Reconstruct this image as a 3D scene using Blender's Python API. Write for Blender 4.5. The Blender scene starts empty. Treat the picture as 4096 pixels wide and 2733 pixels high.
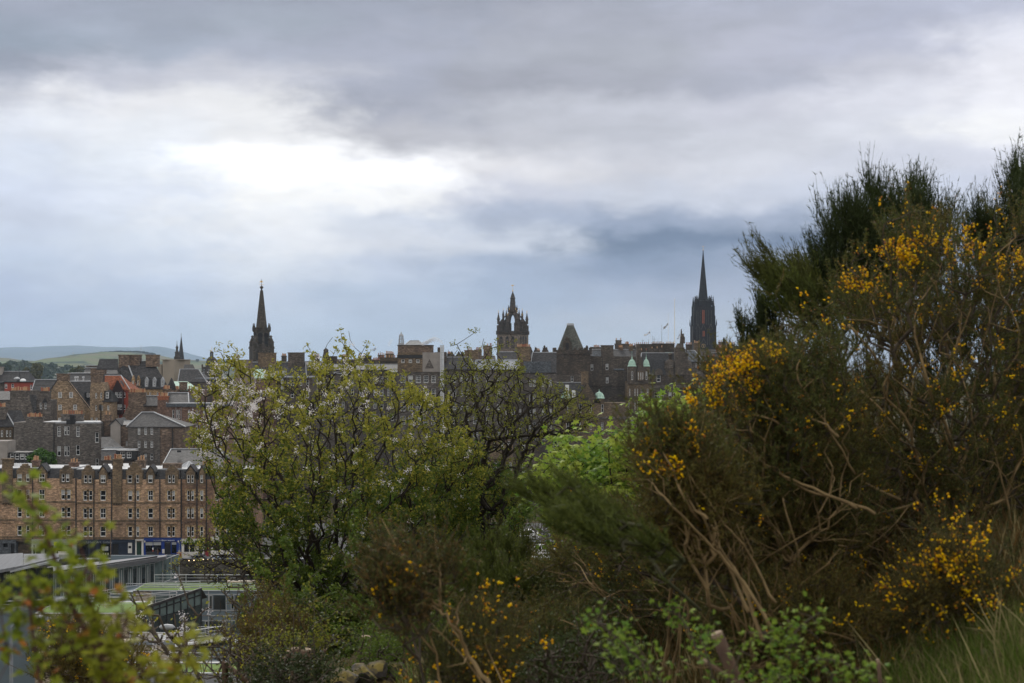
import bpy, math, random
import numpy as np
from mathutils import Vector
R = math.radians
random.seed(7)
S = bpy.context.scene
COL = S.collection
# ---------------------------------------------------------------- camera
F, CX, HY = 5688.9, 2048.0, 1450.0      # 50 mm lens on a 36 mm sensor; the horizon's height in the photograph
cam = bpy.data.cameras.new('camera'); co = bpy.data.objects.new('camera', cam); COL.objects.link(co)
co.location = (0, 0, 0); co.rotation_euler = (R(90), 0, 0)
cam.lens = 50; cam.sensor_width = 36; cam.shift_y = (HY - 1366.5) / 4096
cam.clip_start = 0.1; cam.clip_end = 60000
cam.dof.use_dof = True; cam.dof.focus_distance = 90; cam.dof.aperture_fstop = 5.6
S.camera = co
S.view_settings.view_transform = 'Standard'; S.view_settings.look = 'None'
S.view_settings.exposure = 0; S.view_settings.gamma = 1
S.render.engine = 'CYCLES'
S.cycles.max_bounces = 6; S.cycles.diffuse_bounces = 3; S.cycles.glossy_bounces = 2; S.cycles.transmission_bounces = 4
S.cycles.volume_bounces = 0; S.cycles.transparent_max_bounces = 8
# ---------------------------------------------------------------- sky
def lin(c):
    return tuple(((v/255)/12.92 if v/255 <= .04045 else ((v/255+.055)/1.055)**2.4) for v in c)
W = bpy.data.worlds.new('World'); S.world = W; W.use_nodes = True
nt = W.node_tree; N = nt.nodes; LK = nt.links; N.clear()
def nd(t, **k):
    n = N.new(t)
    for a, b in k.items(): setattr(n, a, b)
    return n
def mth(op, a, b=None, c=None):
    n = nd('ShaderNodeMath', operation=op)
    for i, v in enumerate((a, b, c)):
        if v is None: continue
        if isinstance(v, (int, float)): n.inputs[i].default_value = v
        else: LK.new(v, n.inputs[i])
    return n.outputs[0]
tc = nd('ShaderNodeTexCoord'); sep = nd('ShaderNodeSeparateXYZ'); LK.new(tc.outputs['Generated'], sep.inputs[0])
az = mth('ARCTAN2', sep.outputs[0], sep.outputs[1]); el = mth('ARCSINE', sep.outputs[2])
cmb = nd('ShaderNodeCombineXYZ'); LK.new(az, cmb.inputs[0]); LK.new(mth('MULTIPLY', el, 4.6), cmb.inputs[1])
# ragged edges: the lookup point is pushed about by noise before the cloud banks are laid out
n1 = nd('ShaderNodeTexNoise'); n1.inputs['Scale'].default_value = 7; n1.inputs['Detail'].default_value = 7; n1.inputs['Roughness'].default_value = .58
mp1 = nd('ShaderNodeVectorMath', operation='MULTIPLY'); LK.new(cmb.outputs[0], mp1.inputs[0]); mp1.inputs[1].default_value = (2.4, 1.1, 1)
LK.new(mp1.outputs[0], n1.inputs['Vector'])
w1 = nd('ShaderNodeVectorMath', operation='SUBTRACT'); LK.new(n1.outputs['Color'], w1.inputs[0]); w1.inputs[1].default_value = (.5, .5, .5)
w2 = nd('ShaderNodeVectorMath', operation='MULTIPLY'); LK.new(w1.outputs[0], w2.inputs[0]); w2.inputs[1].default_value = (.18, .17, 0)
w3 = nd('ShaderNodeVectorMath', operation='ADD'); LK.new(cmb.outputs[0], w3.inputs[0]); LK.new(w2.outputs[0], w3.inputs[1])
_C = [0, 512, 1024, 1536, 2048, 2560, 3072, 3584, 4096]
_G = {0: '170,174,194 164,168,186 158,163,180 155,160,175 162,165,180 166,170,184 178,182,200 184,188,206 190,194,212',
 120: '163,169,186 157,164,180 163,170,184 163,168,184 170,173,186 172,175,188 180,183,198 182,186,204 190,194,212',
 240: '150,160,176 166,174,190 176,181,197 172,176,192 174,177,189 176,179,190 186,188,203 188,191,208 230,231,241',
 350: '152,158,174 200,202,214 207,208,217 170,174,190 164,166,178 170,172,184 178,181,196 206,207,219 238,238,246',
 450: '198,201,213 240,240,244 238,238,240 166,169,183 190,192,202 204,206,217 206,207,219 226,227,237 244,244,251',
 560: '228,232,242 240,243,249 246,246,248 188,188,196 196,197,206 194,196,206 210,212,222 222,224,234 252,252,254',
 680: '219,226,240 236,241,250 285,285,285 280,280,282 230,229,234 212,213,222 217,219,229 212,215,228 225,227,240',
 790: '214,222,240 228,234,247 255,255,255 254,254,255 205,208,222 205,210,224 207,212,227 208,214,230 205,210,228',
 880: '204,214,236 218,227,244 246,248,253 218,225,240 172,184,210 146,162,193 158,172,201 190,200,220 195,203,222',
 960: '200,212,235 216,226,243 240,243,251 218,223,236 204,212,229 100,123,158 98,120,156 124,142,175 160,175,200',
 1060: '190,205,231 204,216,238 222,230,244 192,204,228 156,174,205 128,148,183 146,162,193 150,168,200 165,180,205',
 1180: '176,192,225 186,202,230 200,212,234 176,194,222 156,176,208 160,174,203 158,171,200 165,178,205 165,178,205',
 1300: '168,186,221 178,196,225 186,202,228 170,188,217 166,183,211 178,187,208 172,182,203 170,182,204 170,182,204',
 1420: '163,182,215 172,190,217 178,194,219 166,184,211 173,187,209 180,189,207 176,184,202 172,182,204 172,182,204'}
sw = nd('ShaderNodeSeparateXYZ'); LK.new(w3.outputs[0], sw.inputs[0])
def mrange(src, a, b, smooth=True):
    n = nd('ShaderNodeMapRange'); n.interpolation_type = 'SMOOTHSTEP' if smooth else 'LINEAR'; n.inputs[1].default_value = a; n.inputs[2].default_value = b; LK.new(src, n.inputs[0]); return n.outputs[0]
def mixw(f, a, b):
    n = nd('ShaderNodeMix', data_type='RGBA'); LK.new(f, n.inputs[0])
    for k, v in ((6, a), (7, b)):
        if isinstance(v, tuple): n.inputs[k].default_value = (*v, 1)
        else: LK.new(v, n.inputs[k])
    return n.outputs[2]
U0, U1 = math.atan(-CX/F), math.atan((4096-CX)/F)
uu = mrange(sw.outputs[0], U0, U1, False); cur = None; last = None
for y in sorted(_G, reverse=True):      # from the horizon upwards
    rp = nd('ShaderNodeValToRGB'); rp.color_ramp.interpolation = 'EASE'; LK.new(uu, rp.inputs[0]); e = rp.color_ramp.elements
    cs = [lin(tuple(map(int, c.split(',')))) for c in _G[y].split()]
    if y >= 880: cs = [tuple(q*.80+.20*sum(c)/3 for q in c) for c in cs]        # low sky is greyer through the rain
    e[0].position = 0; e[0].color = (*cs[0], 1); e[1].position = 1; e[1].color = (*cs[-1], 1)
    for k in range(1, 8): q = e.new(k/8); q.color = (*cs[k], 1)
    v = (HY-y)/F*4.6
    cur = rp.outputs[0] if cur is None else mixw(mrange(sw.outputs[1], last, v), cur, rp.outputs[0]); last = v
EV = (1.16, 1.14, 1.11)                 # the even bright overcast overhead and behind the camera
cur = mixw(mrange(sw.outputs[1], last+.1, last+1.0), cur, EV)
cur = mixw(mrange(mth('ABSOLUTE', az), .55, 1.1), cur, EV)
# fine streaks in the cloud base
n2 = nd('ShaderNodeTexNoise'); n2.inputs['Scale'].default_value = 11; n2.inputs['Detail'].default_value = 6; n2.inputs['Roughness'].default_value = .6; n2.inputs['Distortion'].default_value = .3
mp2 = nd('ShaderNodeVectorMath', operation='MULTIPLY'); LK.new(cmb.outputs[0], mp2.inputs[0]); mp2.inputs[1].default_value = (1.7, 1.15, 1); LK.new(mp2.outputs[0], n2.inputs['Vector'])
amp = mth('MULTIPLY_ADD', mth('SUBTRACT', n2.outputs['Fac'], .5), .36, 1.0)
sc2 = nd('ShaderNodeVectorMath', operation='SCALE'); LK.new(cur, sc2.inputs[0]); LK.new(amp, sc2.inputs['Scale'])
sky = nd('ShaderNodeTexSky'); sky.sky_type = 'NISHITA'; sky.sun_disc = False
sky.sun_elevation = R(38); sky.sun_rotation = R(-14)
b1 = nd('ShaderNodeBackground'); LK.new(sc2.outputs[0], b1.inputs[0]); b1.inputs[1].default_value = 1.0
b2 = nd('ShaderNodeBackground'); LK.new(sky.outputs[0], b2.inputs[0]); b2.inputs[1].default_value = .1
mx = nd('ShaderNodeMixShader'); mx.inputs[0].default_value = .015; LK.new(b1.outputs[0], mx.inputs[1]); LK.new(b2.outputs[0], mx.inputs[2])
wo = nd('ShaderNodeOutputWorld'); LK.new(mx.outputs[0], wo.inputs[0])
# ---------------------------------------------------------------- sun (behind the bright patch of cloud)
sl = bpy.data.lights.new('sun', 'SUN'); sl.energy = 1.6; sl.angle = R(10); sl.color = (1, .96, .9)
so = bpy.data.objects.new('sun', sl); COL.objects.link(so)
_a, _e = R(-14), R(38)
so.rotation_euler = Vector((math.sin(_a)*math.cos(_e), math.cos(_a)*math.cos(_e), math.sin(_e))).to_track_quat('Z', 'Y').to_euler()

# ---------------------------------------------------------------- materials
def newmat(name):
    m = bpy.data.materials.new(name); m.use_nodes = True
    t = m.node_tree; p = t.nodes['Principled BSDF']; return m, t, p
def mixc(t, f, a, b, mode='MIX'):
    n = t.nodes.new('ShaderNodeMix'); n.data_type = 'RGBA'; n.blend_type = mode
    for i, v in ((0, f), (6, a), (7, b)):
        if isinstance(v, (int, float)): n.inputs[i].default_value = v
        elif isinstance(v, tuple): n.inputs[i].default_value = (*v, 1) if len(v) == 3 else v
        else: t.links.new(v, n.inputs[i])
    return n.outputs[2]
def noise(t, scale, detail=4, stretch=None, rough=.55, coord='Object'):
    c = t.nodes.new('ShaderNodeTexCoord'); o = c.outputs[coord]
    if stretch:
        v = t.nodes.new('ShaderNodeVectorMath'); v.operation = 'MULTIPLY'; v.inputs[1].default_value = stretch; t.links.new(o, v.inputs[0]); o = v.outputs[0]
    n = t.nodes.new('ShaderNodeTexNoise'); n.inputs['Scale'].default_value = scale; n.inputs['Detail'].default_value = detail; n.inputs['Roughness'].default_value = rough
    t.links.new(o, n.inputs['Vector']); return n.outputs['Fac']
def ramp(t, f, lo, hi, a=0., b=1.):
    n = t.nodes.new('ShaderNodeMapRange'); n.inputs[1].default_value = lo; n.inputs[2].default_value = hi; n.inputs[3].default_value = a; n.inputs[4].default_value = b
    t.links.new(f, n.inputs[0]); return n.outputs[0]
def stone(name, c1, c2, mortar, bw=.75, bh=.3, soot=.5, sootc=(.035, .032, .03), rough=.9):
    m, t, p = newmat(name)
    c = t.nodes.new('ShaderNodeTexCoord'); sp = t.nodes.new('ShaderNodeSeparateXYZ'); t.links.new(c.outputs['Object'], sp.inputs[0])
    ad = t.nodes.new('ShaderNodeMath'); ad.operation = 'ADD'; t.links.new(sp.outputs[0], ad.inputs[0]); t.links.new(sp.outputs[1], ad.inputs[1])
    cb = t.nodes.new('ShaderNodeCombineXYZ'); t.links.new(ad.outputs[0], cb.inputs[0]); t.links.new(sp.outputs[2], cb.inputs[1])
    b = t.nodes.new('ShaderNodeTexBrick'); t.links.new(cb.outputs[0], b.inputs['Vector'])
    b.inputs['Color1'].default_value = (*(min(x*1.2, .6) for x in c1), 1); b.inputs['Color2'].default_value = (*(x*.72 for x in c2), 1); b.inputs['Mortar'].default_value = (*mortar, 1)
    b.inputs['Scale'].default_value = 1; b.inputs['Brick Width'].default_value = bw; b.inputs['Row Height'].default_value = bh; b.inputs['Mortar Size'].default_value = .025; b.inputs['Mortar Smooth'].default_value = .3
    col = mixc(t, ramp(t, noise(t, 1.1, 5, (1, 1, 2.2), .65), .38, .62, 0, .85), b.outputs['Color'], tuple(x*.5 for x in c1))
    vr = ramp(t, noise(t, 1.7, 4, (1, 1, 2.6), .75), .40, .60, .55, 1.45); vm = t.nodes.new('ShaderNodeVectorMath'); vm.operation = 'SCALE'; t.links.new(col, vm.inputs[0]); t.links.new(vr, vm.inputs['Scale']); col = vm.outputs[0]
    st = ramp(t, noise(t, .22, 6, (1, 1, .45), .7), .62-.4*soot, .72-.15*soot)
    mul = t.nodes.new('ShaderNodeMath'); mul.operation = 'MULTIPLY'; t.links.new(st, mul.inputs[0]); mul.inputs[1].default_value = .35+.5*soot
    col = mixc(t, mul.outputs[0], col, sootc)
    t.links.new(col, p.inputs['Base Color']); p.inputs['Roughness'].default_value = rough; p.inputs['Specular IOR Level'].default_value = .2
    return m
def plain(name, c, rough=.7, var=.25, scale=1.5, metal=0., spec=.3, c2=None, stretch=None, detail=5):
    m, t, p = newmat(name)
    c2 = c2 or tuple(x*(1-var) for x in c)
    col = mixc(t, ramp(t, noise(t, scale, detail, stretch), .35, .65), c, c2)
    t.links.new(col, p.inputs['Base Color']); p.inputs['Roughness'].default_value = rough; p.inputs['Metallic'].default_value = metal; p.inputs['Specular IOR Level'].default_value = spec
    return m
def slate(name, c, c2, soot=.3):
    m = stone(name, c, c2, tuple(x*.5 for x in c), .35, .22, soot, tuple(x*.35 for x in c), .6); return m
def leafm(name, c, c2, c3=None, tr=.35, rough=.5):
    m, t, p = newmat(name)
    g = t.nodes.new('ShaderNodeNewGeometry')
    col = mixc(t, g.outputs['Random Per Island'], c, c2)
    if c3: col = mixc(t, ramp(t, noise(t, 1.1, 2, coord='Object'), .42, .6), col, c3)
    t.links.new(col, p.inputs['Base Color']); p.inputs['Roughness'].default_value = rough; p.inputs['Specular IOR Level'].default_value = .09
    tl = t.nodes.new('ShaderNodeBsdfTranslucent'); t.links.new(col, tl.inputs[0])
    mxs = t.nodes.new('ShaderNodeMixShader'); mxs.inputs[0].default_value = tr
    t.links.new(p.outputs[0], mxs.inputs[1]); t.links.new(tl.outputs[0], mxs.inputs[2])
    t.links.new(mxs.outputs[0], t.nodes['Material Output'].inputs[0]); return m
M = {}
M['sand'] = stone('brown_sandstone', (.50,.325,.205), (.37,.25,.165), (.24,.175,.125), .8, .27, .52, (.07,.05,.04))
M['sand2'] = stone('sooty_sandstone', (.34,.20,.12), (.24,.145,.095), (.15,.11,.085), .8, .27, .72, (.045,.035,.03))
M['tan'] = stone('tan_dressed_stone', (.42,.29,.16), (.36,.25,.14), (.2,.15,.1), .5, .35, .35, (.1,.08,.06))
M['tand'] = stone('weathered_tan_stone', (.27,.19,.115), (.19,.135,.085), (.1,.08,.06), .7, .3, .75, (.045,.038,.03))
M['rubble'] = stone('rubble_stone', (.33,.235,.15), (.22,.155,.105), (.23,.19,.14), .55, .32, .35, (.08,.065,.05))
M['brownr'] = stone('brown_rubble', (.215,.155,.115), (.13,.097,.076), (.13,.1,.08), .6, .3, .45, (.06,.045,.04))
M['greyb'] = stone('grey_rubble', (.165,.145,.13), (.10,.09,.085), (.155,.14,.125), .6, .28, .45, (.05,.045,.042))
M['redbr'] = stone('reddish_brick', (.22,.135,.10), (.15,.095,.075), (.16,.11,.09), .5, .2, .4, (.07,.05,.04))
M['dark'] = stone('soot_black_stone', (.13,.098,.072), (.07,.055,.045), (.055,.045,.038), .9, .36, .75, (.025,.022,.02))
M['darkb'] = stone('dark_brown_stone', (.145,.118,.095), (.085,.071,.06), (.08,.062,.05), .9, .36, .6, (.035,.03,.026))
M['mid'] = stone('dark_grey_tenement_stone', (.165,.142,.125), (.10,.088,.08), (.09,.075,.065), .9, .34, .5, (.045,.038,.034))
M['hub'] = stone('blackened_church_stone', (.026,.022,.023), (.013,.011,.013), (.010,.009,.010), 1.0, .4, .5, (.012,.011,.013))
M['tron'] = stone('dark_steeple_stone', (.10,.085,.07), (.06,.05,.043), (.05,.042,.035), 1.0, .45, .5, (.026,.023,.02))
M['giles'] = stone('crown_tower_stone', (.21,.165,.13), (.13,.105,.085), (.12,.1,.08), .9, .4, .35, (.06,.05,.042))
M['gilesd'] = stone('sooted_crown_stone', (.10,.08,.066), (.055,.046,.04), (.05,.04,.035), .9, .4, .5, (.03,.026,.022))
M['render'] = plain('smooth_grey_render', (.27,.245,.225), .9, .25, .5)
M['renderp'] = plain('pinkish_render', (.24,.19,.17), .9, .3, .4)
M['conc'] = plain('grey_brown_concrete', (.27,.235,.19), .9, .12, .3)
M['slate'] = slate('slate', (.066,.062,.063), (.042,.041,.045))
M['slated'] = slate('dark_slate', (.046,.044,.046), (.03,.029,.032))
M['slateb'] = slate('blue_grey_slate', (.105,.115,.13), (.08,.088,.10))
M['tile'] = stone('orange_roof_tile', (.30,.10,.05), (.22,.075,.04), (.12,.045,.03), .3, .3, .3, (.12,.05,.03))
M['lead'] = plain('pale_roof_lead', (.34,.355,.38), .5, .3, 1.5)
M['leadd'] = plain('grey_roof_lead', (.22,.24,.27), .5, .3, 1.5)
M['copper'] = plain('green_copper', (.36,.52,.43), .6, .3, 1.2, c2=(.24,.38,.32))
M['red'] = plain('red_painted_render', (.28,.055,.035), .8, .2, .8)
M['maroon'] = plain('maroon_cladding', (.03,.016,.018), .6, .2, .8)
M['pot'] = plain('buff_clay', (.45,.27,.15), .8, .35, 3.)
M['potr'] = plain('red_clay', (.30,.11,.06), .8, .35, 3.)
M['white'] = plain('white_paint', (.72,.73,.74), .5, .08, 2.)
M['steel'] = plain('galvanised_rail', (.5,.51,.53), .4, .15, 3., metal=.3)
M['black'] = plain('black_paint', (.018,.018,.02), .5, .3, 2.)
M['iron'] = plain('dark_iron', (.03,.03,.032), .5, .3, 4.)
M['gold'] = plain('gilding', (.75,.5,.16), .35, .2, 4., metal=.6)
M['navy'] = plain('navy_paint', (.014,.022,.042), .45, .3, .8)
M['blue'] = plain('bright_blue_paint', (.010,.035,.20), .4, .2, .8)
M['sage'] = plain('sage_paint', (.30,.32,.26), .6, .1, .8)
M['cream'] = plain('off_white_paint', (.55,.53,.50), .6, .1, .8)
M['doorg'] = plain('dark_green_paint', (.008,.035,.022), .5, .2, 1.)
M['doorr'] = plain('red_paint', (.22,.015,.02), .5, .2, 1.)
M['curtain'] = plain('net_curtain', (.38,.39,.39), .8, .3, 2., stretch=(6, 1, .2))
M['wood'] = plain('timber_deck', (.12,.10,.085), .8, .3, 4., stretch=(8, .4, 1))
M['sandc'] = stone('sand_coloured_panels', (.42,.35,.27), (.38,.32,.25), (.22,.19,.15), 1.6, .9, .1, (.25,.2,.16), .7)
M['panel'] = plain('blue_grey_panel', (.13,.17,.20), .35, .12, .5, spec=.5)
M['alu'] = plain('aluminium', (.38,.39,.40), .4, .1, 2., metal=.2)
M['mroof'] = plain('grey_metal_roof', (.13,.13,.145), .4, .2, 1., metal=.2, stretch=(.3, 6, 1))
M['zinc'] = plain('light_zinc', (.17,.175,.19), .7, .3, 1., metal=.0, spec=.15, stretch=(8, .3, 1))
M['asph'] = plain('asphalt', (.06,.06,.062), .9, .3, .6)
M['turf'] = plain('turf', (.09,.16,.03), .9, .35, 2.5, c2=(.12,.17,.035))
M['tyre'] = plain('tyre_rubber', (.012,.012,.013), .8, .2, 5.)
def glass(name, c, rough=.08, metal=0., spec=.5):
    m, t, p = newmat(name); col = mixc(t, ramp(t, noise(t, .35, 3), .4, .6), c, tuple(x*.45 for x in c))
    t.links.new(col, p.inputs['Base Color']); p.inputs['Roughness'].default_value = rough; p.inputs['Specular IOR Level'].default_value = spec; return m
M['pane'] = glass('window_glass', (.010,.011,.013), .1, spec=.25)
M['gglass'] = glass('green_tinted_glass', (.10,.135,.135), .12, spec=.6)
M['dglass'] = glass('dark_tinted_glass', (.03,.042,.045), .1, spec=.6)
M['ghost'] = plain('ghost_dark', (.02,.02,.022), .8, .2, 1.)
def litm():
    m, t, p = newmat('lit_bulb'); p.inputs['Base Color'].default_value = (1, .8, .5, 1); p.inputs['Emission Color'].default_value = (1, .72, .4, 1); p.inputs['Emission Strength'].default_value = 2.5; return m
M['bulb'] = litm()

# ---------------------------------------------------------------- mesh helpers
def P(px, py, D): return np.array(((px-CX)/F*D, D, (HY-py)/F*D))
def tag(o, label=None, cat=None, group=None, kind=None):
    if label: o['label'] = label
    if cat: o['category'] = cat
    if group: o['group'] = group
    if kind: o['kind'] = kind
    return o
def link(o, parent=None, loc=None):
    COL.objects.link(o)
    if parent is not None: o.parent = parent
    if loc is not None: o.location = loc
    return o
def empty(name, loc, label=None, cat=None, group=None, kind=None):
    o = bpy.data.objects.new(name, None); o.empty_display_size = .2; link(o, None, loc); return tag(o, label, cat, group, kind)
def obj(name, me, mat, parent=None, loc=None):
    if mat is not None and not me.materials: me.materials.append(mat)
    return link(bpy.data.objects.new(name, me), parent, loc)
class MB:
    def __init__(s): s.v = []; s.f = []
    def add(s, vs, fs):
        n = len(s.v); s.v += [tuple(map(float, v)) for v in vs]; s.f += [tuple(n+i for i in f) for f in fs]; return s
    def box(s, x0, y0, z0, x1, y1, z1):
        return s.add([(x0,y0,z0),(x1,y0,z0),(x1,y1,z0),(x0,y1,z0),(x0,y0,z1),(x1,y0,z1),(x1,y1,z1),(x0,y1,z1)],
                     [(0,3,2,1),(4,5,6,7),(0,1,5,4),(1,2,6,5),(2,3,7,6),(3,0,4,7)])
    def ext(s, pts, y0, y1):            # polygon in x-z, extruded in y
        n = len(pts); a = sum(pts[i][0]*pts[(i+1) % n][1]-pts[(i+1) % n][0]*pts[i][1] for i in range(n))
        if a < 0: pts = pts[::-1]
        v = [(x, y0, z) for x, z in pts]+[(x, y1, z) for x, z in pts]
        return s.add(v, [tuple(range(n)), tuple(range(2*n-1, n-1, -1))]+[(i, i+n, (i+1) % n+n, (i+1) % n) for i in range(n)])
    def extx(s, pts, x0, x1):           # polygon in y-z, extruded in x
        n = len(pts); a = sum(pts[i][0]*pts[(i+1) % n][1]-pts[(i+1) % n][0]*pts[i][1] for i in range(n))
        if a < 0: pts = pts[::-1]
        v = [(x0, y, z) for y, z in pts]+[(x1, y, z) for y, z in pts]
        return s.add(v, [tuple(range(n-1, -1, -1)), tuple(range(n, 2*n))]+[(i, (i+1) % n, (i+1) % n+n, i+n) for i in range(n)])
    def lathe(s, cx, cy, prof, n=12, rot=0., sq=1.):      # prof: (r, z) from the bottom up
        b = len(s.v); k = len(prof)
        for r, z in prof:
            for i in range(n):
                a = rot+2*math.pi*i/n; s.v.append((cx+r*math.cos(a), cy+r*math.sin(a)*sq, z))
        for j in range(k-1):
            for i in range(n):
                s.f.append((b+j*n+i, b+j*n+(i+1) % n, b+(j+1)*n+(i+1) % n, b+(j+1)*n+i))
        s.f.append(tuple(b+i for i in range(n-1, -1, -1))); s.f.append(tuple(b+(k-1)*n+i for i in range(n))); return s
    def tube(s, pts, rs, n=6):
        pts = [Vector(tuple(map(float, p))) for p in pts]
        if isinstance(rs, (int, float)): rs = [rs]*len(pts)
        b = len(s.v); pr = None
        for i, p in enumerate(pts):
            d = (pts[min(i+1, len(pts)-1)]-pts[max(i-1, 0)]).normalized()
            if pr is None: pr = d.orthogonal().normalized()
            pr = (pr-d*pr.dot(d)); pr = pr.normalized() if pr.length > 1e-6 else d.orthogonal().normalized()
            q = d.cross(pr)
            for k in range(n):
                a = 2*math.pi*k/n; s.v.append(tuple(p+(pr*math.cos(a)+q*math.sin(a))*rs[i]))
        for i in range(len(pts)-1):
            for k in range(n): s.f.append((b+i*n+k, b+i*n+(k+1) % n, b+(i+1)*n+(k+1) % n, b+(i+1)*n+k))
        s.f.append(tuple(b+k for k in range(n-1, -1, -1))); s.f.append(tuple(b+(len(pts)-1)*n+k for k in range(n))); return s
    def mesh(s, name):
        me = bpy.data.meshes.new(name); me.from_pydata(s.v, [], s.f); me.update(); return me
    def build(s, name, mat, parent=None, loc=None, smooth=False):
        me = s.mesh(name)
        if smooth:
            for p in me.polygons: p.use_smooth = True
        return obj(name, me, mat, parent, loc)
def mk(name, v, f):                     # fast mesh, every face with the same number of corners
    v = np.ascontiguousarray(v, np.float32); f = np.ascontiguousarray(f, np.int32); k = f.shape[1]
    me = bpy.data.meshes.new(name); me.vertices.add(len(v)); me.vertices.foreach_set('co', v.ravel())
    me.loops.add(f.size); me.loops.foreach_set('vertex_index', f.ravel())
    me.polygons.add(len(f)); me.polygons.foreach_set('loop_start', np.arange(0, f.size, k, dtype=np.int32))
    try: me.polygons.foreach_set('loop_total', np.full(len(f), k, np.int32))
    except Exception: pass
    me.update(calc_edges=True); return me
_cache = {}
def rnd(v, s=.05): return round(v/s)*s
def sash(w, h, nx, nz):
    k = ('sash', rnd(w), rnd(h), nx, nz)
    if k not in _cache:
        w, h = k[1], k[2]; f = MB(); t = .09
        f.box(0, 0, 0, t, .08, h).box(w-t, 0, 0, w, .08, h).box(t, .002, h-t*.8, w-t, .078, h).box(t, -.04, 0, w-t, .078, .13)
        f.box(t, -.02, h*.5-.045, w-t, .07, h*.5+.045)
        for i in range(1, nx): f.box(w*i/nx-.022, .01, .13, w*i/nx+.022, .06, h-t)
        for i in range(1, nz):
            for z in ((h*.5)*i/nz, h*.5+(h*.5)*i/nz): f.box(t, .014, z-.022, w-t, .056, z+.022)
        p = MB().box(t*.5, .055, .05, w-t*.5, .075, h-.03)
        b = MB().box(t, .035, h*.52, w-t, .05, h-.09)
        s_ = MB(); o = .22
        for z in np.arange(0, h, .34): 
            e = o+(.14 if int(z/.34) % 2 else 0); s_.box(-e, -.27, z, -.001, -.235, min(z+.34, h)).box(w+.001, -.27, z, w+e, -.235, min(z+.34, h))
        s_.box(-.36, -.275, h, w+.36, -.235, h+.3)
        _cache[k] = (f.mesh('window'), p.mesh('pane'), b.mesh('blind'), s_.mesh('surround'))
    return _cache[k]
def pot_mesh():
    if 'pot' not in _cache:
        _cache['pot'] = MB().lathe(0, 0, [(.17,0),(.15,.55),(.19,.6),(.19,.75),(.13,.78)], 7).mesh('chimney_pot')
        _cache['potm'] = _cache['pot'].copy(); _cache['pot'].materials.append(M['pot']); _cache['potm'].materials.append(M['potr'])
    return _cache['pot'] if random.random() < .7 else _cache['potm']
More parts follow.
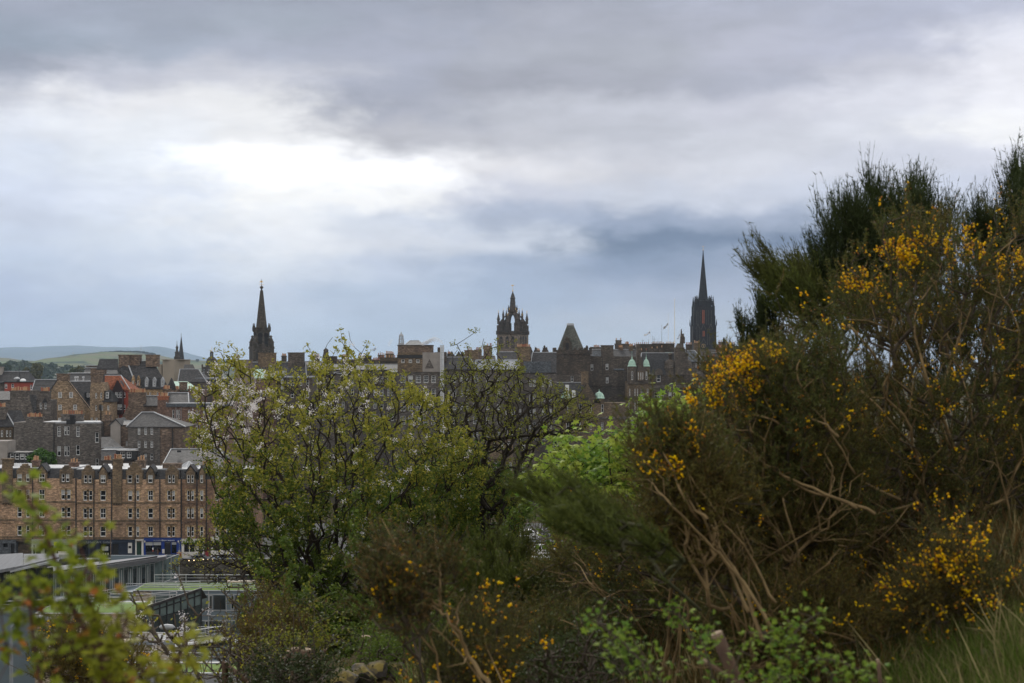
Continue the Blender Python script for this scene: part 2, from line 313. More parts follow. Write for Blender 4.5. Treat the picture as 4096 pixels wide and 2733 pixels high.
class B:                                # a building laid out on its facade; sizes follow from the distance D
    def __init__(s, name, label, D, x0, yb, cat='building', group=None):
        s.D = D; s.o = P(x0, yb, D); s.e = empty(name, tuple(s.o), label, cat, group)
    def X(s, px, y=0.): return (px-CX)/F*(s.D+y)-s.o[0]
    def Z(s, py, y=0.): return (HY-py)/F*(s.D+y)-s.o[2]
    def wall(s, x0, yt, x1, yb, dep, mat, wins=(), y=0., name='wall', rev=.22, nx=1, nz=1, sur=None, blind=.22, par=None, label=None):
        X0, X1, Z0, Z1 = s.X(x0, y), s.X(x1, y), s.Z(yb, y), s.Z(yt, y); m = MB()
        hs = []
        for w in wins:
            a, b, c, d = s.X(w[0], y), s.X(w[2], y), s.Z(w[3], y), s.Z(w[1], y)
            W_, H_ = rnd(b-a), rnd(d-c); cx = (a+b)/2
            hs.append((cx-W_/2, c, cx+W_/2, c+H_, w[4] if len(w) > 4 else None))
        if hs:
            xs = sorted({X0, X1} | {h[0] for h in hs} | {h[2] for h in hs}); zs = sorted({Z0, Z1} | {h[1] for h in hs} | {h[3] for h in hs})
            for i in range(len(xs)-1):
                if xs[i+1]-xs[i] < 1e-5: continue
                for j in range(len(zs)-1):
                    if zs[j+1]-zs[j] < 1e-5: continue
                    cx, cz = (xs[i]+xs[i+1])/2, (zs[j]+zs[j+1])/2
                    if any(h[0] < cx < h[2] and h[1] < cz < h[3] for h in hs): continue
                    m.add([(xs[i],y,zs[j]),(xs[i+1],y,zs[j]),(xs[i+1],y,zs[j+1]),(xs[i],y,zs[j+1])], [(0,1,2,3)])
            for h in hs:
                a, c, b, d = h[:4]; e = y+rev+.1
                m.add([(a,y,c),(b,y,c),(b,y,d),(a,y,d),(a,e,c),(b,e,c),(b,e,d),(a,e,d)], [(0,4,5,1),(1,5,6,2),(2,6,7,3),(3,7,4,0),(4,7,6,5)])
            v = [(X0,y,Z0),(X1,y,Z0),(X1,y+dep,Z0),(X0,y+dep,Z0),(X0,y,Z1),(X1,y,Z1),(X1,y+dep,Z1),(X0,y+dep,Z1)]
            m.add(v, [(0,3,2,1),(4,5,6,7),(1,2,6,5),(2,3,7,6),(3,0,4,7)])
        else: m.box(X0, y, Z0, X1, y+dep, Z1)
        wo_ = m.build(name, mat, par or s.e)
        if label: wo_['label'] = label
        for h in hs:
            a, c, b, d, kind = h
            if kind == 'open': continue
            f, p, bl, su = sash(b-a, d-c, *(kind if isinstance(kind, tuple) else (nx, nz) if random.random() < .75 else ((2, 1), (1, 1), (2, 2))[random.randrange(3)]))
            wn = obj('window', f, M['white'], par or s.e, (a, y+rev-.08, c)); obj('pane', p, M['pane'], wn)
            if random.random() < blind: obj('blind', bl, M['curtain'], wn)
            if sur: obj('surround', su, sur, wn, (0, .1, 0))
        return wo_
    def poly(s, name, mat, pts, dep, y=0., par=None):
        return MB().ext([(s.X(a, y), s.Z(b, y)) for a, b in pts], y, y+dep).build(name, mat, par or s.e)
    def roof(s, x0, x1, ye, yr, dep, mat, hl=0., hr=0., y=0., ridge=True, over=.3, name='roof', par=None):
        # ridge parallel to the facade; hl / hr: how far (photo px) the ridge stops short of each end
        X0, X1, Z0 = s.X(x0, y)-over, s.X(x1, y)+over, s.Z(ye, y); ym = y+dep/2; Zr = s.Z(yr, ym)
        A, B_ = s.X(x0, ym)-over+(hl/F*s.D), s.X(x1, ym)+over-(hr/F*s.D)
        a, b = y-over, y+dep+over
        v = [(X0,a,Z0),(X1,a,Z0),(X1,b,Z0),(X0,b,Z0),(A,ym,Zr),(B_,ym,Zr),(X0,a,Z0-.15),(X1,a,Z0-.15),(X1,b,Z0-.15),(X0,b,Z0-.15)]
        r = MB().add(v, [(0,1,5,4),(1,2,5),(2,3,4,5),(3,0,4),(6,9,8,7),(0,6,7,1),(1,7,8,2),(2,8,9,3),(3,9,6,0)]).build(name, mat, par or s.e)
        if ridge:
            t = MB().tube([(A,ym,Zr),(B_,ym,Zr)], .14, 5)
            if hl: t.tube([(X0,a,Z0),(A,ym,Zr)], .14, 5)
            if hr: t.tube([(X1,a,Z0),(B_,ym,Zr)], .14, 5)
            t.build('ridge', M['lead'], r)
        return r
    def froof(s, pts, mat, th=.25, name='roof', par=None):   # free sloping plane from (px, py, depth) corners
        v = [(s.X(a, y), y, s.Z(b, y)) for a, b, y in pts]; n = len(v); w = [(a, b+.02, c-th) for a, b, c in v]
        return MB().add(v+w, [tuple(range(n)), tuple(range(2*n-1, n-1, -1))]+[(i, i+n, (i+1) % n+n, (i+1) % n) for i in range(n)]).build(name, mat, par or s.e)
    def gable(s, x0, x1, ye, ya, yb, dep, wmat, rmat, wins=(), xa=None, y=0., over=.35, **k):
        # gable end facing us: ridge runs away from the camera
        xa = xa if xa is not None else (x0+x1)/2
        s.wall(x0, ye, x1, yb, dep, wmat, wins, y=y, **k)
        X0, X1, XA, ZE, ZA = s.X(x0, y), s.X(x1, y), s.X(xa, y), s.Z(ye, y), s.Z(ya, y)
        MB().ext([(X0, ZE+.002), (X1, ZE+.002), (XA, ZA)], y+.003, y+dep).build('gable', wmat, s.e)
        t = .22; o = over; sl = (ZA-ZE)/max(XA-X0, .01); sr = (ZA-ZE)/max(X1-XA, .01)
        r = MB().ext([(X0-o, ZE-o*sl+t*.2), (XA, ZA+t*.2), (X1+o, ZE-o*sr+t*.2), (X1+o, ZE-o*sr+t*1.4), (XA, ZA+t*1.6), (X0-o, ZE-o*sl+t*1.4)], y-.15, y+dep).build('roof', rmat, s.e)
        return r
    def chim(s, x0, yt, x1, yb, mat, y=1., dep=1.6, pots=0, par=None, cap=True, ph=1.):
        X0, X1, Z0, Z1 = s.X(x0, y), s.X(x1, y), s.Z(yb, y), s.Z(yt, y)
        m = MB().box(X0, y, Z0, X1, y+dep, Z1-.25)
        m.box(X0-.14, y-.14, Z1-.25, X1+.14, y+dep+.14, Z1) if cap else m.box(X0+.02, y, Z1-.25, X1-.02, y+dep, Z1)
        c = m.build('chimney', mat, par or s.e)
        if pots:
            for i in range(pots):
                if pots > 3 and random.random() < .08: continue
                q = obj('chimney_pot', pot_mesh(), None, c, (X0+.25+(X1-X0-.5)*(i/(pots-1) if pots > 1 else .5), y+dep*.5+random.uniform(-.1, .1), Z1)); q.scale = (ph, ph, ph*random.choice((.8, 1, 1, 1.15)))
        return c
    def box(s, name, mat, x0, yt, x1, yb, y=0., dep=1., par=None):
        return MB().box(s.X(x0, y), y, s.Z(yb, y), s.X(x1, y), y+dep, s.Z(yt, y)).build(name, mat, par or s.e)
    def string(s, x0, x1, py, h=.28, out=.12, mat=None, y=0., name='string_course'):
        z = s.Z(py, y); return MB().box(s.X(x0, y), y-out, z-h/2, s.X(x1, y), y-.001, z+h/2).build(name, mat or M['dark'], s.e)
    def pipe(s, px, yt, yb, y=0.): return MB().box(s.X(px, y)-.08, y-.17, s.Z(yb, y), s.X(px, y)+.08, y-.02, s.Z(yt, y)).build('drainpipe', M['black'], s.e)
def cols(xs, yt, yb, k=None): return [(a, yt, b, yb)+((k,) if k else ()) for a, b in xs]
# ================================================================ SETTING: terrain, streets, hills
def sm(a, b, x): t = np.clip((x-a)/(b-a), 0, 1); return t*t*(3-2*t)
KY = [-60, 0, 5, 8, 12, 20, 28, 45, 80, 120, 160, 225, 240, 285, 300, 420, 560, 900, 2200, 5000, 30000]
KZ = [-1, -1.62, -1.66, -1.78, -2.4, -3.7, -5.3, -10, -21, -31, -40, -43.5, -44, -44, -44, -40, -30, -22, -26, -60, -90]
def height(x, y):
    z = np.interp(y, KY, KZ)
    m = 1-sm(14, 30, y)
    z = z + m*(sm(.9, 2.6, x-.06*y+.3)*.75+sm(2.2, 7, x)*1.5) - m*sm(.1, 2.6, -x)*1.25
    z = z - 1.7*sm(2, 6.5, -x)*sm(8, 16, y)*(1-sm(60, 100, y))
    z = z + (1-sm(60, 90, y))*.07*(np.sin(x*2.3+y*.7)+np.sin(x*.9-y*1.9)+.5*np.sin(x*5+y*4))*sm(3, 7, y)
    return z
def ground():
    ys = np.concatenate([np.linspace(-60, 0, 13), np.linspace(.3, 32, 120), np.linspace(33, 120, 60), np.linspace(125, 900, 60), np.geomspace(950, 30000, 25)])
    t = np.linspace(-1, 1, 121); t = np.sign(t)*np.abs(t)**1.5
    X = t[None, :]*(14+np.abs(ys)[:, None]*1.2); Y = np.repeat(ys[:, None], len(t), 1); Z = height(X, Y)
    v = np.stack([X, Y, Z], -1).reshape(-1, 3); n = len(t)
    i = (np.arange(len(ys)-1)[:, None]*n+np.arange(n-1)[None, :]).ravel()
    me = mk('ground', v, np.stack([i, i+1, i+1+n, i+n], 1)); me.polygons.foreach_set('use_smooth', np.ones(len(i), bool)); return me
m, t, p = newmat('hillside_soil_and_grass')
g = mixc(t, ramp(t, noise(t, 1.6, 6), .4, .6), (.045,.034,.022), (.05,.055,.018)); g = mixc(t, ramp(t, noise(t, 14, 3), .4, .65), g, (.10,.075,.045))
t.links.new(g, p.inputs['Base Color']); p.inputs['Roughness'].default_value = 1; p.inputs['Specular IOR Level'].default_value = .1
tag(obj('ground', ground(), m), kind='structure')
# gravel path between the bushes
def sheet(name, x0, x1, y0, y1, mat, off=.004, nx=14, ny=24, bend=0., parent=None):
    u, v_ = np.meshgrid(np.linspace(0, 1, nx), np.linspace(0, 1, ny)); Y = y0+(y1-y0)*v_; X = x0+(x1-x0)*u+bend*np.sin(v_*2.5)
    v = np.stack([X, Y, height(X, Y)+off], -1).reshape(-1, 3); i = (np.arange(ny-1)[:, None]*nx+np.arange(nx-1)[None, :]).ravel()
    return obj(name, mk(name, v, np.stack([i, i+1, i+1+nx, i+nx], 1)), mat, parent)
m, t, p = newmat('gravel'); g = mixc(t, ramp(t, noise(t, 60, 2), .4, .6), (.13,.11,.095), (.30,.265,.24)); g = mixc(t, ramp(t, noise(t, 3, 4), .5, .7), g, (.07,.055,.04))
t.links.new(g, p.inputs['Base Color']); p.inputs['Roughness'].default_value = 1
tag(sheet('path', .1, 1.25, 5.2, 10.5, m, .03, bend=.3), kind='structure')
# street in front of the brown tenements, its pavement, and the back-of-town plateau
JZ = -(2233-HY)/F*270
st = MB().box(-140, 263.4, JZ-9, 60, 330, JZ-.15); tag(st.build('street', M['asph']), kind='structure')
pv = MB().box(-140, 267.2, JZ-.146, 60, 270.4, JZ); tag(pv.build('pavement', M['render']), kind='structure')
tag(MB().box(-60, 168, -43, 90, 226, -42.6).build('service_road', M['asph']), kind='structure')
# far hills
def hillrange(name, prof, D0, D1, D2, zb, mat, rough, label_kind='structure', n=240):
    xs = np.array([a for a, b in prof], float); ysp = np.array([b for a, b in prof], float)
    px = np.linspace(xs[0], xs[-1], n); py = np.interp(px, xs, ysp)
    rs = np.random.RandomState(3); k = np.convolve(rs.randn(n+8), np.ones(9)/9, 'valid')*rough; py = py+k
    rows = np.concatenate([np.linspace(0, 1, 22), 1+np.linspace(.1, 1, 8)]); V = []
    nz = rs.randn(len(rows)+4, n//6+4)
    for j, r_ in enumerate(rows):
        D = D0+(D1-D0)*r_ if r_ <= 1 else D1+(D2-D1)*(r_-1); zr = (HY-py)/F*D1
        w = (math.sin(min(r_, 1)*math.pi/2) if r_ <= 1 else math.cos((r_-1)*math.pi/2))
        lump = np.interp(np.arange(n)/6., np.arange(nz.shape[1]), nz[j])*rough*(D1/F)*3*math.sin(min(r_, 1)*math.pi)
        x = (px-CX)/F*D1*(.6+.4*D/D1); V.append(np.stack([x, np.full(n, D), zb+(zr-zb)*w+lump], -1))
    v = np.concatenate(V); i = (np.arange(len(rows)-1)[:, None]*n+np.arange(n-1)[None, :]).ravel()
    me = mk(name, v, np.stack([i, i+1, i+1+n, i+n], 1)); me.polygons.foreach_set('use_smooth', np.ones(len(i), bool))
    return tag(obj(name, me, mat), kind=label_kind)
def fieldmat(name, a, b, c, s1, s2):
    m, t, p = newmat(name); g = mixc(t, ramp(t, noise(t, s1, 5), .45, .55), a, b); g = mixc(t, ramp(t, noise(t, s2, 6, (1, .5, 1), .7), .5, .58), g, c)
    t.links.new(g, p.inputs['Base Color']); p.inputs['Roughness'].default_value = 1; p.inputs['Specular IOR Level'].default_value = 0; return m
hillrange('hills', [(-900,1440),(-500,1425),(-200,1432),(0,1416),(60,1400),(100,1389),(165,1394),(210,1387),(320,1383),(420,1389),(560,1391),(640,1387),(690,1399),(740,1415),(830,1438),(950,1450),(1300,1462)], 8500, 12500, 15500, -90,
          fieldmat('haze_tinted_moorland', (.10,.135,.18), (.11,.14,.17), (.085,.115,.15), .0012, .003), .5)  # the blue of distant haze is mixed into the moor's own colour
hillrange('hills', [(-900,1452),(-300,1440),(0,1431),(60,1440),(140,1446),(220,1450),(260,1443),(300,1436),(340,1425),(400,1414),(480,1409),(570,1411),(620,1420),(680,1434),(740,1440),(800,1442),(900,1447),(1100,1446),(1400,1452),(2000,1460)], 2700, 4500, 5600, -60,
          fieldmat('gorsey_green_hill', (.13,.15,.08), (.15,.135,.09), (.05,.065,.05), .004, .009), 1.0)

# ================================================================ BROWN TENEMENTS WITH SHOPS (the nearest row)
D0 = 270
def crow(b, x0, x1, yb, yt, mat, steps=4):     # crow-stepped wallhead gable with a small cap
    cx = (x0+x1)/2; pts = [(x0, yb)]; hw = (x1-x0)/2
    for i in range(steps):
        f0 = hw*(1-i/(steps+.4)); y1 = yb+(yt-yb)*(i+1)/steps
        pts += [(cx-f0, y1), (cx-hw*(1-(i+1)/(steps+.4)), y1)]
    pts += [(2*cx-a, b_) for a, b_ in pts[::-1]]
    return b.poly('stepped_gable', mat, pts, .9, y=-.06)
def pgable(b, x0, x1, yb, yt, mat, rm=None):
    cx = (x0+x1)/2
    b.poly('dormer_gable', mat, [(x0, yb), (x1, yb), (cx, yt)], .8, y=-.06)
    X0, X1, XC, ZB, ZT = b.X(x0), b.X(x1), b.X(cx), b.Z(yb), b.Z(yt)
    t = .14; MB().ext([(X0-.25, ZB-.1), (XC, ZT+.02), (X1+.25, ZB-.1), (X1+.25, ZB+.15), (XC, ZT+.35), (X0-.25, ZB+.15)], -.14, 3.).build('dormer_roof', rm or M['slated'], b.e)
    b.box('finial', mat, cx-1.3, yt-9, cx+1.3, yt-2, y=-.05, dep=.25)
RY = [(1896,1928),(1959,1999),(2030,2070),(2103,2143)]
def tenement(label, x0, x1, shift, wcols, gables, mat, mat2, chims, ytop=1915, blind=.25):
    b = B('tenement', label, D0, x0, 2233, 'building', 'brown sandstone tenements above the shops')
    wins = []
    for i, (a, c) in enumerate(RY):
        if i == 0: continue
        for q in wcols: wins.append((q[0], a+shift, q[1], c+shift, (2 if (q[1]-q[0]) > 19 and random.random() < .6 else 1, 1)))
    for k_, gx0, gx1, gt, ws in gables:
        for a, c in ws: wins.append((a-2, ytop+shift+.1, c+2, RY[0][1]+shift+1, 'open'))
    b.wall(x0, ytop+shift, x1, 2160+shift*.5, 11, mat, wins, sur=M['tan'], blind=blind)
    b.wall(x0, 2160+shift*.5+.2, x1, 2233, 11, M['tand'], y=.9, name='ground_floor')
    for y in (2008, 2080): b.string(x0, x1, y+shift, .3, .13, mat2)
    b.string(x0, x1, 2148+shift, .25, .12, mat2); b.string(x0, x1, 2161+shift*.5, .5, .25, mat2, name='shop_cornice')
    # mansard slates between the wallhead gables, flat lead behind
    b.froof([(x0, ytop+shift, .55), (x1, ytop+shift, .55), (x1, 1876+shift, 2.2), (x0, 1876+shift, 2.2)], M['slated'], .3)
    b.box('flat_roof', M['lead'], x0, 1872+shift, x1, 1877+shift, y=2.25, dep=8.5)
    b.box('roof_edge', M['slated'], x0, 1876+shift, x1, 1915+shift, y=2.4, dep=8.3)
    for k, gx0, gx1, gt, ws in gables:
        yy = 1887+shift
        W_ = [(a, RY[0][0]+shift, c, RY[0][1]+shift, (2 if c-a > 19 else 1, 1)) for a, c in ws]
        b.wall(gx0, yy, gx1, 1936+shift, .9, mat2 if k == 'c' else M['tand'], W_, y=-.05, name='wallhead', blind=blind)
        (crow if k == 'c' else pgable)(b, gx0, gx1, yy+.3, gt+shift, mat2 if k == 'c' else M['tand'])
    for c in chims:
        if c[0] == 'breast':
            _, a, d, t_, bt, pots = c
            b.wall(a, t_+shift+30, d, bt+shift, .6, mat2, y=-.55, name='chimney_breast'); b.chim(a+1, t_+shift, d-1, t_+shift+31, mat2, y=-.5, dep=1.4, pots=pots)
            for i in range(4): b.box('corbel', mat2, a+2+i*(d-a-7)/3, bt+shift, a+5+i*(d-a-7)/3, bt+shift+7, y=-.4, dep=.4)
        else: b.chim(c[1], c[2]+shift, c[3], 1880+shift, c[4], y=3+random.random()*2, dep=1.5, pots=c[5])
    return b
tA = tenement('brown sandstone tenement at the far left above the pale green shopfront', -60, 306, 0,
    [(-45,-25),(69,87),(104,118),(156,178),(245,261),(266,282)],
    [('c',66,130,1856,[(69,87),(104,117)]),('p',150,184,1862,[(156,178)]),('c',238,290,1862,[(246,259),(263,277)])],
    M['sand'], M['tand'], [('breast',7,47,1835,2013,0),('n',127,1842,152,M['redbr'],5),('n',276,1850,308,M['redbr'],3)])
tB = tenement('long brown sandstone tenement above the navy gallery and blue restaurant', 307, 722, 4,
    [(333,348),(355,370),(401,423),(512,529),(545,557),(592,612),(669,682),(687,700)],
    [('c',326,375,1858,[(335,349),(353,366)]),('p',396,428,1862,[(402,422)]),('c',504,570,1846,[(510,528),(544,556)]),('p',586,617,1864,[(592,610)]),('c',662,712,1856,[(672,684),(688,699)])],
    M['sand'], M['tand'], [('breast',450,486,1832,2010,4),('n',545,1838,576,M['brownr'],3)])
tC = tenement('soot-darkened tenement above the white shopfronts behind the blossom branches', 724, 1010, 4,
    [(748,759),(764,776),(800,813),(862,876),(905,918),(935,948),(975,990)],
    [('p',744,780,1862,[(748,759),(764,775)]),('p',797,818,1864,[(801,812)]),('p',857,882,1868,[(863,875)]),('p',930,956,1866,[(936,948)])],
    M['sand2'], M['sand2'], [('n',650,1850,720,M['brownr'],0),('n',805,1858,842,M['brownr'],4),('n',890,1850,925,M['brownr'],5)])
for b, xs in ((tA, (131, 304)), (tB, (376, 447, 541, 640)), (tC, (726, 788, 826))):
    for x in xs: b.pipe(x, 1912, 2158)
for (a, c) in ((14,34),(100,122),(160,182),(242,288)): tA.box('hood', M['tand'], a-5, 2091, c+5, 2094, y=-.25, dep=.249)
for (a, c) in ((330,372),(398,426),(460,484),(508,532),(588,616),(666,704)): tB.box('hood', M['tand'], a-5, 2095, c+5, 2098, y=-.25, dep=.249)
# skylights and rooflights behind the parapet
def thing(name, label, cat, D, x0, yb, group=None): return B(name, label, D, x0, yb, cat, group)
def glazing(b, name, pts, mat, bars=6, th=.12):
    r = b.froof(pts, mat, th, name); (a, p, y0), (c, q, y1), (d, r1, y2), (e, s1, y3) = pts; m = MB()
    for i in range(bars+1):
        f = i/bars; A = np.array((b.X(a, y0), y0, b.Z(p, y0)))*(1-f)+np.array((b.X(c, y1), y1, b.Z(q, y1)))*f; C = np.array((b.X(e, y3), y3, b.Z(s1, y3)))*(1-f)+np.array((b.X(d, y2), y2, b.Z(r1, y2)))*f
        m.tube([A+np.array((0,-.04,.04)), C+np.array((0,-.04,.04))], .05, 4)
    m.build('glazing_bars', M['alu'], r); return r
for (lab, x0, x1, yt, yb) in (('pale rooflight on the far left tenement roof beside the green tree', 46, 152, 1853, 1876), ('left of the two white rooflights between the roof chimneys', 413, 447, 1857, 1876), ('right of the two white rooflights, just right of the corbelled chimney', 487, 516, 1855, 1876)):
    b = thing('rooflight', lab, 'rooflight', 274.5, x0, 1880, 'rooflights on the tenement roofs')
    glazing(b, 'rooflight_glass', [(x0, yb, 0), (x1, yb, 0), (x1-3, yt, 2), (x0+3, yt, 2)], M['lead']); b.box('kerb', M['leadd'], x0+1, yb, x1-1, 1882, .1, 2.)
b = thing('rooflight', 'white pyramid rooflight near the dark twin gables', 'rooflight', 275, 706, 1880, 'rooflights on the tenement roofs')
zb, zt = b.Z(1873), b.Z(1850)
b2 = MB().lathe(b.X(743), 2.6, [(2.1, zb-.4), (2.1, zb), (.12, zt)], 8); b2.build('rooflight_glass', M['lead'], b.e)
mm = MB()
for i in range(8): a = i*math.pi/4; mm.tube([(b.X(743)+2.12*math.cos(a), 2.6+2.12*math.sin(a), zb+.03), (b.X(743)+.1*math.cos(a), 2.6+.1*math.sin(a), zt+.05)], .06, 4)
mm.build('glazing_bars', M['steel'], b.e)

# shopfronts: each one is a part-rich thing of its own standing on the street line
def text(body, mat, parent, loc, size, rot=(R(90), 0, 0), align='LEFT', ext=.01, name='lettering'):
    c = bpy.data.curves.new(name, 'FONT'); c.body = body; c.size = size; c.align_x = align; c.extrude = ext
    o = bpy.data.objects.new(name, c); c.materials.append(mat); COL.objects.link(o); bpy.context.view_layer.update(); me = bpy.data.meshes.new_from_object(o.evaluated_get(bpy.context.evaluated_depsgraph_get())); bpy.data.objects.remove(o); me.name = name
    o = obj(name, me, mat, parent, loc); o.rotation_euler = rot; return o
def shop(label, x0, x1, yt, mat, opens, fascia=12, cat='shopfront'):
    # opens: (x0, yt, x1, yb, kind): glass panes, doors
    b = thing('shopfront', label, cat, D0-.35, x0, 2233, 'shopfronts along the street')
    b.wall(x0, yt, x1, 2233, 1.2, mat, [(o[0], o[1], o[2], o[3], 'open') for o in opens], name='front', rev=.3)
    b.box('fascia', mat, x0, yt, x1, yt+fascia, y=-.22, dep=.218); b.box('cornice', mat, x0-.5, yt-1.5, x1+.5, yt-.1, y=-.32, dep=.4)
    for o in opens:
        k = o[4]; 
        if k[0] == 'g':
            b.box('shop_window', M['pane'], o[0]+.3, o[1]+.3, o[2]-.3, o[3]-.3, y=.2, dep=.06); f = MB()
            X0, X1, Z0, Z1 = b.X(o[0]), b.X(o[2]), b.Z(o[3]), b.Z(o[1]); f.box(X0, -.06, Z0-.1, X1, .18, Z0+.06)
            for i in range(1, int(k[1:] or 1)): q = X0+(X1-X0)*i/int(k[1:]); f.box(q-.05, .08, Z0+.061, q+.05, .19, Z1-.02)
            f.build('window_frame', mat, b.e)
        else:
            b.box('door', {'d': M['ghost'], 'n': M['doorg'], 'r': M['doorr'], 'k': M['slated']}[k[0]], o[0]+.3, o[1]+(4 if k[0] == 'n' else .3), o[2]-.3, o[3]-.1, y=.2, dep=.07)
    return b
s0 = shop('blue-grey shopfront at the far left beyond the pale gable', -40, 64, 2162, M['slateb'], [(12,2171,31,2191,'g1'),(44,2176,58,2231,'d')])
s1 = shop('pale sage green shopfront with three display windows', 126, 306, 2160, M['sage'], [(70+62,2180,140,2231,'d'),(143,2194,163,2228,'d'),(178,2182,214,2222,'g1'),(226,2180,287,2220,'g1')])
text('chic', M['tan'], s1.e, (s1.X(144), -.05, s1.Z(2188)), .75)
s1.box('display_shelf', M['cream'], 232, 2205, 284, 2219, y=.12, dep=.06); s1.box('yellow_sign', plain('lime_yellow', (.55,.6,.02), .5, .1), 216, 2168, 228, 2183, y=-.9, dep=.1)
s2 = shop('navy blue gallery shopfront with lettering along its fascia', 309, 540, 2161, M['navy'], [(318,2176,352,2230,'g1'),(359,2175,384,2231,'d'),(398,2175,441,2222,'g1'),(449,2175,474,2231,'d')], 10)
text('Urban  Art  Gallery', M['leadd'], s2.e, (s2.X(347), -.24, s2.Z(2172.5)), .62)
s2.box('picture', M['curtain'], 409, 2187, 433, 2203, y=.12, dep=.05); s2.box('poster', M['cream'], 512, 2171, 528, 2213, y=-.05, dep=.048)
s2.box('poster_picture', M['ghost'], 514, 2184, 525, 2194, y=-.07, dep=.019)
for x in (411, 420, 430): s2.box('ornament', M['cream'], x, 2213, x+4, 2220, y=.11, dep=.08)
s3 = shop('cream doorway with a tall dark green door between the two blue fronts', 541, 574, 2160, M['cream'], [(546,2164,566,2231,'n')], 4, 'doorway')
s4 = shop('bright blue restaurant front with white lettering and roller blinds', 575, 724, 2154, M['blue'], [(581,2168,611,2212,'g1'),(612,2168,645,2212,'g1'),(658,2166,683,2232,'d'),(686,2164,706,2215,'g1')], 12)
text('LA GARRIGUE', M['lead'], s4.e, (s4.X(614), -.24, s4.Z(2164.5)), .36, name='lettering'); text('French restaurant', M['white'], s4.e, (s4.X(648), -.24, s4.Z(2163)), .34)
text('French restaurant', M['lead'], s4.e, (s4.X(716), -.07, s4.Z(2166)), .3, (R(90), R(90), 0))
for a, c, d, e in ((581.5,2169,611,2182),(612,2168,644,2181),(686.5,2165,705,2179)): s4.box('blind', M['curtain'], a, c, c and d, e, y=.1, dep=.05)
s4.box('menu_board', M['cream'], 648.5, 2197, 658, 2214, y=-.04, dep=.038); s4.box('black_sign', M['ghost'], 660, 2167, 680, 2182, y=-.1, dep=.098); text('La Garrigue', M['lead'], s4.e, (s4.X(662.5), -.11, s4.Z(2172)), .17)
s4.box('flag', M['red'], 609, 2200, 614, 2207, y=-.16, dep=.02); s4.box('flag', M['white'], 609.6, 2191, 613.4, 2200, y=-.16, dep=.02)
for x in (577, 711): s4.box('wall_lamp', M['cream'], x, 2163, x+4, 2170, y=-.35, dep=.3)
s5 = shop('white painted shopfront with one wide window and a grey door', 726, 816, 2158, M['cream'], [(736,2170,778,2210,'g2'),(793,2168,809,2231,'k')], 6)
text('VACHERIN', M['maroon'], s5.e, (s5.X(788.5), -.03, s5.Z(2205)), .55, (R(90), R(-90), 0))
s6 = shop('narrow stone doorway with a red door under a white fanlight', 817, 842, 2152, M['tand'], [(820,2160,834,2181,'g2'),(820,2184,834,2232,'r')], 3, 'doorway')
s7 = shop('white painted shopfront half hidden by the blossom tree', 843, 930, 2150, M['cream'], [(856,2164,880,2205,'g1'),(892,2164,920,2205,'g1')], 8)
# parapet and retaining wall with arches below the street
def arches(b, x0, x1, yt, yb, mat, arcs, dep=1.4):
    # wall built as strips between and above round-headed openings
    m = MB(); X = b.X; Z = b.Z; last = x0
    for a, c, top, spring in arcs:
        m.box(X(last), 0, Z(yb), X(a), dep, Z(yt)); n = 9
        for i in range(n):
            f0, f1 = i/n, (i+1)/n; px0, px1 = a+(c-a)*f0, a+(c-a)*f1
            z0 = Z(spring)+(Z(top)-Z(spring))*math.sin(math.pi*f0); z1 = Z(spring)+(Z(top)-Z(spring))*math.sin(math.pi*f1)
            m.add([(X(px0),0,z0),(X(px1),0,z1),(X(px1),0,Z(yt)),(X(px0),0,Z(yt)),(X(px0),dep,z0),(X(px1),dep,z1)], [(0,1,2,3),(0,4,5,1)])
        last = c
    m.box(X(last), 0, Z(yb), X(x1), dep, Z(yt)); w = m.build('arcaded_wall', mat, b.e)
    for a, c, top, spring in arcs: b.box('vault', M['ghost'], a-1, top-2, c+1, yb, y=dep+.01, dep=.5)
    for a, c, top, spring in arcs:
        r = MB(); pts = [(X(a)+(X(c)-X(a))*(.5-.5*math.cos(math.pi*i/10))*1.0, -.04, Z(spring)+(Z(top)-Z(spring))*math.sin(math.pi*i/10)) for i in range(11)]
        r.tube(pts, .12, 4).build('arch_ring', mat, b.e)
b = thing('retaining_wall', 'long dark stone retaining wall with arches below the street', 'wall', 262, -60, 2390)
M['wallst'] = stone('mossy_dark_masonry', (.12,.105,.085), (.075,.068,.058), (.06,.055,.045), .7, .3, .6, (.03,.03,.024))
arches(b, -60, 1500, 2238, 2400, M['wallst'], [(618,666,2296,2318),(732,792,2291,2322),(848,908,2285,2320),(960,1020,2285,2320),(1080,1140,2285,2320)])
b.box('coping', M['leadd'], -60, 2234.5, 1500, 2237.9, y=-.15, dep=1.)
b.box('filled_arch', M['mid'], 621, 2302, 663, 2395, y=.5, dep=.3)
for i, (x, y) in enumerate(((708,2238),(716,2237),(756,2240),(776,2239),(794,2236),(813,2236),(832,2236),(850,2235))):
    q = empty('string_light', tuple(P(x, y+3, 261.6)), 'small warm bulb on the light string along the street wall', 'lamp', 'bulbs strung along the retaining wall')
    if i == 0: bulb = MB().lathe(0, 0, [(.02,-.1),(.1,-.02),(.08,.07),(.03,.1)], 8).mesh('bulb'); cap_ = MB().lathe(0, 0, [(.04,.1),(.04,.2)], 6).mesh('cap')
    obj('bulb', bulb, M['bulb'], q); obj('cap', cap_, M['black'], q)

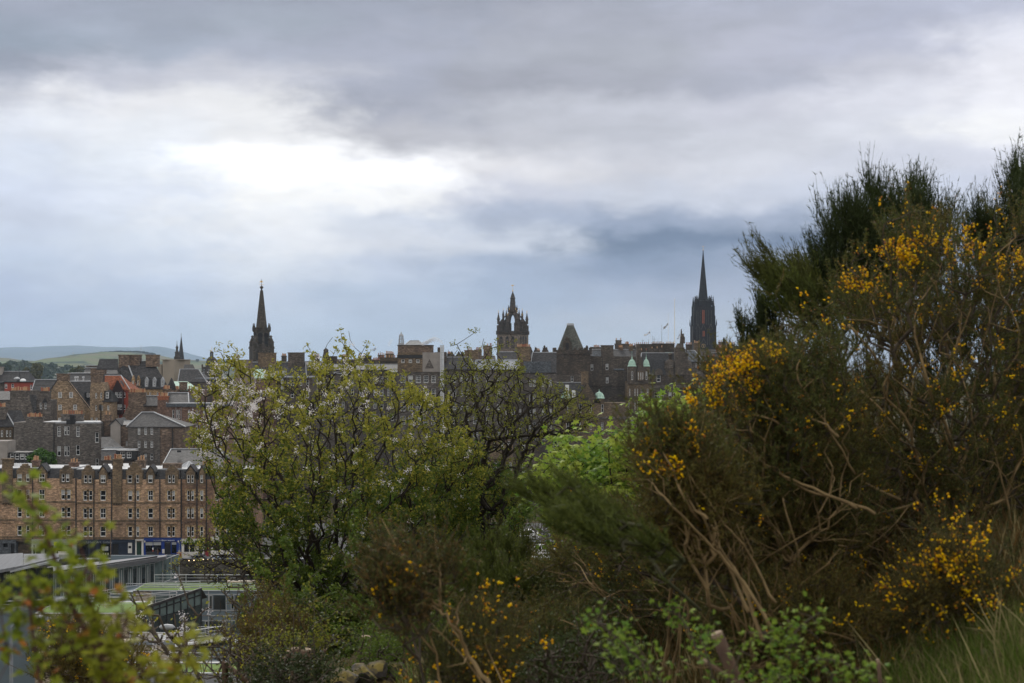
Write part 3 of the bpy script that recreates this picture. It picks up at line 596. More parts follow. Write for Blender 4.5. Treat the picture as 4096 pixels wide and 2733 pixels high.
# ---------------------------------------------------------------- cars
def car_meshes():
    if 'car' in _cache: return _cache['car']
    prof = [(-2.15,.35),(-2.2,.62),(-2.1,.9),(-1.15,1.0),(-.55,1.42),(.95,1.45),(1.75,1.02),(2.1,.98),(2.18,.55),(2.1,.3)]
    body = MB().ext(prof, -.85, .85); me = body.mesh('body')
    win = MB().ext([(-1.0,1.0),(-.5,1.36),(.2,1.39),(.2,1.0)], -.865, .865).ext([(.28,1.0),(.28,1.39),(.9,1.38),(1.5,1.0)], -.865, .865)
    ws = MB().add([(-1.19,-.72,1.01),(-1.19,.72,1.01),(-.6,.62,1.41),(-.6,-.62,1.41)], [(3,2,1,0)]).add([(1.74,-.7,1.06),(1.74,.7,1.06),(1.02,.62,1.45),(1.02,-.62,1.45)], [(0,1,2,3)])
    wh = MB()
    for i in range(14):
        pass
    def disc(r, w):
        m = MB(); n = 16; v = [(r*math.cos(2*math.pi*i/n), -w, r*math.sin(2*math.pi*i/n)) for i in range(n)]+[(r*math.cos(2*math.pi*i/n), w, r*math.sin(2*math.pi*i/n)) for i in range(n)]
        return m.add(v, [tuple(range(n)), tuple(range(2*n-1, n-1, -1))]+[(i, i+n, (i+1) % n+n, (i+1) % n) for i in range(n)])
    lamp = MB().box(-.04, -.16, -.07, .04, .16, .07).mesh('light'); lampr = lamp.copy()
    _cache['car'] = (me, win.mesh('side_window'), ws.mesh('windscreen'), disc(.33, .11).mesh('wheel'), disc(.2, .12).mesh('rim'), lamp, lampr)
    return _cache['car']
def car(label, mat, loc, rz, sc=(1, 1, 1)):
    e = empty('parked_car', loc, label, 'car', 'cars parked along the streets'); e.rotation_euler = (0, 0, rz); e.scale = sc
    bo, wi, ws, wh, ri, la, lr = car_meshes()
    o = obj('body', bo.copy(), mat, e); mo = o.modifiers.new('bevel', 'BEVEL'); mo.width = .08; mo.segments = 2
    obj('side_window', wi, M['pane'], e); obj('windscreen', ws, M['pane'], e)
    for sx in (-1.35, 1.35):
        for sy in (-.78, .78): w = obj('wheel', wh, M['tyre'], e, (sx, sy, .33)); obj('rim', ri, M['steel'], w)
    for sy in (-.62, .62): obj('headlight', la, M['white'], e, (-2.17, sy, .7)); obj('tail_light', lr, M['doorr'], e, (2.16, sy, .78))
    return e
zs = JZ-.148
car('dark blue-grey car parked before the blue restaurant', plain('dark_blue_car_paint', (.03,.036,.05), .3, .1, 1., spec=.5), (P(676,0,265.4)[0], 265.4, zs), 0)
car('grey saloon car parked under the white shopfront', plain('grey_car_paint', (.10,.11,.13), .3, .1, 1., spec=.5), (P(802,0,265.4)[0], 265.4, zs), R(180))
car('light blue car parked by the half hidden white shop', plain('light_blue_car_paint', (.08,.16,.30), .3, .1, 1., spec=.5), (P(895,0,265.4)[0], 265.4, zs), 0)
car('dark car whose roof just shows over the wall by the sage shop', M['black'], (P(318,0,265.)[0], 265., zs), 0)
# street things
b = thing('planter', 'red planter with an orange rim beside the blue restaurant', 'planter', 268, 707, 2233)
b.box('pot', M['doorr'], 710, 2214, 723, 2233, 0, .7); b.box('rim', M['pot'], 706, 2211, 724, 2213.9, -.1, .9); b.box('plant', M['sage'], 713, 2203, 720, 2210.9, .2, .4)
b = thing('awning_stall', 'dark covered stall on the pavement before the blue restaurant', 'stall', 267.6, 583, 2233)
b.froof([(584,2220,0),(622,2220,0),(617,2207,1.2),(586,2207,1.2)], M['ghost'], .08, 'canopy')
for x in (585, 620): b.box('leg', M['steel'], x, 2219, x+1, 2236, .05, .06)
b.box('counter', M['ghost'], 588, 2224, 616, 2235, .4, .5)
def person(label, px, py, D, shirt, h=1.7):
    e = empty('person', tuple(P(px, py, D)), label, 'person')
    m = MB(); s_ = h/1.7
    for x in (-.1, .1): m.lathe(x, 0, [(.06,0),(.065,.4),(.09,.8)], 8)
    m.lathe(0, 0, [(.14,.78),(.17,.95),(.14,1.1),(.19,1.32),(.17,1.42),(.06,1.47),(.055,1.52)], 10, sq=.65)
    for x in (-1, 1): m.tube([(x*.19, 0, 1.38), (x*.24, 0, 1.1), (x*.22, -.06, .82)], [.05, .042, .03], 6)
    m.lathe(0, 0, [(.05,1.5),(.09,1.56),(.1,1.62),(.085,1.7),(.03,1.74)], 10, sq=1.1)
    o = m.build('body', shirt, e); e.scale = (s_,)*3
    MB().lathe(0, .01, [(.09,1.6),(.108,1.66),(.09,1.73),(.03,1.765)], 10).build('hair', M['ghost'], e)
    return e
person('person in dark clothes standing before the blue restaurant', 623, 2234, 267, plain('dark_coat', (.03,.03,.045)))
person('person with brown top near the blue restaurant window', 631, 2231, 268.6, plain('brown_top', (.09,.05,.03)))
b = thing('street_lamp', 'tall dark lamp post on the pavement before the gallery', 'street lamp', 266.8, 443, 2234)
MB().tube([(0,0,0),(0,0,b.Z(2150)),(0,0,b.Z(2093))], [.11,.07,.05], 8).build('pole', M['brownr'], b.e); MB().lathe(-.15, 0, [(.05, b.Z(2093)), (.2, b.Z(2091)), (.16, b.Z(2087)), (.02, b.Z(2085))], 8).build('lantern', M['leadd'], b.e)
# ================================================================ OLD TOWN, LEFT PART
def YB(D): return HY-(float(np.interp(D, KY, KZ))+.2)*F/D
def G(name, label, D, x0, group=None, cat='building'): return B(name, label, D, x0, YB(D), cat, group)
BG = 'old town houses behind the tenements'
# far left
b = G('house', 'long grey slate roof at the far left below the dark woods', 430, -60, BG); y = YB(430)
b.wall(-60, 1530, 112, y, 9, M['mid']); b.roof(-60, 112, 1531, 1486, 9, M['slated']); b.chim(-10, 1468, 8, 1500, M['render'], y=3)
b = G('house', 'bright red flat-roofed house with small white windows at the far left', 402, 18, BG); y = YB(402)
b.wall(18, 1530, 134, y, 9, M['red'], [(18.5,1536,29,1554),(45,1536,56,1552),(120,1540,128,1559)]); b.box('roof_slab', M['ghost'], 14, 1526, 138, 1530.2, y=-.5, dep=10)
b.box('wall', M['mid'], -20, 1535, 17.5, y, 1, 7); b.box('roof_slab', M['ghost'], -22, 1529, 17.4, 1534.9, .6, 8)
d = thing('satellite_dish', 'grey satellite dish on the red flat-roofed house', 'satellite dish', 404, 62, 1526)
MB().lathe(d.X(68), 0, [(.9, d.Z(1517)), (.75, d.Z(1512)), (.2, d.Z(1508))], 12).build('dish', M['lead'], d.e); d.box('mast', M['iron'], 67, 1516, 68.5, 1526, 0, .1)
d = thing('roof_dome', 'low white plastic dome on the red flat-roofed house', 'dome', 404, 82, 1527)
MB().lathe(d.X(92), 0, [(.85, d.Z(1526)), (.8, d.Z(1520)), (.45, d.Z(1516)), (.05, d.Z(1515))], 14).build('dome', M['white'], d.e)
d = thing('weathervane', 'black weathervane on a pointed stand above the red house', 'weathervane', 406, 70, 1526)
MB().lathe(d.X(77), 0, [(1., d.Z(1526)), (.25, d.Z(1505)), (.06, d.Z(1490)), (.05, d.Z(1464))], 6).build('stand', M['iron'], d.e); d.box('vane', M['iron'], 73, 1476, 82, 1479, 0, .1)
b = G('house', 'dark slate roofed house between the red house and the brown gable', 392, 133, BG); y = YB(392)
b.wall(133, 1560, 226, y, 8, M['mid']); b.roof(133, 226, 1562, 1519, 8, M['slated'], hl=12); b.string(140, 222, 1541, .12, -.4+.5)
# the big crow-coloured rubble gable
b = G('tenement_gable', 'broad brown rubble gable with four small white windows and a tall chimney', 352, 190, BG); y = YB(352)
b.poly('wall', M['rubble'], [(196,1565),(227,1522),(272,1522),(361,1636),(361,y),(196,y)], .8, y=.5); b.box('side_walls', M['rubble'], 197, 1640, 360.8, y, 1.35, 7)
for x0, yt, x1, yb in ((231,1569,245,1592),(275,1569,289,1592),(231,1620,245,1641),(291,1620,305,1641),(231,1672,245,1686)):
    f, p, bl, su = sash(b.X(x1)-b.X(x0), b.Z(yt)-b.Z(yb), 3, 2); w = obj('window', f, M['white'], b.e, (b.X(x0), .44, b.Z(yb))); obj('pane', p, M['pane'], w)
b.chim(227, 1495, 272, 1524, M['brownr'], y=.45, dep=1.5)
b.froof([(272,1521,.3),(364,1640,.3),(364,1640,9),(272,1521,9)], M['slated'], .3); b.froof([(193,1569,.3),(227,1521,.3),(227,1521,9),(193,1569,9)], M['slated'], .3)
b = G('house', 'slate roof with a flat lead top and one white skylight between the gables', 360, 280, BG); y = YB(360)
b.froof([(300,1640,.1),(365,1640,.1),(365,1527,5.5),(282,1527,5.5)], M['slate'], .3); b.box('lead_top', M['lead'], 280, 1524, 366, 1527, 5.5, 3); b.wall(300, 1641, 366, y, 7, M['mid'], y=.4)
b.box('dormer', M['slated'], 338, 1568, 356, 1594, 1.2, 2.5); f, p, bl, su = sash(b.X(352)-b.X(342), 1.1, 2, 1); w = obj('window', f, M['white'], b.e, (b.X(342), 1.1, b.Z(1590))); obj('pane', p, M['pane'], w)
b = G('tower_house', 'narrow brown stone stair gable with a tall chimney beside the maroon bay', 344, 358, BG); y = YB(344)
b.wall(360, 1560, 415, y, 6, M['rubble'], cols(((381,388),(401,408)), 1572, 1594)+cols(((381,388),(405,412)), 1622, 1643)+cols(((363,371),(382,390)), 1671, 1687))
b.poly('gable', M['rubble'], [(360,1560.1),(415,1560.1),(404,1530),(365,1530)], 5.9, y=.05); b.chim(363, 1495, 404, 1531, M['brownr'], y=0, dep=2)
b.wall(415.2, 1606, 447, y, 6, M['rubble'], cols(((429,437),), 1622, 1641)+cols(((429,437),), 1572+100, 1687)); b.roof(415, 449, 1606, 1560, 7, M['slated'], hl=-14, hr=10, ridge=False)
b.box('dormer', M['slated'], 415, 1565, 434, 1596, .4, 3); f, p, bl, su = sash(.68, 1.5, 2, 1); w = obj('window', f, M['white'], b.e, (b.X(422), .3, b.Z(1594))); obj('pane', p, M['pane'], w)
b.box('drain_hopper', M['iron'], 396, 1619, 405, 1640, -.3, .28); b.pipe(404, 1640, 1700)
b = G('plant_block', 'long flat-topped dark slate block with steel roof vents', 385, 270, BG); y = YB(385)
b.froof([(276,1530,.2),(420,1530,.2),(410,1494,4),(272,1494,4)], M['slated'], .3); b.box('lead_top', M['lead'], 271, 1491.5, 412, 1494, 4, 5); b.box('wall', M['mid'], 276, 1530.5, 415, y, .5, 8)
b.froof([(408,1494,.3),(450,1556,.3),(450,1600,.6),(412,1600,.6)], M['slated'], .3); b.chim(362, 1473, 418, 1496, M['brownr'], y=2, dep=2)
for i, x in enumerate((299, 308, 331)):
    d = thing('roof_vent', ('steel roof vent, leftmost of three in a row', 'middle steel roof vent of the row of three', 'steel roof vent standing apart at the right of the row')[i], 'vent', 384, x, 1523, 'steel vents on the slate block')
    MB().lathe(d.X(x+3), 0, [(.2,0),(.2,.6),(.32,.7),(.32,1.),(.22,1.1)], 10).build('cowl', M['steel'], d.e)
b = G('roof_block', 'upper slate roof with pale lead bands behind the vents', 400, 333, BG); y = YB(400)
b.froof([(333,1496,.1),(480,1496,.1),(465,1473,3.2),(342,1473,3.2)], M['slated'], .3); b.box('lead_top', M['lead'], 338, 1470, 466, 1473, 3.2, 5); b.box('upper_wall', M['mid'], 345, 1463, 450, 1470, 4, 4); b.box('lead_edge', M['lead'], 342, 1461, 452, 1463, 3.8, 4.3); b.box('wall', M['mid'], 334, 1496.5, 478, y, .4, 7)
b = G('gable_house', 'house with orange tiled roof, red walls and a tall maroon bay window', 350, 425, BG); y = YB(350)
b.wall(452, 1560, 513, y, 7, M['red'], cols(((494,502),), 1569, 1592)+cols(((494,502),), 1620, 1640)); b.roof(424, 517, 1561, 1502, 9, M['tile'], hl=0, hr=38, y=.0)
b.wall(450, 1554, 490, 1658, 1.5, M['maroon'], cols(((460,469),(470,478),(479,488)), 1568, 1592)+cols(((460,469),(470,478),(479,488)), 1617, 1640), y=-1.3, name='bay')
b.poly('bay_gable', M['maroon'], [(450,1553.9),(490,1553.9),(476,1523),(464,1523)], 2.8, y=-1.3); b.froof([(438,1556,-1.45),(450,1556,-1.45),(470,1514,-1.45),(470,1514,-.1)], M['tile'], .2); b.froof([(470,1514,-1.45),(492,1556,-1.45),(500,1556,-.2),(470,1514,1)], M['tile'], .2)
f, p, bl, su = sash(.8, 1.4, 1, 1); w = obj('window', f, M['white'], b.e, (b.X(463), -.08, b.Z(1684))); obj('pane', p, M['pane'], w)
# the large slate roof with chimneys and dormers
b = G('large_house', 'large steep slate-roofed house with massive chimney stacks and pale dormers', 372, 470, BG); y = YB(372)
b.wall(575, 1554, 672, y, 9, M['tan'], cols(((581,588),(597,604),(627,634),(690-45,698-45)), 1569, 1582)); b.wall(470, 1554, 574.8, y, 9, M['rubble'])
b.froof([(548,1553,-.3),(676,1553,-.3),(612,1445,6),(516,1445,6)], M['slate'], .3); b.froof([(516,1445,5.9),(548,1553,-.4),(470,1480,2),(468,1480,6)], M['slated'], .3); b.froof([(470,1480,2.2),(512,1480,2.2),(545,1551,-.2),(478,1551,-.2)], M['slate'], .3)
b.box('ridge', M['lead'], 516, 1443.5, 613, 1445.5, 6, .4); b.froof([(512,1462,3.6),(517,1462,3.6),(552,1553,-.5),(545,1553,-.5)], M['lead'], .1)
b.froof([(386,1475,3),(474,1475,3),(472,1436,6),(398,1436,6)], M['slated'], .3)
b.chim(474, 1419, 516, 1478, M['brownr'], y=4, dep=2.5); b.chim(516.5, 1419, 559, 1470, M['brownr'], y=5, dep=2.2); b.chim(583, 1419, 630, 1468, M['brownr'], y=4, dep=2.5, pots=0)
for x0, x1, st in ((526,538,1),(547,558,1),(579,592,0),(610,623,0),(643,655,0)):
    mt = M['tan'] if st else M['lead']; b.wall(x0, 1519, x1, 1548, 1.2, mt, [(x0+3, 1523, x1-3, 1545)], y=-.2, name='dormer', nx=2, nz=1); b.poly('dormer_gable', mt, [(x0,1518.8),(x1,1518.8),((x0+x1)/2,1502 if st else 1508)], 1., y=-.18)
    b.froof([(x0-22,1548,-.1),(x0-.5,1548,-.1),(x0-.5,1511,1.6),(x0-17,1511,1.6)], M['slated'], .15, name='dormer_roof')
b.chim(520, 1543, 560, 1556, M['brownr'], y=-1, dep=.8, pots=3)
b = G('turret', 'dark conical slate turret at the end of the large roof', 368, 668, BG); y = YB(368); zz = b.Z(1560)
MB().lathe(b.X(682), 1.2, [(1.05, b.Z(y)), (1.05, zz)], 14).build('wall', M['brownr'], b.e); MB().lathe(b.X(682), 1.2, [(1.15, zz), (.95, b.Z(1540)), (.1, b.Z(1512))], 14).build('roof', M['slated'], b.e)
b = G('concrete_block', 'tall windowless pale concrete block beside the thin church spire', 440, 645, BG, 'building'); y = YB(440)
m = MB(); X = b.X; Z = b.Z
m.add([(X(647),1,Z(y)),(X(700),-1.2,Z(y)),(X(735),1.5,Z(y)),(X(735),9,Z(y)),(X(647),9,Z(y)),(X(647),1,Z(1440)),(X(700),-1.2,Z(1440)),(X(735),1.5,Z(1440)),(X(735),9,Z(1440)),(X(647),9,Z(1440))], [(0,1,6,5),(1,2,7,6),(2,3,8,7),(3,4,9,8),(4,0,5,9),(5,6,7,8,9)]).build('wall', M['conc'], b.e)
b.box('parapet', M['conc'], 644, 1438, 738, 1440.1, -.6, 8.5); b.box('side_block', M['conc'], 632, 1458, 646.5, y, 2, 5)
# landmarks on the left skyline
b = B('church_spire', 'thin dark church spire far behind the concrete block', 900, 712, YB(900), 'spire'); X = b.X(722)
MB().lathe(X, 2, [(2.2, b.Z(YB(900))), (2.2, b.Z(1442)), (1.9, b.Z(1436)), (.12, b.Z(1345)), (.08, b.Z(1332))], 8).build('spire', M['slated'], b.e); b.box('tower', M['tron'], 709, 1452, 738, YB(900), .2, 5); MB().lathe(b.X(737), 2, [(.5, b.Z(1452)), (.1, b.Z(1438))], 6).build('pinnacle', M['slated'], b.e)
b = B('bell_lantern', 'ornate little stone bell lantern in front of the thin spire', 700, 696, YB(700), 'lantern'); X = b.X(706); Z = b.Z
MB().lathe(X, 1, [(1.5, Z(YB(700))), (1.5, Z(1428)), (1., Z(1425)), (1., Z(1412)), (1.3, Z(1410)), (.6, Z(1406)), (.55, Z(1392)), (.8, Z(1391)), (.35, Z(1385)), (.15, Z(1380)), (.06, Z(1362))], 10).build('lantern', M['tron'], b.e)
b = B('domed_building', 'dark ribbed dome with a small gilt-topped lantern on the skyline', 760, 800, YB(760), 'building'); X = b.X(840.5); Z = b.Z
b.wall(806, 1468, 876, YB(760), 9, M['tron'], cols(((812,819),(833,846),(860,867)), 1478, 1500), nx=1); MB().lathe(X, 4, [(3.3, Z(1468)), (3.3, Z(1458)), (3.0, Z(1457)), (2.9, Z(1445)), (2.5, Z(1437)), (1.7, Z(1430)), (1., Z(1427))], 16).build('dome', M['tron'], b.e)
m = MB(); 
for i in range(8): a = i*math.pi/4; m.tube([(X+.8*math.cos(a), 4+.8*math.sin(a), Z(1427)), (X+.8*math.cos(a), 4+.8*math.sin(a), Z(1413))], .14, 5)
m.lathe(X, 4, [(1., Z(1413)), (.95, Z(1410)), (.5, Z(1406)), (.1, Z(1405))], 10); m.build('cupola', M['tron'], b.e); MB().lathe(X, 4, [(.12, Z(1405)), (.2, Z(1402)), (.06, Z(1399)), (.05, Z(1386))], 6).build('finial', M['gold'], b.e)
for x in (806, 822, 858, 872): b.chim(x, 1458, x+5, 1469, M['tron'], y=.2, dep=1, cap=False)
# mid left behind the blossom
b = G('copper_roof_building', 'building with a bright green copper roof and buff chimney pots', 410, 685, BG); y = YB(410)
b.froof([(690,1560,0),(800,1560,0),(750,1526,5),(694,1526,5)], M['copper'], .25); b.wall(688, 1560, 805, y, 8, M['redbr'], y=.3); b.chim(717, 1528, 745, 1562, M['brownr'], y=-.5, dep=1.5); b.chim(697, 1557, 716, 1575, M['brownr'], y=-1, dep=1, pots=6); b.chim(752, 1556, 800, 1600, M['redbr'], y=-1, dep=1.2, pots=5)
b = G('hall', 'broad grey slate roofed hall right of the concrete block', 425, 716, BG); y = YB(425)
b.roof(716, 824, 1528, 1477, 9, M['slate'], hl=8, hr=34); b.wall(716, 1528, 860, y, 9, M['mid']); b.froof([(735,1476,6),(780,1476,6),(772,1458,8),(737,1458,8)], M['slated'], .2)
b.box('lead_roof', M['leadd'], 780, 1512, 905, 1518, 1, 7); b.box('upper_wall', M['slated'], 782, 1518.1, 905, 1540, 1.2, 6)
b = G('brick_house', 'brown gabled brick house with a long row of buff chimney pots', 336, 488, BG); y = YB(336)
b.poly('wall', M['brownr'], [(490,1700),(490,1664),(513,1622),(513,1600),(580,1600),(580,1700)], 7, y=.2); b.wall(490, 1700.1, 640, y, 7, M['brownr'], y=.2); b.chim(513, 1570, 579, 1601, M['brownr'], y=.1, dep=1.5, pots=11)
b.roof(580, 640, 1623, 1583, 7, M['slate'], hl=0, hr=6); b.wall(580.1, 1623, 640, 1700, 6.8, M['brownr'], y=.25)
b = G('brick_house', 'red brick stack and slate roof right of the long pot row', 330, 630, BG); y = YB(330)
b.wall(630, 1600, 672, y, 6, M['redbr'], [(636,1660,642,1690)]); b.chim(631, 1585, 670, 1601, M['potr'], y=0, dep=1.2, pots=7); b.chim(650, 1556, 678, 1600, M['brownr'], y=4, dep=1.5, pots=6)
b.roof(672, 752, 1614, 1571, 8, M['slate'], hl=6, hr=4); b.wall(672, 1614, 752, 1640, 7, M['redbr'], y=.1)
b = G('tenement', 'long reddish brown tenement with white drainpipes behind the white blossom', 320, 666, BG); y = YB(320)
b.box('lead_roof', M['slateb'], 664, 1614, 905, 1628, -.4, 8)
wl = cols(((689,697),(706,712),(714,720),(752,760),(783,790),(812,820),(845,853),(880,888)), 1640, 1675)+cols(((730,736),(752,760),(783,790),(812,820),(845,853),(880,888)), 1690, 1722)+cols(((705,712),(752,760),(783,790),(812,820),(880,888)), 1745, 1780)
b.wall(666, 1628, 905, y, 8, M['redbr'], wl)
for x in (703, 724, 770, 797): b.box('drainpipe', M['lead'], x, 1630, x+1.2, 1790, -.15, .13)
b.chim(850, 1560, 905, 1628, M['redbr'], y=1, dep=2, pots=6)
# front rank left
b = G('house', 'dark stone house with two chimney-pot rows at the far left', 326, -60, BG); y = YB(326)
b.poly('wall', M['mid'], [(40,1600),(40,1563),(116,1563),(116,1578),(150,1690),(150,y),(-60,y),(-60,1600)], 7, y=.1); b.chim(40, 1563, 116, 1580, M['mid'], y=.05, dep=1.6, pots=15)
b.froof([(-60,1600,0),(40,1600,0),(40,1565,5),(-60,1565,5)], M['slate'], .2)
b.chim(152, 1565, 196, 1600, M['mid'], y=.6, dep=1.5, pots=8); b.wall(146, 1600, 200, y, 5, M['mid'], cols(((159,167),(178,186)), 1612, 1637), y=.4); b.poly('dormer_gable', M['slated'], [(168,1611),(190,1611),(179,1592)], 1, y=.2)
b.froof([(116,1580,.2),(146,1580,.2),(146,1660,-.3),(138,1660,-.3)], M['slate'], .2)
b = G('house', 'low slate roofs with a buff pot stack at the left picture edge', 316, -60, BG); y = YB(316)
b.wall(-60, 1705, 50, y, 5, M['tand'], cols(((3,12),(24,32),(38,44)), 1722, 1748)); b.roof(-60, 56, 1706, 1642, 7, M['slated'], hl=0, hr=40); b.chim(-14, 1628, 19, 1680, M['mid'], y=1, pots=6)
b.froof([(22,1690,1),(104,1690,1),(84,1642,4),(34,1642,4)], M['slated'], .2)
b = G('tenement', 'dark grey masonry block with a blank brick-like wall and sash windows', 310, 52, BG); y = YB(310)
b.wall(55, 1690, 217, y, 8, M['greyb']); w1_ = [(229,1707,243,1746),(257,1706,266,1741),(268,1706,277,1741),(304,1707,319,1747),(380,1731,395,1771),(229,1785,243,1825),(257,1785,266,1825),(268,1785,277,1825),(304,1781,319,1821),(382,1834,394,1872)]
b.wall(217.2, 1694, 405, y, 8, M['greyb'], w1_, y=.05, blind=.3); b.chim(103, 1668, 166, 1691, M['greyb'], y=.05, dep=1.5, pots=10)
b.box('flat_roof', M['lead'], 170, 1688, 403, 1693.9, .5, 7); b.box('flue_block', M['ghost'], 265, 1678, 298, 1697, -.1, 1.2); b.box('flue_block', M['ghost'], 279, 1660, 296, 1678, 0, 1.); b.pipe(216, 1694, 1840)
b.chim(245, 1657, 328, 1690, M['greyb'], y=4, dep=1.4, pots=10); b.chim(405.3, 1681, 441, 1745, M['brownr'], y=2, dep=2); b.chim(418, 1660, 440, 1681, M['brownr'], y=3, dep=1, pots=2)
b = G('rendered_gable', 'plain pale grey rendered gable beside the hipped slate house', 308, 441, BG); y = YB(308)
b.gable(442, 482, 1700, 1681, y, 7, M['render'], M['slate'], xa=463); b.wall(482.2, 1700, 512, y, 6, M['brownr'], [(503,1765,510,1790)], y=.3); b.roof(463, 535, 1702, 1684, 7, M['slate'], y=.6)
b = G('hipped_house', 'square grey house under a pyramid-like hipped slate roof', 304, 510, BG); y = YB(304)
b.wall(512, 1707, 640, y, 9, M['greyb'], cols(((551,561),(577,587),(602,612)), 1712, 1739)+cols(((551,561),(577,587),(602,612)), 1765, 1791)+cols(((551,561),(577,587),(602,612)), 1815, 1841), nx=2, nz=2)
b.wall(640.2, 1707, 738, y, 8, M['brownr'], y=.15); b.roof(512, 738, 1707, 1649, 9, M['slate'], hl=62, hr=130); b.box('skylight', M['ghost'], 645, 1690, 670, 1699, 1.5, 1.5); b.pipe(690, 1710, 1800)  # the right wall's different light is put into its browner stone
b = G('low_house', 'low dark slate roof below the rendered gable', 300, 405, BG); y = YB(300)
b.wall(405, 1792, 492, y, 5, M['mid']); b.froof([(405,1791,0),(492,1791,0),(440,1748,4),(405,1748,4)], M['slate'], .2); b.box('lead_edge', M['lead'], 405, 1789, 492, 1791.5, -.2, .19)
b = G('mansard_house', 'house with a boxy black dormer holding two white windows', 294, 405, BG); y = YB(294)
b.froof([(405,1842,0),(470,1842,0),(475,1800,3),(405,1800,3)], M['slate'], .2); b.wall(405, 1843, 560, y, 6, M['mid'], y=.3); b.box('lead_edge', M['lead'], 405, 1798, 540, 1800.5, 3, 3)
b.wall(463, 1803, 547, 1842, 2, M['black'], [(481,1808,500,1833),(507,1808,525,1833)], y=-.3, name='dormer', nx=2); b.chim(412, 1841, 448, 1862, M['mid'], y=-1, dep=1, pots=7)
b = G('hall', 'broad hipped slate hall with white lead hips behind the dark twin gables', 288, 650, BG); y = YB(288)
b.wall(655, 1862, 905, y, 9, M['mid']); b.roof(655, 905, 1863, 1796, 12, M['slate'], hl=36, hr=30); b.box('skylight', M['ghost'], 708, 1802, 722, 1810, 3, .6)
b = G('glazed_house', 'dark boxy glass extension behind the bright tree at the far left', 296, 30, BG); y = YB(296)
b.wall(34, 1810, 115, y, 5, M['black'], cols(((40,56),(60,76),(80,96),(98,112)), 1815, 1838)); b.wall(-60, 1765, 29, y, 5, M['render'], y=-.2)
# ================================================================ THE DENSE CENTRE OF THE SKYLINE
# steeple
b = B('steeple', 'dark octagonal stone steeple with a square base and gilt weathervane', 566, 975, YB(566), 'steeple'); X, Z = b.X, b.Z
cx = X(1037.5); cy = 5.; rs = lambda w: w/2/F*566
rot = R(22)
def sqrot(m, w, z0, z1, rot=rot, n=4):
    r = w/2*1.414/(math.cos(rot)+math.sin(rot))*1.0 if n == 4 else w/2
    return m.lathe(cx, cy, [(r, z0), (r, z1)], n, rot+math.pi/4 if n == 4 else rot)
m = MB(); sqrot(m, rs(109)*2, Z(YB(566)), Z(1392)); m.build('tower', M['tron'], b.e)
m = MB(); sqrot(m, rs(117)*2, Z(1394), Z(1391)); sqrot(m, rs(112)*2, Z(1391), Z(1386)); m.build('cornice', M['tron'], b.e)
m = MB(); r2 = rs(66); m.lathe(cx, cy, [(r2, Z(1386)), (r2, Z(1328)), (r2*1.08, Z(1327)), (r2*1.08, Z(1324)), (r2, Z(1324)), (r2*.95, Z(1318))], 8, R(22)); m.build('belfry', M['tron'], b.e)
for i in range(8):
    a = R(22)+math.pi/8+i*math.pi/4; rr = r2*math.cos(math.pi/8)
    if math.sin(a) > .3: continue
    q = MB(); t_ = Vector((-math.sin(a), math.cos(a), 0)); nrm = Vector((math.cos(a), math.sin(a), 0)); c = Vector((cx, cy, 0))+nrm*(rr+.03)
    w_, z0, z1 = .75, Z(1376), Z(1352); pts = [(-w_,z0),(w_,z0),(w_,z1)]+[(w_*math.cos(k*math.pi/6), z1+w_*math.sin(k*math.pi/6)) for k in range(1, 6)]+[(-w_,z1)]
    q.add([tuple(c+t_*u+Vector((0, 0, v))) for u, v in pts], [tuple(range(len(pts)))]); q.build('louvre', M['ghost'], b.e)
    q = MB(); pts = [(1.0*math.cos(k*math.pi/8), Z(1341)+1.0*math.sin(k*math.pi/8)) for k in range(16)]; q.add([tuple(c+t_*u+Vector((0, 0, v))) for u, v in pts], [tuple(range(16))]); q.build('roundel', M['hub'], b.e)
m = MB()
for i in range(32): a = i*math.pi/16; m.tube([(cx+r2*1.0*math.cos(a), cy+r2*1.0*math.sin(a), Z(1324)), (cx+r2*1.0*math.cos(a), cy+r2*1.0*math.sin(a), Z(1312))], .12, 4)
m.lathe(cx, cy, [(r2*1.03, Z(1312)), (r2*1.03, Z(1310))], 8, R(22)); m.build('balustrade', M['tron'], b.e)
MB().lathe(cx, cy, [(rs(47), Z(1318)), (rs(43), Z(1300)), (rs(12.5), Z(1163)), (rs(14), Z(1162)), (rs(6), Z(1158))], 8, R(22)).build('spire', M['tron'], b.e)
pin = lambda w, h: MB().lathe(0, 0, [(w, 0), (w, h*.38), (w*1.25, h*.4), (w*.9, h*.46), (w*.3, h*.82), (w*.55, h*.88), (w*.1, h)], 8).mesh('pinnacle')
ps = pin(.45, 3.2)
for i in range(8): a = R(22)+i*math.pi/4; obj('pinnacle', ps, M['tron'], b.e, (cx+r2*1.02*math.cos(a), cy+r2*1.02*math.sin(a), Z(1324)))
pl = pin(1.2, 4.6); R4 = rs(109)*1.414/(math.cos(rot)+math.sin(rot))
for i in range(4):
    a = rot+math.pi/4+i*math.pi/2; obj('pinnacle', pl, M['tron'], b.e, (cx+(R4-1.5)*math.cos(a), cy+(R4-1.5)*math.sin(a), Z(1387)))
    MB().tube([(cx+(R4-2.2)*math.cos(a), cy+(R4-2.2)*math.sin(a), Z(1367)), (cx+(R4-3.2)*math.cos(a), cy+(R4-3.2)*math.sin(a), Z(1364)), (cx+r2*.9*math.cos(a), cy+r2*.9*math.sin(a), Z(1355))], [.3,.4,.5], 5).build('scroll_buttress', M['tron'], b.e)
MB().lathe(cx, cy, [(.35, Z(1158)), (.25, Z(1154)), (.75, Z(1149)), (.75, Z(1146)), (.2, Z(1141)), (.1, Z(1139)), (.07, Z(1113))], 8).build('finial', M['tron'], b.e)
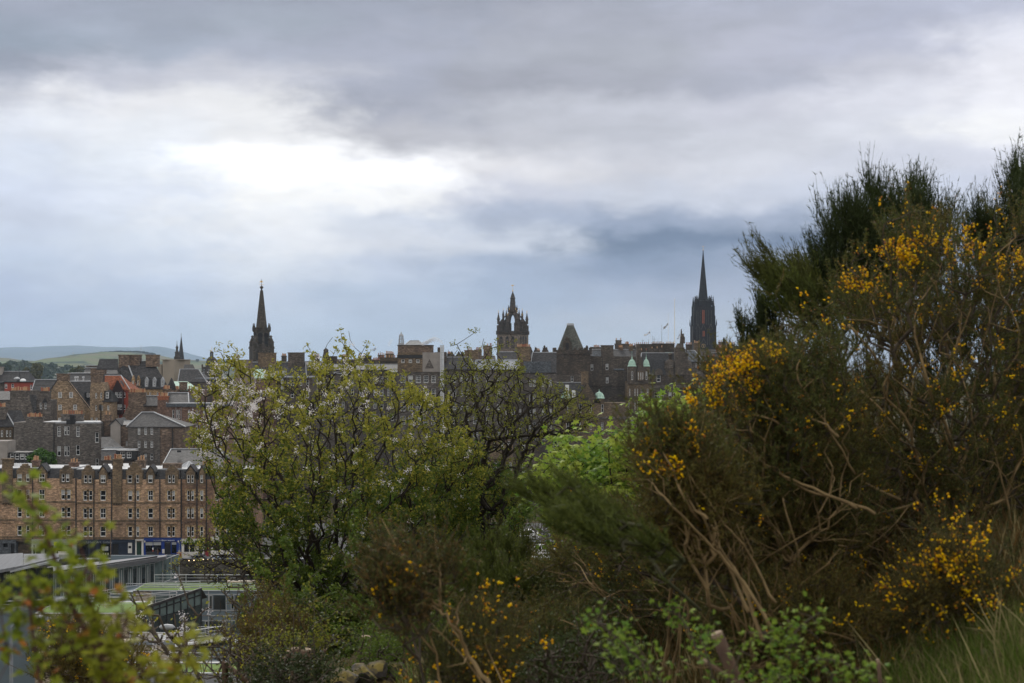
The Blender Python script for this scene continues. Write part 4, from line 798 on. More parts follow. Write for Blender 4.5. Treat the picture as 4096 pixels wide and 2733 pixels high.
MB().box(cx-1.0, cy-.04, Z(1137.4), cx+1.0, cy+.04, Z(1136)).add([(cx-.8, cy, Z(1127)), (cx+.4, cy, Z(1127)), (cx+.4, cy, Z(1121)), (cx-.8, cy, Z(1121)), (cx-.5, cy, Z(1124))], [(0,1,2,3,4)]).build('vane', M['gold'], b.e)
for i in range(4):      # tall belfry windows on the lower tower
    a = rot+i*math.pi/2; nrm = Vector((math.cos(a), math.sin(a), 0)); t_ = Vector((-math.sin(a), math.cos(a), 0)); c = Vector((cx, cy, 0))+nrm*(R4*.7071+.04)
    if nrm.y > .3: continue
    for off in (-2.3, 0, 2.3) if abs(nrm.y) > .5 else (0,):
        w_, z0, z1 = .7, Z(1440), Z(1416); pts = [(-w_,z0),(w_,z0),(w_,z1),(0,z1+1.3),(-w_,z1)]
        MB().add([tuple(c+t_*(u+off)+Vector((0, 0, v))) for u, v in pts], [(0,1,2,3,4)]).build('louvre', M['ghost'], b.e)
# blocks right of the steeple
SG = 'soot-dark tenements on the central skyline'
b = G('house', 'tall smooth pinkish rendered gable wall left of the steeple roofs', 372, 938, SG); y = YB(372)
b.wall(939, 1441, 993, y, 6, M['renderp']); b.box('coping', M['brownr'], 936.5, 1439, 996, 1441, -.15, 6.2); b.chim(993.2, 1441, 996, 1500, M['brownr'], y=.3, dep=5, cap=False); b.poly('wing_wall', M['renderp'], [(993.3,1490),(1016,1520),(1016,1640),(993.3,1640)], 3, y=.3)
b = G('house', 'slate roofs and small rooflights below the steeple with two broad chimneys', 430, 990, SG); y = YB(430)
b.wall(993, 1503, 1222, y, 8, M['mid']); b.roof(993, 1222, 1504, 1449, 10, M['slate'], hl=0, hr=4); b.chim(1032, 1411, 1100, 1470, M['tand'], y=3, dep=2.5); b.chim(1152, 1410, 1214, 1480, M['darkb'], y=3, dep=2.5)
for x in (1080, 1113): b.froof([(x,1472,1.9),(x+9,1472,1.9),(x+5,1456,3.8),(x-4,1456,3.8)], M['lead'], .08, 'rooflight')
b.wall(1104, 1502, 1121, 1520, 2, M['mid'], y=-1, name='parapet')
b = G('house', 'small green copper pitched roof between the slate roofs', 400, 1000, SG); y = YB(400)
b.froof([(1016,1512,0),(1100,1512,0),(1052,1477,4),(1012,1477,4)], M['copper'], .2); b.wall(1010, 1513, 1104, y, 7, M['redbr'], cols(((1080,1086),(1092,1098)), 1574, 1592)+cols(((1040,1048),(1060,1068)), 1560, 1590), y=.2)
b = G('plant_house', 'flat roof with a pale curved ventilation duct above the blossom', 395, 1105, SG); y = YB(395)
b.wall(1105, 1512, 1250, y, 8, M['darkb'], cols(((1150,1156),(1163,1176),(1200,1208),(1225,1236)), 1522, 1543)+cols(((1163,1175),(1200,1208),(1225,1236)), 1567, 1592)); b.box('lead_roof', M['leadd'], 1105, 1506, 1251, 1512, -.2, 8)
b.box('duct', M['lead'], 1110, 1484, 1143, 1500, -.8, 1.6); b.box('duct', M['lead'], 1124, 1500.1, 1133, 1560, -.7, .68); MB().lathe(b.X(1107), 0, [(.55, b.Z(1500)), (.55, b.Z(1488)), (.4, b.Z(1486))], 10).build('duct_cowl', M['white'], b.e)
b = G('tenement', 'long soot-dark tenement range with pale dormer strip right of the duct', 420, 1250, SG); y = YB(420)
wl = []
for yt in (1507, 1557, 1607, 1657): wl += cols(((1262,1270),(1290,1300),(1325,1335),(1368,1378),(1405,1415),(1438,1448),(1494,1505),(1519,1533),(1549,1557),(1563,1575)), yt, yt+27)
b.wall(1250, 1478, 1590, y, 9, M['mid'], wl, nx=3, nz=2); b.roof(1250, 1590, 1479, 1458, 9, M['slated'], ridge=True); b.box('dormer_strip', M['lead'], 1335, 1488, 1412, 1496, -.6, .55)
b.box('white_railing', M['white'], 1558, 1478, 1590, 1489, -.3, .1); b.string(1250, 1590, 1497, .3, .12)
b = G('roof_range', 'far roofline with chimney stacks and rows of pots under the small saltire flag', 460, 1290, SG); y = YB(460)
b.wall(1290, 1446, 1592, y, 9, M['darkb']); b.chim(1450, 1423, 1484, 1450, M['dark'], y=2, dep=1.6); b.chim(1520, 1430, 1592, 1450, M['tand'], y=0, dep=1.6, pots=7); b.chim(1542, 1415, 1574, 1432, M['tand'], y=1, dep=1.6, pots=6)
b.chim(1384, 1441, 1448, 1462, M['darkb'], y=-.5, dep=1.4, pots=3); b.chim(1486, 1441, 1518, 1462, M['darkb'], y=-.5, dep=1.2, pots=6); b.chim(1560, 1455, 1592, 1500, M['tand'], y=-2.2, dep=1.5)
MB().lathe(b.X(1436), 1, [(.9, b.Z(1441)), (.3, b.Z(1426)), (.4, b.Z(1424)), (.1, b.Z(1415))], 4).build('finial', M['dark'], b.e)
b = G('turret', 'slim stone turret with a small dark dome left of the saltire flag', 450, 1290, SG); X, Z = b.X(1302), b.Z
MB().lathe(X, 1, [(1., Z(YB(450))), (1., Z(1421)), (.75, Z(1419)), (.75, Z(1404)), (.85, Z(1403)), (.6, Z(1397)), (.2, Z(1394)), (.1, Z(1390))], 12).build('turret', M['tron'], b.e); b.wall(1292, 1425, 1345, YB(450), 3, M['dark'], y=1.5)
b = B('bell_lantern', 'pale grey openwork lantern with a small dome above the big dark block', 620, 1588, YB(620), 'lantern'); X, Z = b.X(1603.5), b.Z
m = MB()
for i in range(8):
    a = i*math.pi/4
    for r_, z0, z1 in ((1.0, 1372, 1358), (.85, 1356, 1345)): m.tube([(X+r_*math.cos(a), 2+r_*math.sin(a), Z(z0)), (X+r_*math.cos(a), 2+r_*math.sin(a), Z(z1))], .16, 5)
m.lathe(X, 2, [(1.3, Z(YB(620))), (1.3, Z(1372)), (.3, Z(1371.9))], 10).lathe(X, 2, [(1.2, Z(1358)), (1.2, Z(1356))], 10).lathe(X, 2, [(1.05, Z(1346)), (1., Z(1343)), (.75, Z(1338)), (.3, Z(1335)), (.2, Z(1330)), (.06, Z(1328)), (.05, Z(1322))], 12); m.build('lantern', plain('pale_stone', (.34,.35,.37), .8, .2), b.e)
b = G('department_block', 'tall grey block with three small top windows, dark band and rows of sash windows', 412, 1588, SG); y = YB(412)
wl = []
for yt, yb in ((1503,1532),(1556,1591),(1611,1645),(1665,1698)): wl += cols(((1603,1621),(1634,1651),(1664,1683),(1695,1713),(1726,1743)), yt, yb)
b.wall(1590, 1491, 1760, y, 12, M['mid'], wl, nx=3, nz=2); b.wall(1590.3, 1410, 1690, 1488, 10, M['tand'], cols(((1605,1618),(1635,1648),(1665,1678)), 1438, 1452), y=.3, nx=2, nz=1); b.wall(1690.2, 1410, 1760, 1488, 10, M['render'], y=.35)
b.wall(1591, 1383, 1728, 1409.8, 8, M['brownr'], y=1, name='penthouse'); b.box('coping', M['dark'], 1588, 1380, 1730, 1383, .7, 8.5); b.box('dark_band', M['black'], 1589, 1420, 1690, 1433.5, .1, .19)
for x in (1591, 1621, 1651, 1681): b.box('pilaster', M['tand'], x, 1434, x+9, 1488, .12, .17)
b.poly('patched_gable', M['mid'], [(1700,1474),(1718,1436),(1736,1474)], .05, y=.29); b.box('parapet_step', M['darkb'], 1750, 1390, 1760, 1410, .4, 6); b.box('cornice', M['darkb'], 1588, 1488.1, 1762, 1490.9, -.3, 9)
b.roof(1622, 1692, 1381, 1363, 8, M['slateb'], hl=22, hr=22, y=4); b.chim(1740, 1409, 1762, 1420, M['darkb'], y=4, dep=2, cap=False)
for i, x in enumerate((1761.5, 1766, 1770.5)): pass
b = thing('flue_stack', 'tall bundle of steel flue pipes climbing the right edge of the grey block', 'flue', 410.5, 1760, YB(410))
zt, zb = b.Z(1381), b.Z(YB(410))
for x in (1763, 1768, 1773): MB().tube([(b.X(x), 0, zb), (b.X(x), 0, zt-(.0 if x != 1768 else .3))], .17, 8).build('pipe', M['steel'], b.e)
m = MB()
for z in np.arange(zb+1, zt, 2.): m.box(b.X(1761), -.22, z, b.X(1775.5), .22, z+.12)
m.build('bracket', M['alu'], b.e)
for x in (1761, 1775.5): MB().box(b.X(x)-.05, .2, zb, b.X(x)+.05, .3, zt).build('rail', M['steel'], b.e)
# smoke: soft drifting puffs of steam
def smoke(label, puffs, D, dens):
    o = MB(); rs_ = random.Random(5)
    m, t, p = newmat('steam'); t.nodes.remove(p)
    vs = t.nodes.new('ShaderNodeVolumePrincipled'); vs.inputs['Color'].default_value = (.98,.98,1,1)
    nf = noise(t, .55, 5, rough=.65); t.links.new(ramp(t, nf, .38, .60, 0, dens), vs.inputs['Density']); t.links.new(vs.outputs[0], t.nodes['Material Output'].inputs['Volume'])
    import bmesh
    bm = bmesh.new(); o0 = P(puffs[0][0], puffs[0][1], D)
    me0 = bpy.data.metaballs.new('steam'); 
    for px, py, r in puffs:
        c = P(px, py, D)-o0; e = bmesh.ops.create_icosphere(bm, subdivisions=2, radius=r/F*D)
        for v in e['verts']: v.co = Vector((v.co.x*1.2, v.co.y, v.co.z*.9))+Vector(tuple(c))
    bpy.data.metaballs.remove(me0)
    me = bpy.data.meshes.new('smoke'); bm.to_mesh(me); bm.free()
    ob = obj('smoke', me, m, None, tuple(o0)); mo = ob.modifiers.new('remesh', 'REMESH'); mo.mode = 'VOXEL'; mo.voxel_size = .35
    return tag(ob, label, 'smoke')
smoke('white steam plume curling left from the flue stack top', [(1770,1374,5),(1762,1367,8),(1750,1360,10),(1737,1357,12),(1724,1362,11),(1712,1368,10),(1700,1373,10),(1690,1378,8)], 411, 1.7)
smoke('faint wisp of steam left of the pale lantern', [(1568,1360,7),(1560,1370,8),(1556,1382,7)], 420, .35)
b = G('tenement', 'dark tenement right of the flue pipes under the hawthorn twigs', 418, 1776, SG); y = YB(418)
wl = []
for yt in (1502, 1560, 1612, 1668, 1725, 1780, 1840): wl += cols(((1791,1806),(1812,1824),(1843,1852),(1866,1876),(1893,1903),(1902,1912),(1945,1956),(1990,2000)), yt, yt+28)
b.wall(1776, 1476, 2060, y, 9, M['mid'], wl, nx=2, nz=2); b.roof(1776, 1900, 1477, 1429, 9, M['slate'], hl=0, hr=24); b.roof(1900, 2075, 1477, 1440, 9, M['leadd'], hl=8, hr=0); b.string(1776, 2060, 1483, .4, .15)
b.chim(1858, 1401, 1912, 1440, M['tand'], y=5, dep=2, pots=0); b.chim(1934, 1383, 1967, 1440, M['brownr'], y=6, dep=2, pots=5); b.chim(1776.5, 1408, 1786, 1478, M['darkb'], y=2, dep=2, cap=False)
for x in (1804, 1832, 1846):
    MB().lathe(b.X(x), 6, [(1.1, b.Z(1432)), (.9, b.Z(1422)), (.5, b.Z(1416)), (.3, b.Z(1410)), (.1, b.Z(1405))], 4).build('finial', M['dark'], b.e)
b = G('tower_block', 'tall narrow smooth black-stained wall behind the hawthorn trunk', 405, 2015, SG); y = YB(405)
b.wall(2015, 1600, 2072, y, 5, M['dark'], cols(((2023,2029),(2046,2058)), 1640, 1658)+cols(((2014+8,2030),(2046,2058)), 1700, 1740)+[(2046,1780,2058,1812)])
# crown steeple of the cathedral
D = 742; b = B('crown_tower', 'pale square cathedral tower topped by an open stone crown', D, 1983, YB(D), 'tower'); X, Z = b.X, b.Z; th = R(28)
side = 94/F*D; cx = X(2051); cy = 9.; hs = side/2; ux = Vector((math.cos(th), -math.sin(th), 0)); uy = Vector((math.sin(th), math.cos(th), 0))
def cp(a, c, z): return Vector((cx, cy, z))+ux*a+uy*c
def sqb(m, h, z0, z1): 
    v = [cp(a*h, c*h, z) for z in (z0, z1) for a, c in ((-1,-1),(1,-1),(1,1),(-1,1))]; return m.add(v, [(0,3,2,1),(4,5,6,7),(0,1,5,4),(1,2,6,5),(2,3,7,6),(3,0,4,7)])
m = sqb(MB(), hs, Z(YB(D)), Z(1338)); m.build('tower', M['giles'], b.e)
m = sqb(MB(), hs*1.06, Z(1338.1), Z(1334)); 
for i in range(13):
    f = -1+2*i/12
    for a, c in ((f,-1.03),(f,1.03),(-1.03,f),(1.03,f)): q = cp(a*hs, c*hs, 0); m.box(q.x-.35, q.y-.35, Z(1334), q.x+.35, q.y+.35, Z(1323))
sqb(m, hs*1.04, Z(1330), Z(1326)); m.build('parapet', M['gilesd'], b.e)
def lanc(b, face, off, w, z0, z1, mat=None, name='louvre'):
    n_, t_ = {'l': (-uy, ux), 'r': (ux, uy)}[face]; c = Vector((cx, cy, 0))+n_*(hs+.05)+t_*off
    pts = [(-w,z0),(w,z0),(w,z1),(w*.6,z1+w*1.),(0,z1+w*1.5),(-w*.6,z1+w*1.),(-w,z1)]
    MB().add([tuple(c+t_*u+Vector((0, 0, v))) for u, v in pts], [tuple(range(7))]).build(name, mat or M['ghost'], b.e)
    m = MB()
    for z in np.arange(z0+.4, z1, .55): A = c+t_*(-w)+n_*.02; C = c+t_*w+n_*.02; m.tube([(A.x, A.y, z), (C.x, C.y, z)], .12, 4)
    m.build('slats', M['giles'], b.e)
for off in (-3.6, 0, 3.4): lanc(b, 'l', off, 1.05, Z(1394), Z(1356))
for off in (-2.6, .2, 3.): lanc(b, 'r', off, 1.0, Z(1394), Z(1354))
# crown: eight flying ribs meeting under a lantern
zc0, zc1 = Z(1326), Z(1247)
pinm = MB().lathe(0, 0, [(.7,0),(.7,2.4),(.95,2.5),(.75,2.9),(.2,5.2),(.35,5.4),(.05,5.9)], 6).mesh('pinnacle'); gm = MB().lathe(0, 0, [(.04,5.8),(.22,6.1),(.04,6.4),(.2,6.8),(.03,7.2)], 6).mesh('gilt_ball')
for i in range(8):
    a = i*math.pi/4; L = hs*(1.38 if i % 2 else 1.0); dx, dy = math.cos(a), math.sin(a)
    if i % 2: d = (ux*dx+uy*dy)
    else: d = (ux*dx+uy*dy)
    d.normalize(); t_ = Vector((-d.y, d.x, 0)); w = .62 if i % 2 else .5
    n = 12; outer, inner = [], []
    for k in range(n+1):
        f = k/n
        ro = L*(1-.86*f**1.7)-.0; zo = zc0+(zc1-zc0)*(f**.8*.98)
        outer.append((ro, zo+.5)); 
    for k in range(n+1):
        f = k/n; ri = (L-2.4)*(1-f**2.2)+.9*f; zi = zc0+(zc1-zc0)*(.86*math.sin(f*math.pi/2)**.9)
        inner.append((max(ri, .9), zi))
    prof = outer+inner[::-1]; c = Vector((cx, cy, 0)); q = MB(); N_ = len(prof)
    v = [tuple(c+d*r_+t_*s_*w+Vector((0, 0, z))) for s_ in (-1, 1) for r_, z in prof]
    fs = [(k, k+1, 2*n+1-k-1, 2*n+1-k) for k in range(n)]; fs += [tuple(N_+x for x in f[::-1]) for f in fs]; fs += [(k, k+N_, (k+1) % N_+N_, (k+1) % N_) for k in range(N_)]
    q.add(v, fs); q.build('flying_rib', M['gilesd'], b.e)
    for rr, zz, s_ in ((L-.6, zc0+4.0 if i % 2 else zc0+2.5, 1.0), (L*.62, zc0+(zc1-zc0)*.66, .78)):
        pq = c+d*rr+Vector((0, 0, zz)); o = obj('pinnacle', pinm, M['gilesd'], b.e, tuple(pq)); o.scale = (s_,)*3; g_ = obj('gilt_ball', gm, M['gold'], o)
    if i % 2:
        q = MB(); 
        for (r0, r1, zt_) in ((L, L-1.2, 1300), (L-1.2, L-2.6, 1290)):
            vv = [tuple(c+d*r_+t_*s_+Vector((0, 0, z))) for z in (zc0-.5, Z(zt_)) for r_, s_ in ((r0,-1.1),(r0,1.1),(r1,1.1),(r1,-1.1))]; q.add(vv, [(0,3,2,1),(4,5,6,7),(0,1,5,4),(1,2,6,5),(2,3,7,6),(3,0,4,7)])
        q.build('corner_buttress', M['gilesd'], b.e)
MB().lathe(cx, cy, [(1.6, Z(1250)), (2.4, Z(1246)), (2.3, Z(1236)), (1.9, Z(1235)), (1.5, Z(1218)), (1.1, Z(1205)), (1.05, Z(1194)), (1.6, Z(1190)), (1.1, Z(1187)), (.95, Z(1180)), (.25, Z(1166)), (.1, Z(1163))], 8).build('lantern', M['gilesd'], b.e)
for i in range(6): a = i*math.pi/3; o = obj('pinnacle', pinm, M['gilesd'], b.e, (cx+2.2*math.cos(a), cy+2.2*math.sin(a), Z(1246))); o.scale = (.6,.6,.62)
for i in range(6): a = i*math.pi/3+.3; o = obj('pinnacle', pinm, M['gilesd'], b.e, (cx+1.2*math.cos(a), cy+1.2*math.sin(a), Z(1222))); o.scale = (.4,.4,.62)
MB().lathe(cx, cy, [(.1, Z(1164)), (.45, Z(1161)), (.1, Z(1158)), (.05, Z(1142))], 8).build('gilt_rod', M['gold'], b.e)
MB().ext([(cx-.8, Z(1139)), (cx-.3, Z(1141.5)), (cx+.4, Z(1140)), (cx+.8, Z(1135)), (cx+.45, Z(1136.5)), (cx+.1, Z(1138.5)), (cx-.35, Z(1135.5)), (cx-.6, Z(1137))], cy-.1, cy+.1).build('weathercock', M['gold'], b.e)
b = G('house', 'pale and slate roofs with a tall brown pot-topped chimney before the crown tower', 432, 2060, SG); y = YB(432)
b.chim(2067, 1387, 2122, 1480, M['tand'], y=1, dep=3, pots=11); b.roof(2122, 2222, 1490, 1410, 10, M['slate'], hl=12, hr=0); b.roof(2000, 2068, 1448, 1408, 8, M['slate'], y=4)
wl = []
for yt in (1520, 1580, 1636, 1690, 1745, 1800): wl += cols(((2078,2086),(2118,2128),(2132,2142),(2168,2180),(2196,2206)), yt, yt+26)
b.wall(2000, 1490, 2228, y, 9, M['mid'], wl, nx=2, nz=2); b.box('slate_wall', M['slateb'], 2095, 1446, 2205, 1490, -.3, .28); b.string(1990, 2228, 1494, .3, .15)
MB().lathe(b.X(2150), 8, [(.1, b.Z(1412)), (1.2, b.Z(1408))], 4).build('finial', M['dark'], b.e)
b = G('crow_gable', 'small black crow-stepped gable against the sky between the towers', 520, 2160, SG, 'gable'); 
b.poly('wall', M['dark'], [(2150,1420),(2164,1410),(2168,1410),(2168,1401),(2171,1401),(2171,1393),(2174,1393),(2174,1385),(2179,1381),(2182,1385),(2182,1393),(2185,1393),(2185,1401),(2189,1401),(2189,1410),(2213,1410),(2213,YB(520)),(2150,YB(520))], 2); b.chim(2139, 1402, 2160, 1420, M['tand'], y=.5, dep=1.2, pots=5)
# pyramid-roofed tower
b = G('pyramid_tower', 'black square tower under a tall grey pyramid roof with flat pale top', 470, 2212, SG, 'tower'); y = YB(470); X, Z = b.X, b.Z
b.wall(2222, 1416, 2362, y, 11, M['dark']); m = MB(); m.box(X(2214), -.35, Z(1417), X(2367), 11.4, Z(1400))
for i in range(8): x = 2214+i*20.2; m.box(X(x), -.34, Z(1400), X(x+11.5), .35, Z(1391))
for i in range(5): m.box(X(2214), .4+i*2.4, Z(1400), X(2218.4), 1.7+i*2.4, Z(1391)).box(X(2362.5), .4+i*2.4, Z(1400), X(2366.9), 1.7+i*2.4, Z(1391))
m.build('parapet', M['dark'], b.e)
def frust(m, x0, x1, z0, y0, y1, X0, X1, z1, Y0, Y1): return m.add([(x0,y0,z0),(x1,y0,z0),(x1,y1,z0),(x0,y1,z0),(X0,Y0,z1),(X1,Y0,z1),(X1,Y1,z1),(X0,Y1,z1)], [(0,3,2,1),(4,5,6,7),(0,1,5,4),(1,2,6,5),(2,3,7,6),(3,0,4,7)])
frust(MB(), X(2233), X(2338), Z(1402), .8, 10.4, X(2271), X(2297), Z(1300), 4.5, 6.8).build('roof', stone('mossy_slate', (.125,.125,.11), (.085,.085,.075), (.06,.06,.055), .4, .25, .6, (.04,.045,.035)), b.e)
frust(MB(), X(2269), X(2299), Z(1300.5), 4.4, 7., X(2271), X(2297), Z(1292), 4.6, 6.8).build('roof_cap', M['lead'], b.e)
b.poly('dormer', M['dark'], [(2252,1402),(2252,1368),(2256,1368),(2256,1360),(2260,1360),(2260,1352),(2264,1352),(2267,1343),(2270,1352),(2275,1352),(2275,1358),(2280,1358),(2280,1366),(2286,1366),(2286,1402)], 3.2, y=.5); b.box('dormer_opening', M['ghost'], 2263, 1372, 2275, 1399, .44, .055)
MB().lathe(X(2348), .6, [(.45, Z(1400)), (.45, Z(1388)), (.3, Z(1384)), (.05, Z(1381))], 10).build('turret', M['dark'], b.e); b.box('wing', M['darkb'], 2225, 1500, 2322, y, -1.5, 1.45)
b.wall(2283, 1500, 2296, 1530, .3, M['darkb'], [(2284,1505,2293,1528)], y=-1.85, name='stair_light')
# dark stepped blocks to the right
b = G('tenement', 'dark patchy stone block with two lone white windows right of the pyramid tower', 474, 2360, SG); y = YB(474)
b.wall(2362, 1426, 2560, y, 10, M['darkb'], [(2363,1458,2373,1482),(2423,1456,2433,1480),(2424,1510,2434,1533),(2500,1530,2508,1552)]); b.chim(2405, 1381, 2454, 1428, M['darkb'], y=.05, dep=2.6); b.froof([(2452,1449,.2),(2560,1449,.2),(2560,1423,4),(2452,1423,4)], M['slate'], .2)
b.froof([(2368,1425,.1),(2404,1425,.1),(2404,1405,2.5),(2372,1405,2.5)], M['slateb'], .2); b.pipe(2410, 1430, 1500); b.string(2362, 2560, 1546, .4, .2)
b.froof([(2454,1480,-.3),(2496,1480,-.3),(2496,1449,1.5),(2462,1449,1.5)], M['slateb'], .2)
b = G('roof_range', 'long dark roof with many small chimney pots below the flags', 520, 2440, SG); y = YB(520)
b.wall(2440, 1412, 2770, y, 9, M['mid']); b.box('green_edge', M['copper'], 2482, 1409.5, 2690, 1412, -.3, .28); b.froof([(2545,1470,-1),(2690,1470,-1),(2690,1412,1),(2545,1412,1)], M['slated'], .2)
b.chim(2362, 1388, 2406, 1412, M['darkb'], y=3, dep=2); b.chim(2460, 1375, 2500, 1414, M['darkb'], y=2, dep=2, pots=0); b.chim(2463, 1361, 2486, 1376, M['darkb'], y=2.2, dep=1.4, pots=2); b.chim(2500.5, 1376, 2517, 1414, M['darkb'], y=2, dep=2, pots=4); b.chim(2520, 1382, 2542, 1414, M['darkb'], y=3, dep=1.5, pots=3)
b.chim(2545, 1376, 2612, 1412, M['dark'], y=.5, dep=2, pots=9, ph=.8); b.chim(2612.5, 1374, 2698, 1412, M['dark'], y=1, dep=2, pots=15, ph=.8); b.chim(2606, 1394, 2632, 1416, M['darkb'], y=-1.6, dep=1.4, pots=2); b.chim(2636, 1390, 2660, 1416, M['dark'], y=-1.5, dep=1.4, pots=1)
b.chim(2745, 1378, 2768, 1412, M['darkb'], y=1, dep=2, pots=4)
for i, (x, t_) in enumerate(((2571,1358),(2594,1358),(2611,1344),(2617,1350),(2632,1358))):
    a = empty('aerial', tuple(P(x, 1376, 521)), ('short aerial at the left end of the pot row', 'second short aerial on the pot row', 'tallest thin aerial near the saltire flag', 'thin aerial with cross arms above the pot row', 'aerial standing over the black stack')[i], 'aerial', 'aerials on the roof below the flags'); h = (1376-t_)/F*521
    m = MB().tube([(0,0,-.2),(0,0,h)], .05, 4)
    if i in (0, 3): m.box(-.6, -.03, h*.7, .6, .03, h*.7+.06)
    m.build('mast', M['iron'], a)
# the ornate palace-like building with green ogee caps and twin domes
b = G('ornate_building', 'ornate blackened stone building with green ogee caps, bay windows and twin stone domes', 462, 2496, SG); y = YB(462); X, Z = b.X, b.Z
wl = cols(((2517,2521),(2538,2542),(2548,2552),(2564,2572),(2588,2593)), 1556, 1583)+cols(((2513,2518),(2538,2542),(2548,2552),(2566,2571),(2587,2592)), 1608, 1640)+cols(((2513,2518),(2525,2530),(2545,2556)), 1668, 1712)+cols(((2513,2518),(2525,2530),(2545,2556),(2580,2590)), 1740, 1780)
b.wall(2508, 1526, 2602, y, 9, M['tand'], wl)
b.wall(2602.2, 1552, 2860, y, 9, M['darkb'], cols(((2617,2632),(2638,2653),(2675,2686),(2694,2703)), 1570, 1595)+cols(((2617,2632),(2638,2653),(2675,2686),(2694,2703)), 1627, 1656), y=.4)
for i in range(6): b.box('pilaster', M['darkb'], 2712+i*7, 1564, 2715+i*7, 1590, .1, .28)
b.string(2600, 2860, 1547, .9, .4, M['mid'], y=.4, name='cornice'); b.string(2508, 2602, 1589, .4, .18, M['darkb']); b.string(2508, 2602, 1655, .4, .18, M['darkb'])
b.wall(2602.3, 1500, 2860, 1541, 8, M['dark'], [(2627,1499.5+.6,2642,1528),(2676,1507,2684,1527),(2693,1507,2700,1527),(2753,1507,2760,1527)], y=.8, name='attic')
b.roof(2560, 2700, 1500, 1412, 12, M['slated'], hl=10, hr=0, y=2); b.froof([(2602,1500,.8),(2664,1500,.8),(2658,1440,3),(2610,1440,3)], M['slated'], .2)
MB().ext([(X(2620+0), Z(1500)), (X(2651), Z(1500))]+[(X(2635.5)+(X(2651)-X(2620))/2*math.cos(k*math.pi/8), Z(1490)+(Z(1475)-Z(1490))*math.sin(k*math.pi/8)) for k in range(9)], .5, 3.).build('round_dormer', M['darkb'], b.e)
for x0, x1, d in ((2510,2548,0),(2570,2602,0)):   # green ogee caps over square turrets
    xc = X((x0+x1)/2); w = (X(x1)-X(x0))/2
    b.wall(x0+2, 1467, x1-2, 1526, 3.2, M['darkb'], [((x0+x1)/2-3, 1486, (x0+x1)/2+3, 1520)], y=-.5, name='turret')
    zz = lambda f: Z(1466)+(Z(1433)-Z(1466))*f
    MB().lathe(xc, 1.1, [(w*1.25, zz(-.02)), (w*1.3, zz(.03)), (w*1.08, zz(.12)), (w*.98, zz(.4)), (w*.72, zz(.68)), (w*.32, zz(.86)), (w*.12, zz(.97)), (w*.2, zz(1.06)), (w*.08, zz(1.15)), (.05, zz(1.35)), (.04, zz(1.9))], 4, math.pi/4).build('ogee_cap', M['copper'], b.e)
b.poly('shaped_gable', M['darkb'], [(2549,1526),(2549,1480),(2556,1455),(2560,1430),(2564,1426),(2568,1430),(2572,1455),(2577,1480),(2577,1526)], 1.2, y=-.7); b.wall(2546, 1377, 2563, 1482, 2, M['darkb'], y=.9, name='chimney')
b.wall(2549.3, 1486, 2576.6, 1522, .4, M['tand'], cols(((2552,2556),(2561,2565),(2569,2573)), 1490, 1518), y=-1.15, name='gable_windows')
b.string(2506, 2604, 1530, .9, .5, M['darkb'], name='balcony')
for xc_, w_ in ((2684, 24), (2748, 23)):          # twin stone domes
    x = X(xc_); w = w_/F*462
    MB().lathe(x, 2.2, [(w, Z(1500)), (w, Z(1474)), (w*1.08, Z(1473)), (w*1.04, Z(1468)), (w*.98, Z(1456)), (w*.8, Z(1446)), (w*.5, Z(1440)), (w*.3, Z(1438)), (w*.26, Z(1431)), (w*.3, Z(1430)), (w*.3, Z(1423)), (w*.42, Z(1421)), (w*.4, Z(1415)), (w*.15, Z(1411))], 16).build('dome', M['darkb'], b.e)
    MB().lathe(x, 2.2, [(w*1.1, Z(1541)), (w*1.1, Z(1500.2))], 16).build('drum', M['dark'], b.e)
m = MB().box(X(2700), 0, Z(1500), X(2742), 3, Z(1396)); m.box(X(2698), -.2, Z(1396), X(2738), 3.1, Z(1390)); frust(m, X(2704), X(2735), Z(1390), .2, 2.6, X(2712), X(2735), Z(1374), .6, 2.4); frust(m, X(2722), X(2734), Z(1374), .8, 2.2, X(2726), X(2729), Z(1316), 1.3, 1.6); m.build('centre_gable', M['darkb'], b.e)
m = MB().lathe(X(2733), .4, [(.7, Z(1374)), (.5, Z(1362)), (.65, Z(1352)), (.4, Z(1346)), (.28, Z(1343)), (.3, Z(1337)), (.1, Z(1334))], 8).tube([(X(2733), .4, Z(1352)), (X(2738), 0, Z(1358)), (X(2737), -.1, Z(1368))], .18, 5); m.build('statue', M['dark'], b.e)
b.roof(2752, 2812, 1447, 1402, 9, M['slateb'], hl=0, hr=38, y=5); b.wall(2755, 1448, 2811, 1560, 8, M['mid'], cols(((2782,2787),(2797,2801)), 1455, 1470), y=5.2, name='rear_house')
b = G('house', 'dark flat-topped house blocks between the domes and the black spire', 480, 2790, SG); y = YB(480)
b.wall(2792, 1424, 2852, y, 8, M['dark']); b.chim(2777, 1372, 2800, 1420, M['tand'], y=3, dep=2, pots=4); b.box('ledge', M['lead'], 2775, 1501, 2860, 1504, -3, 3); b.box('lower_wall', M['mid'], 2775, 1504.1, 2900, y, -2.8, 2.7); b.box('ledge', M['lead'], 2852, 1410, 2900, 1412, 0, 5); b.wall(2852.3, 1412, 2960, y, 6, M['mid'], [(2873,1422,2883,1433)], y=.2)
b.chim(2866, 1389, 2910, 1410, M['potr'], y=3, dep=1.6, pots=9); b.chim(2910.5, 1378, 2940, 1410, M['mid'], y=3, dep=1.6, pots=3); b.chim(2958, 1366, 3010, 1412, M['mid'], y=4, dep=2, pots=5)
MB().lathe(b.X(2906), 6, [(.8, b.Z(1400)), (.7, b.Z(1378)), (.3, b.Z(1360)), (.45, b.Z(1358)), (.1, b.Z(1348))], 6).build('pinnacle', M['hub'], b.e)
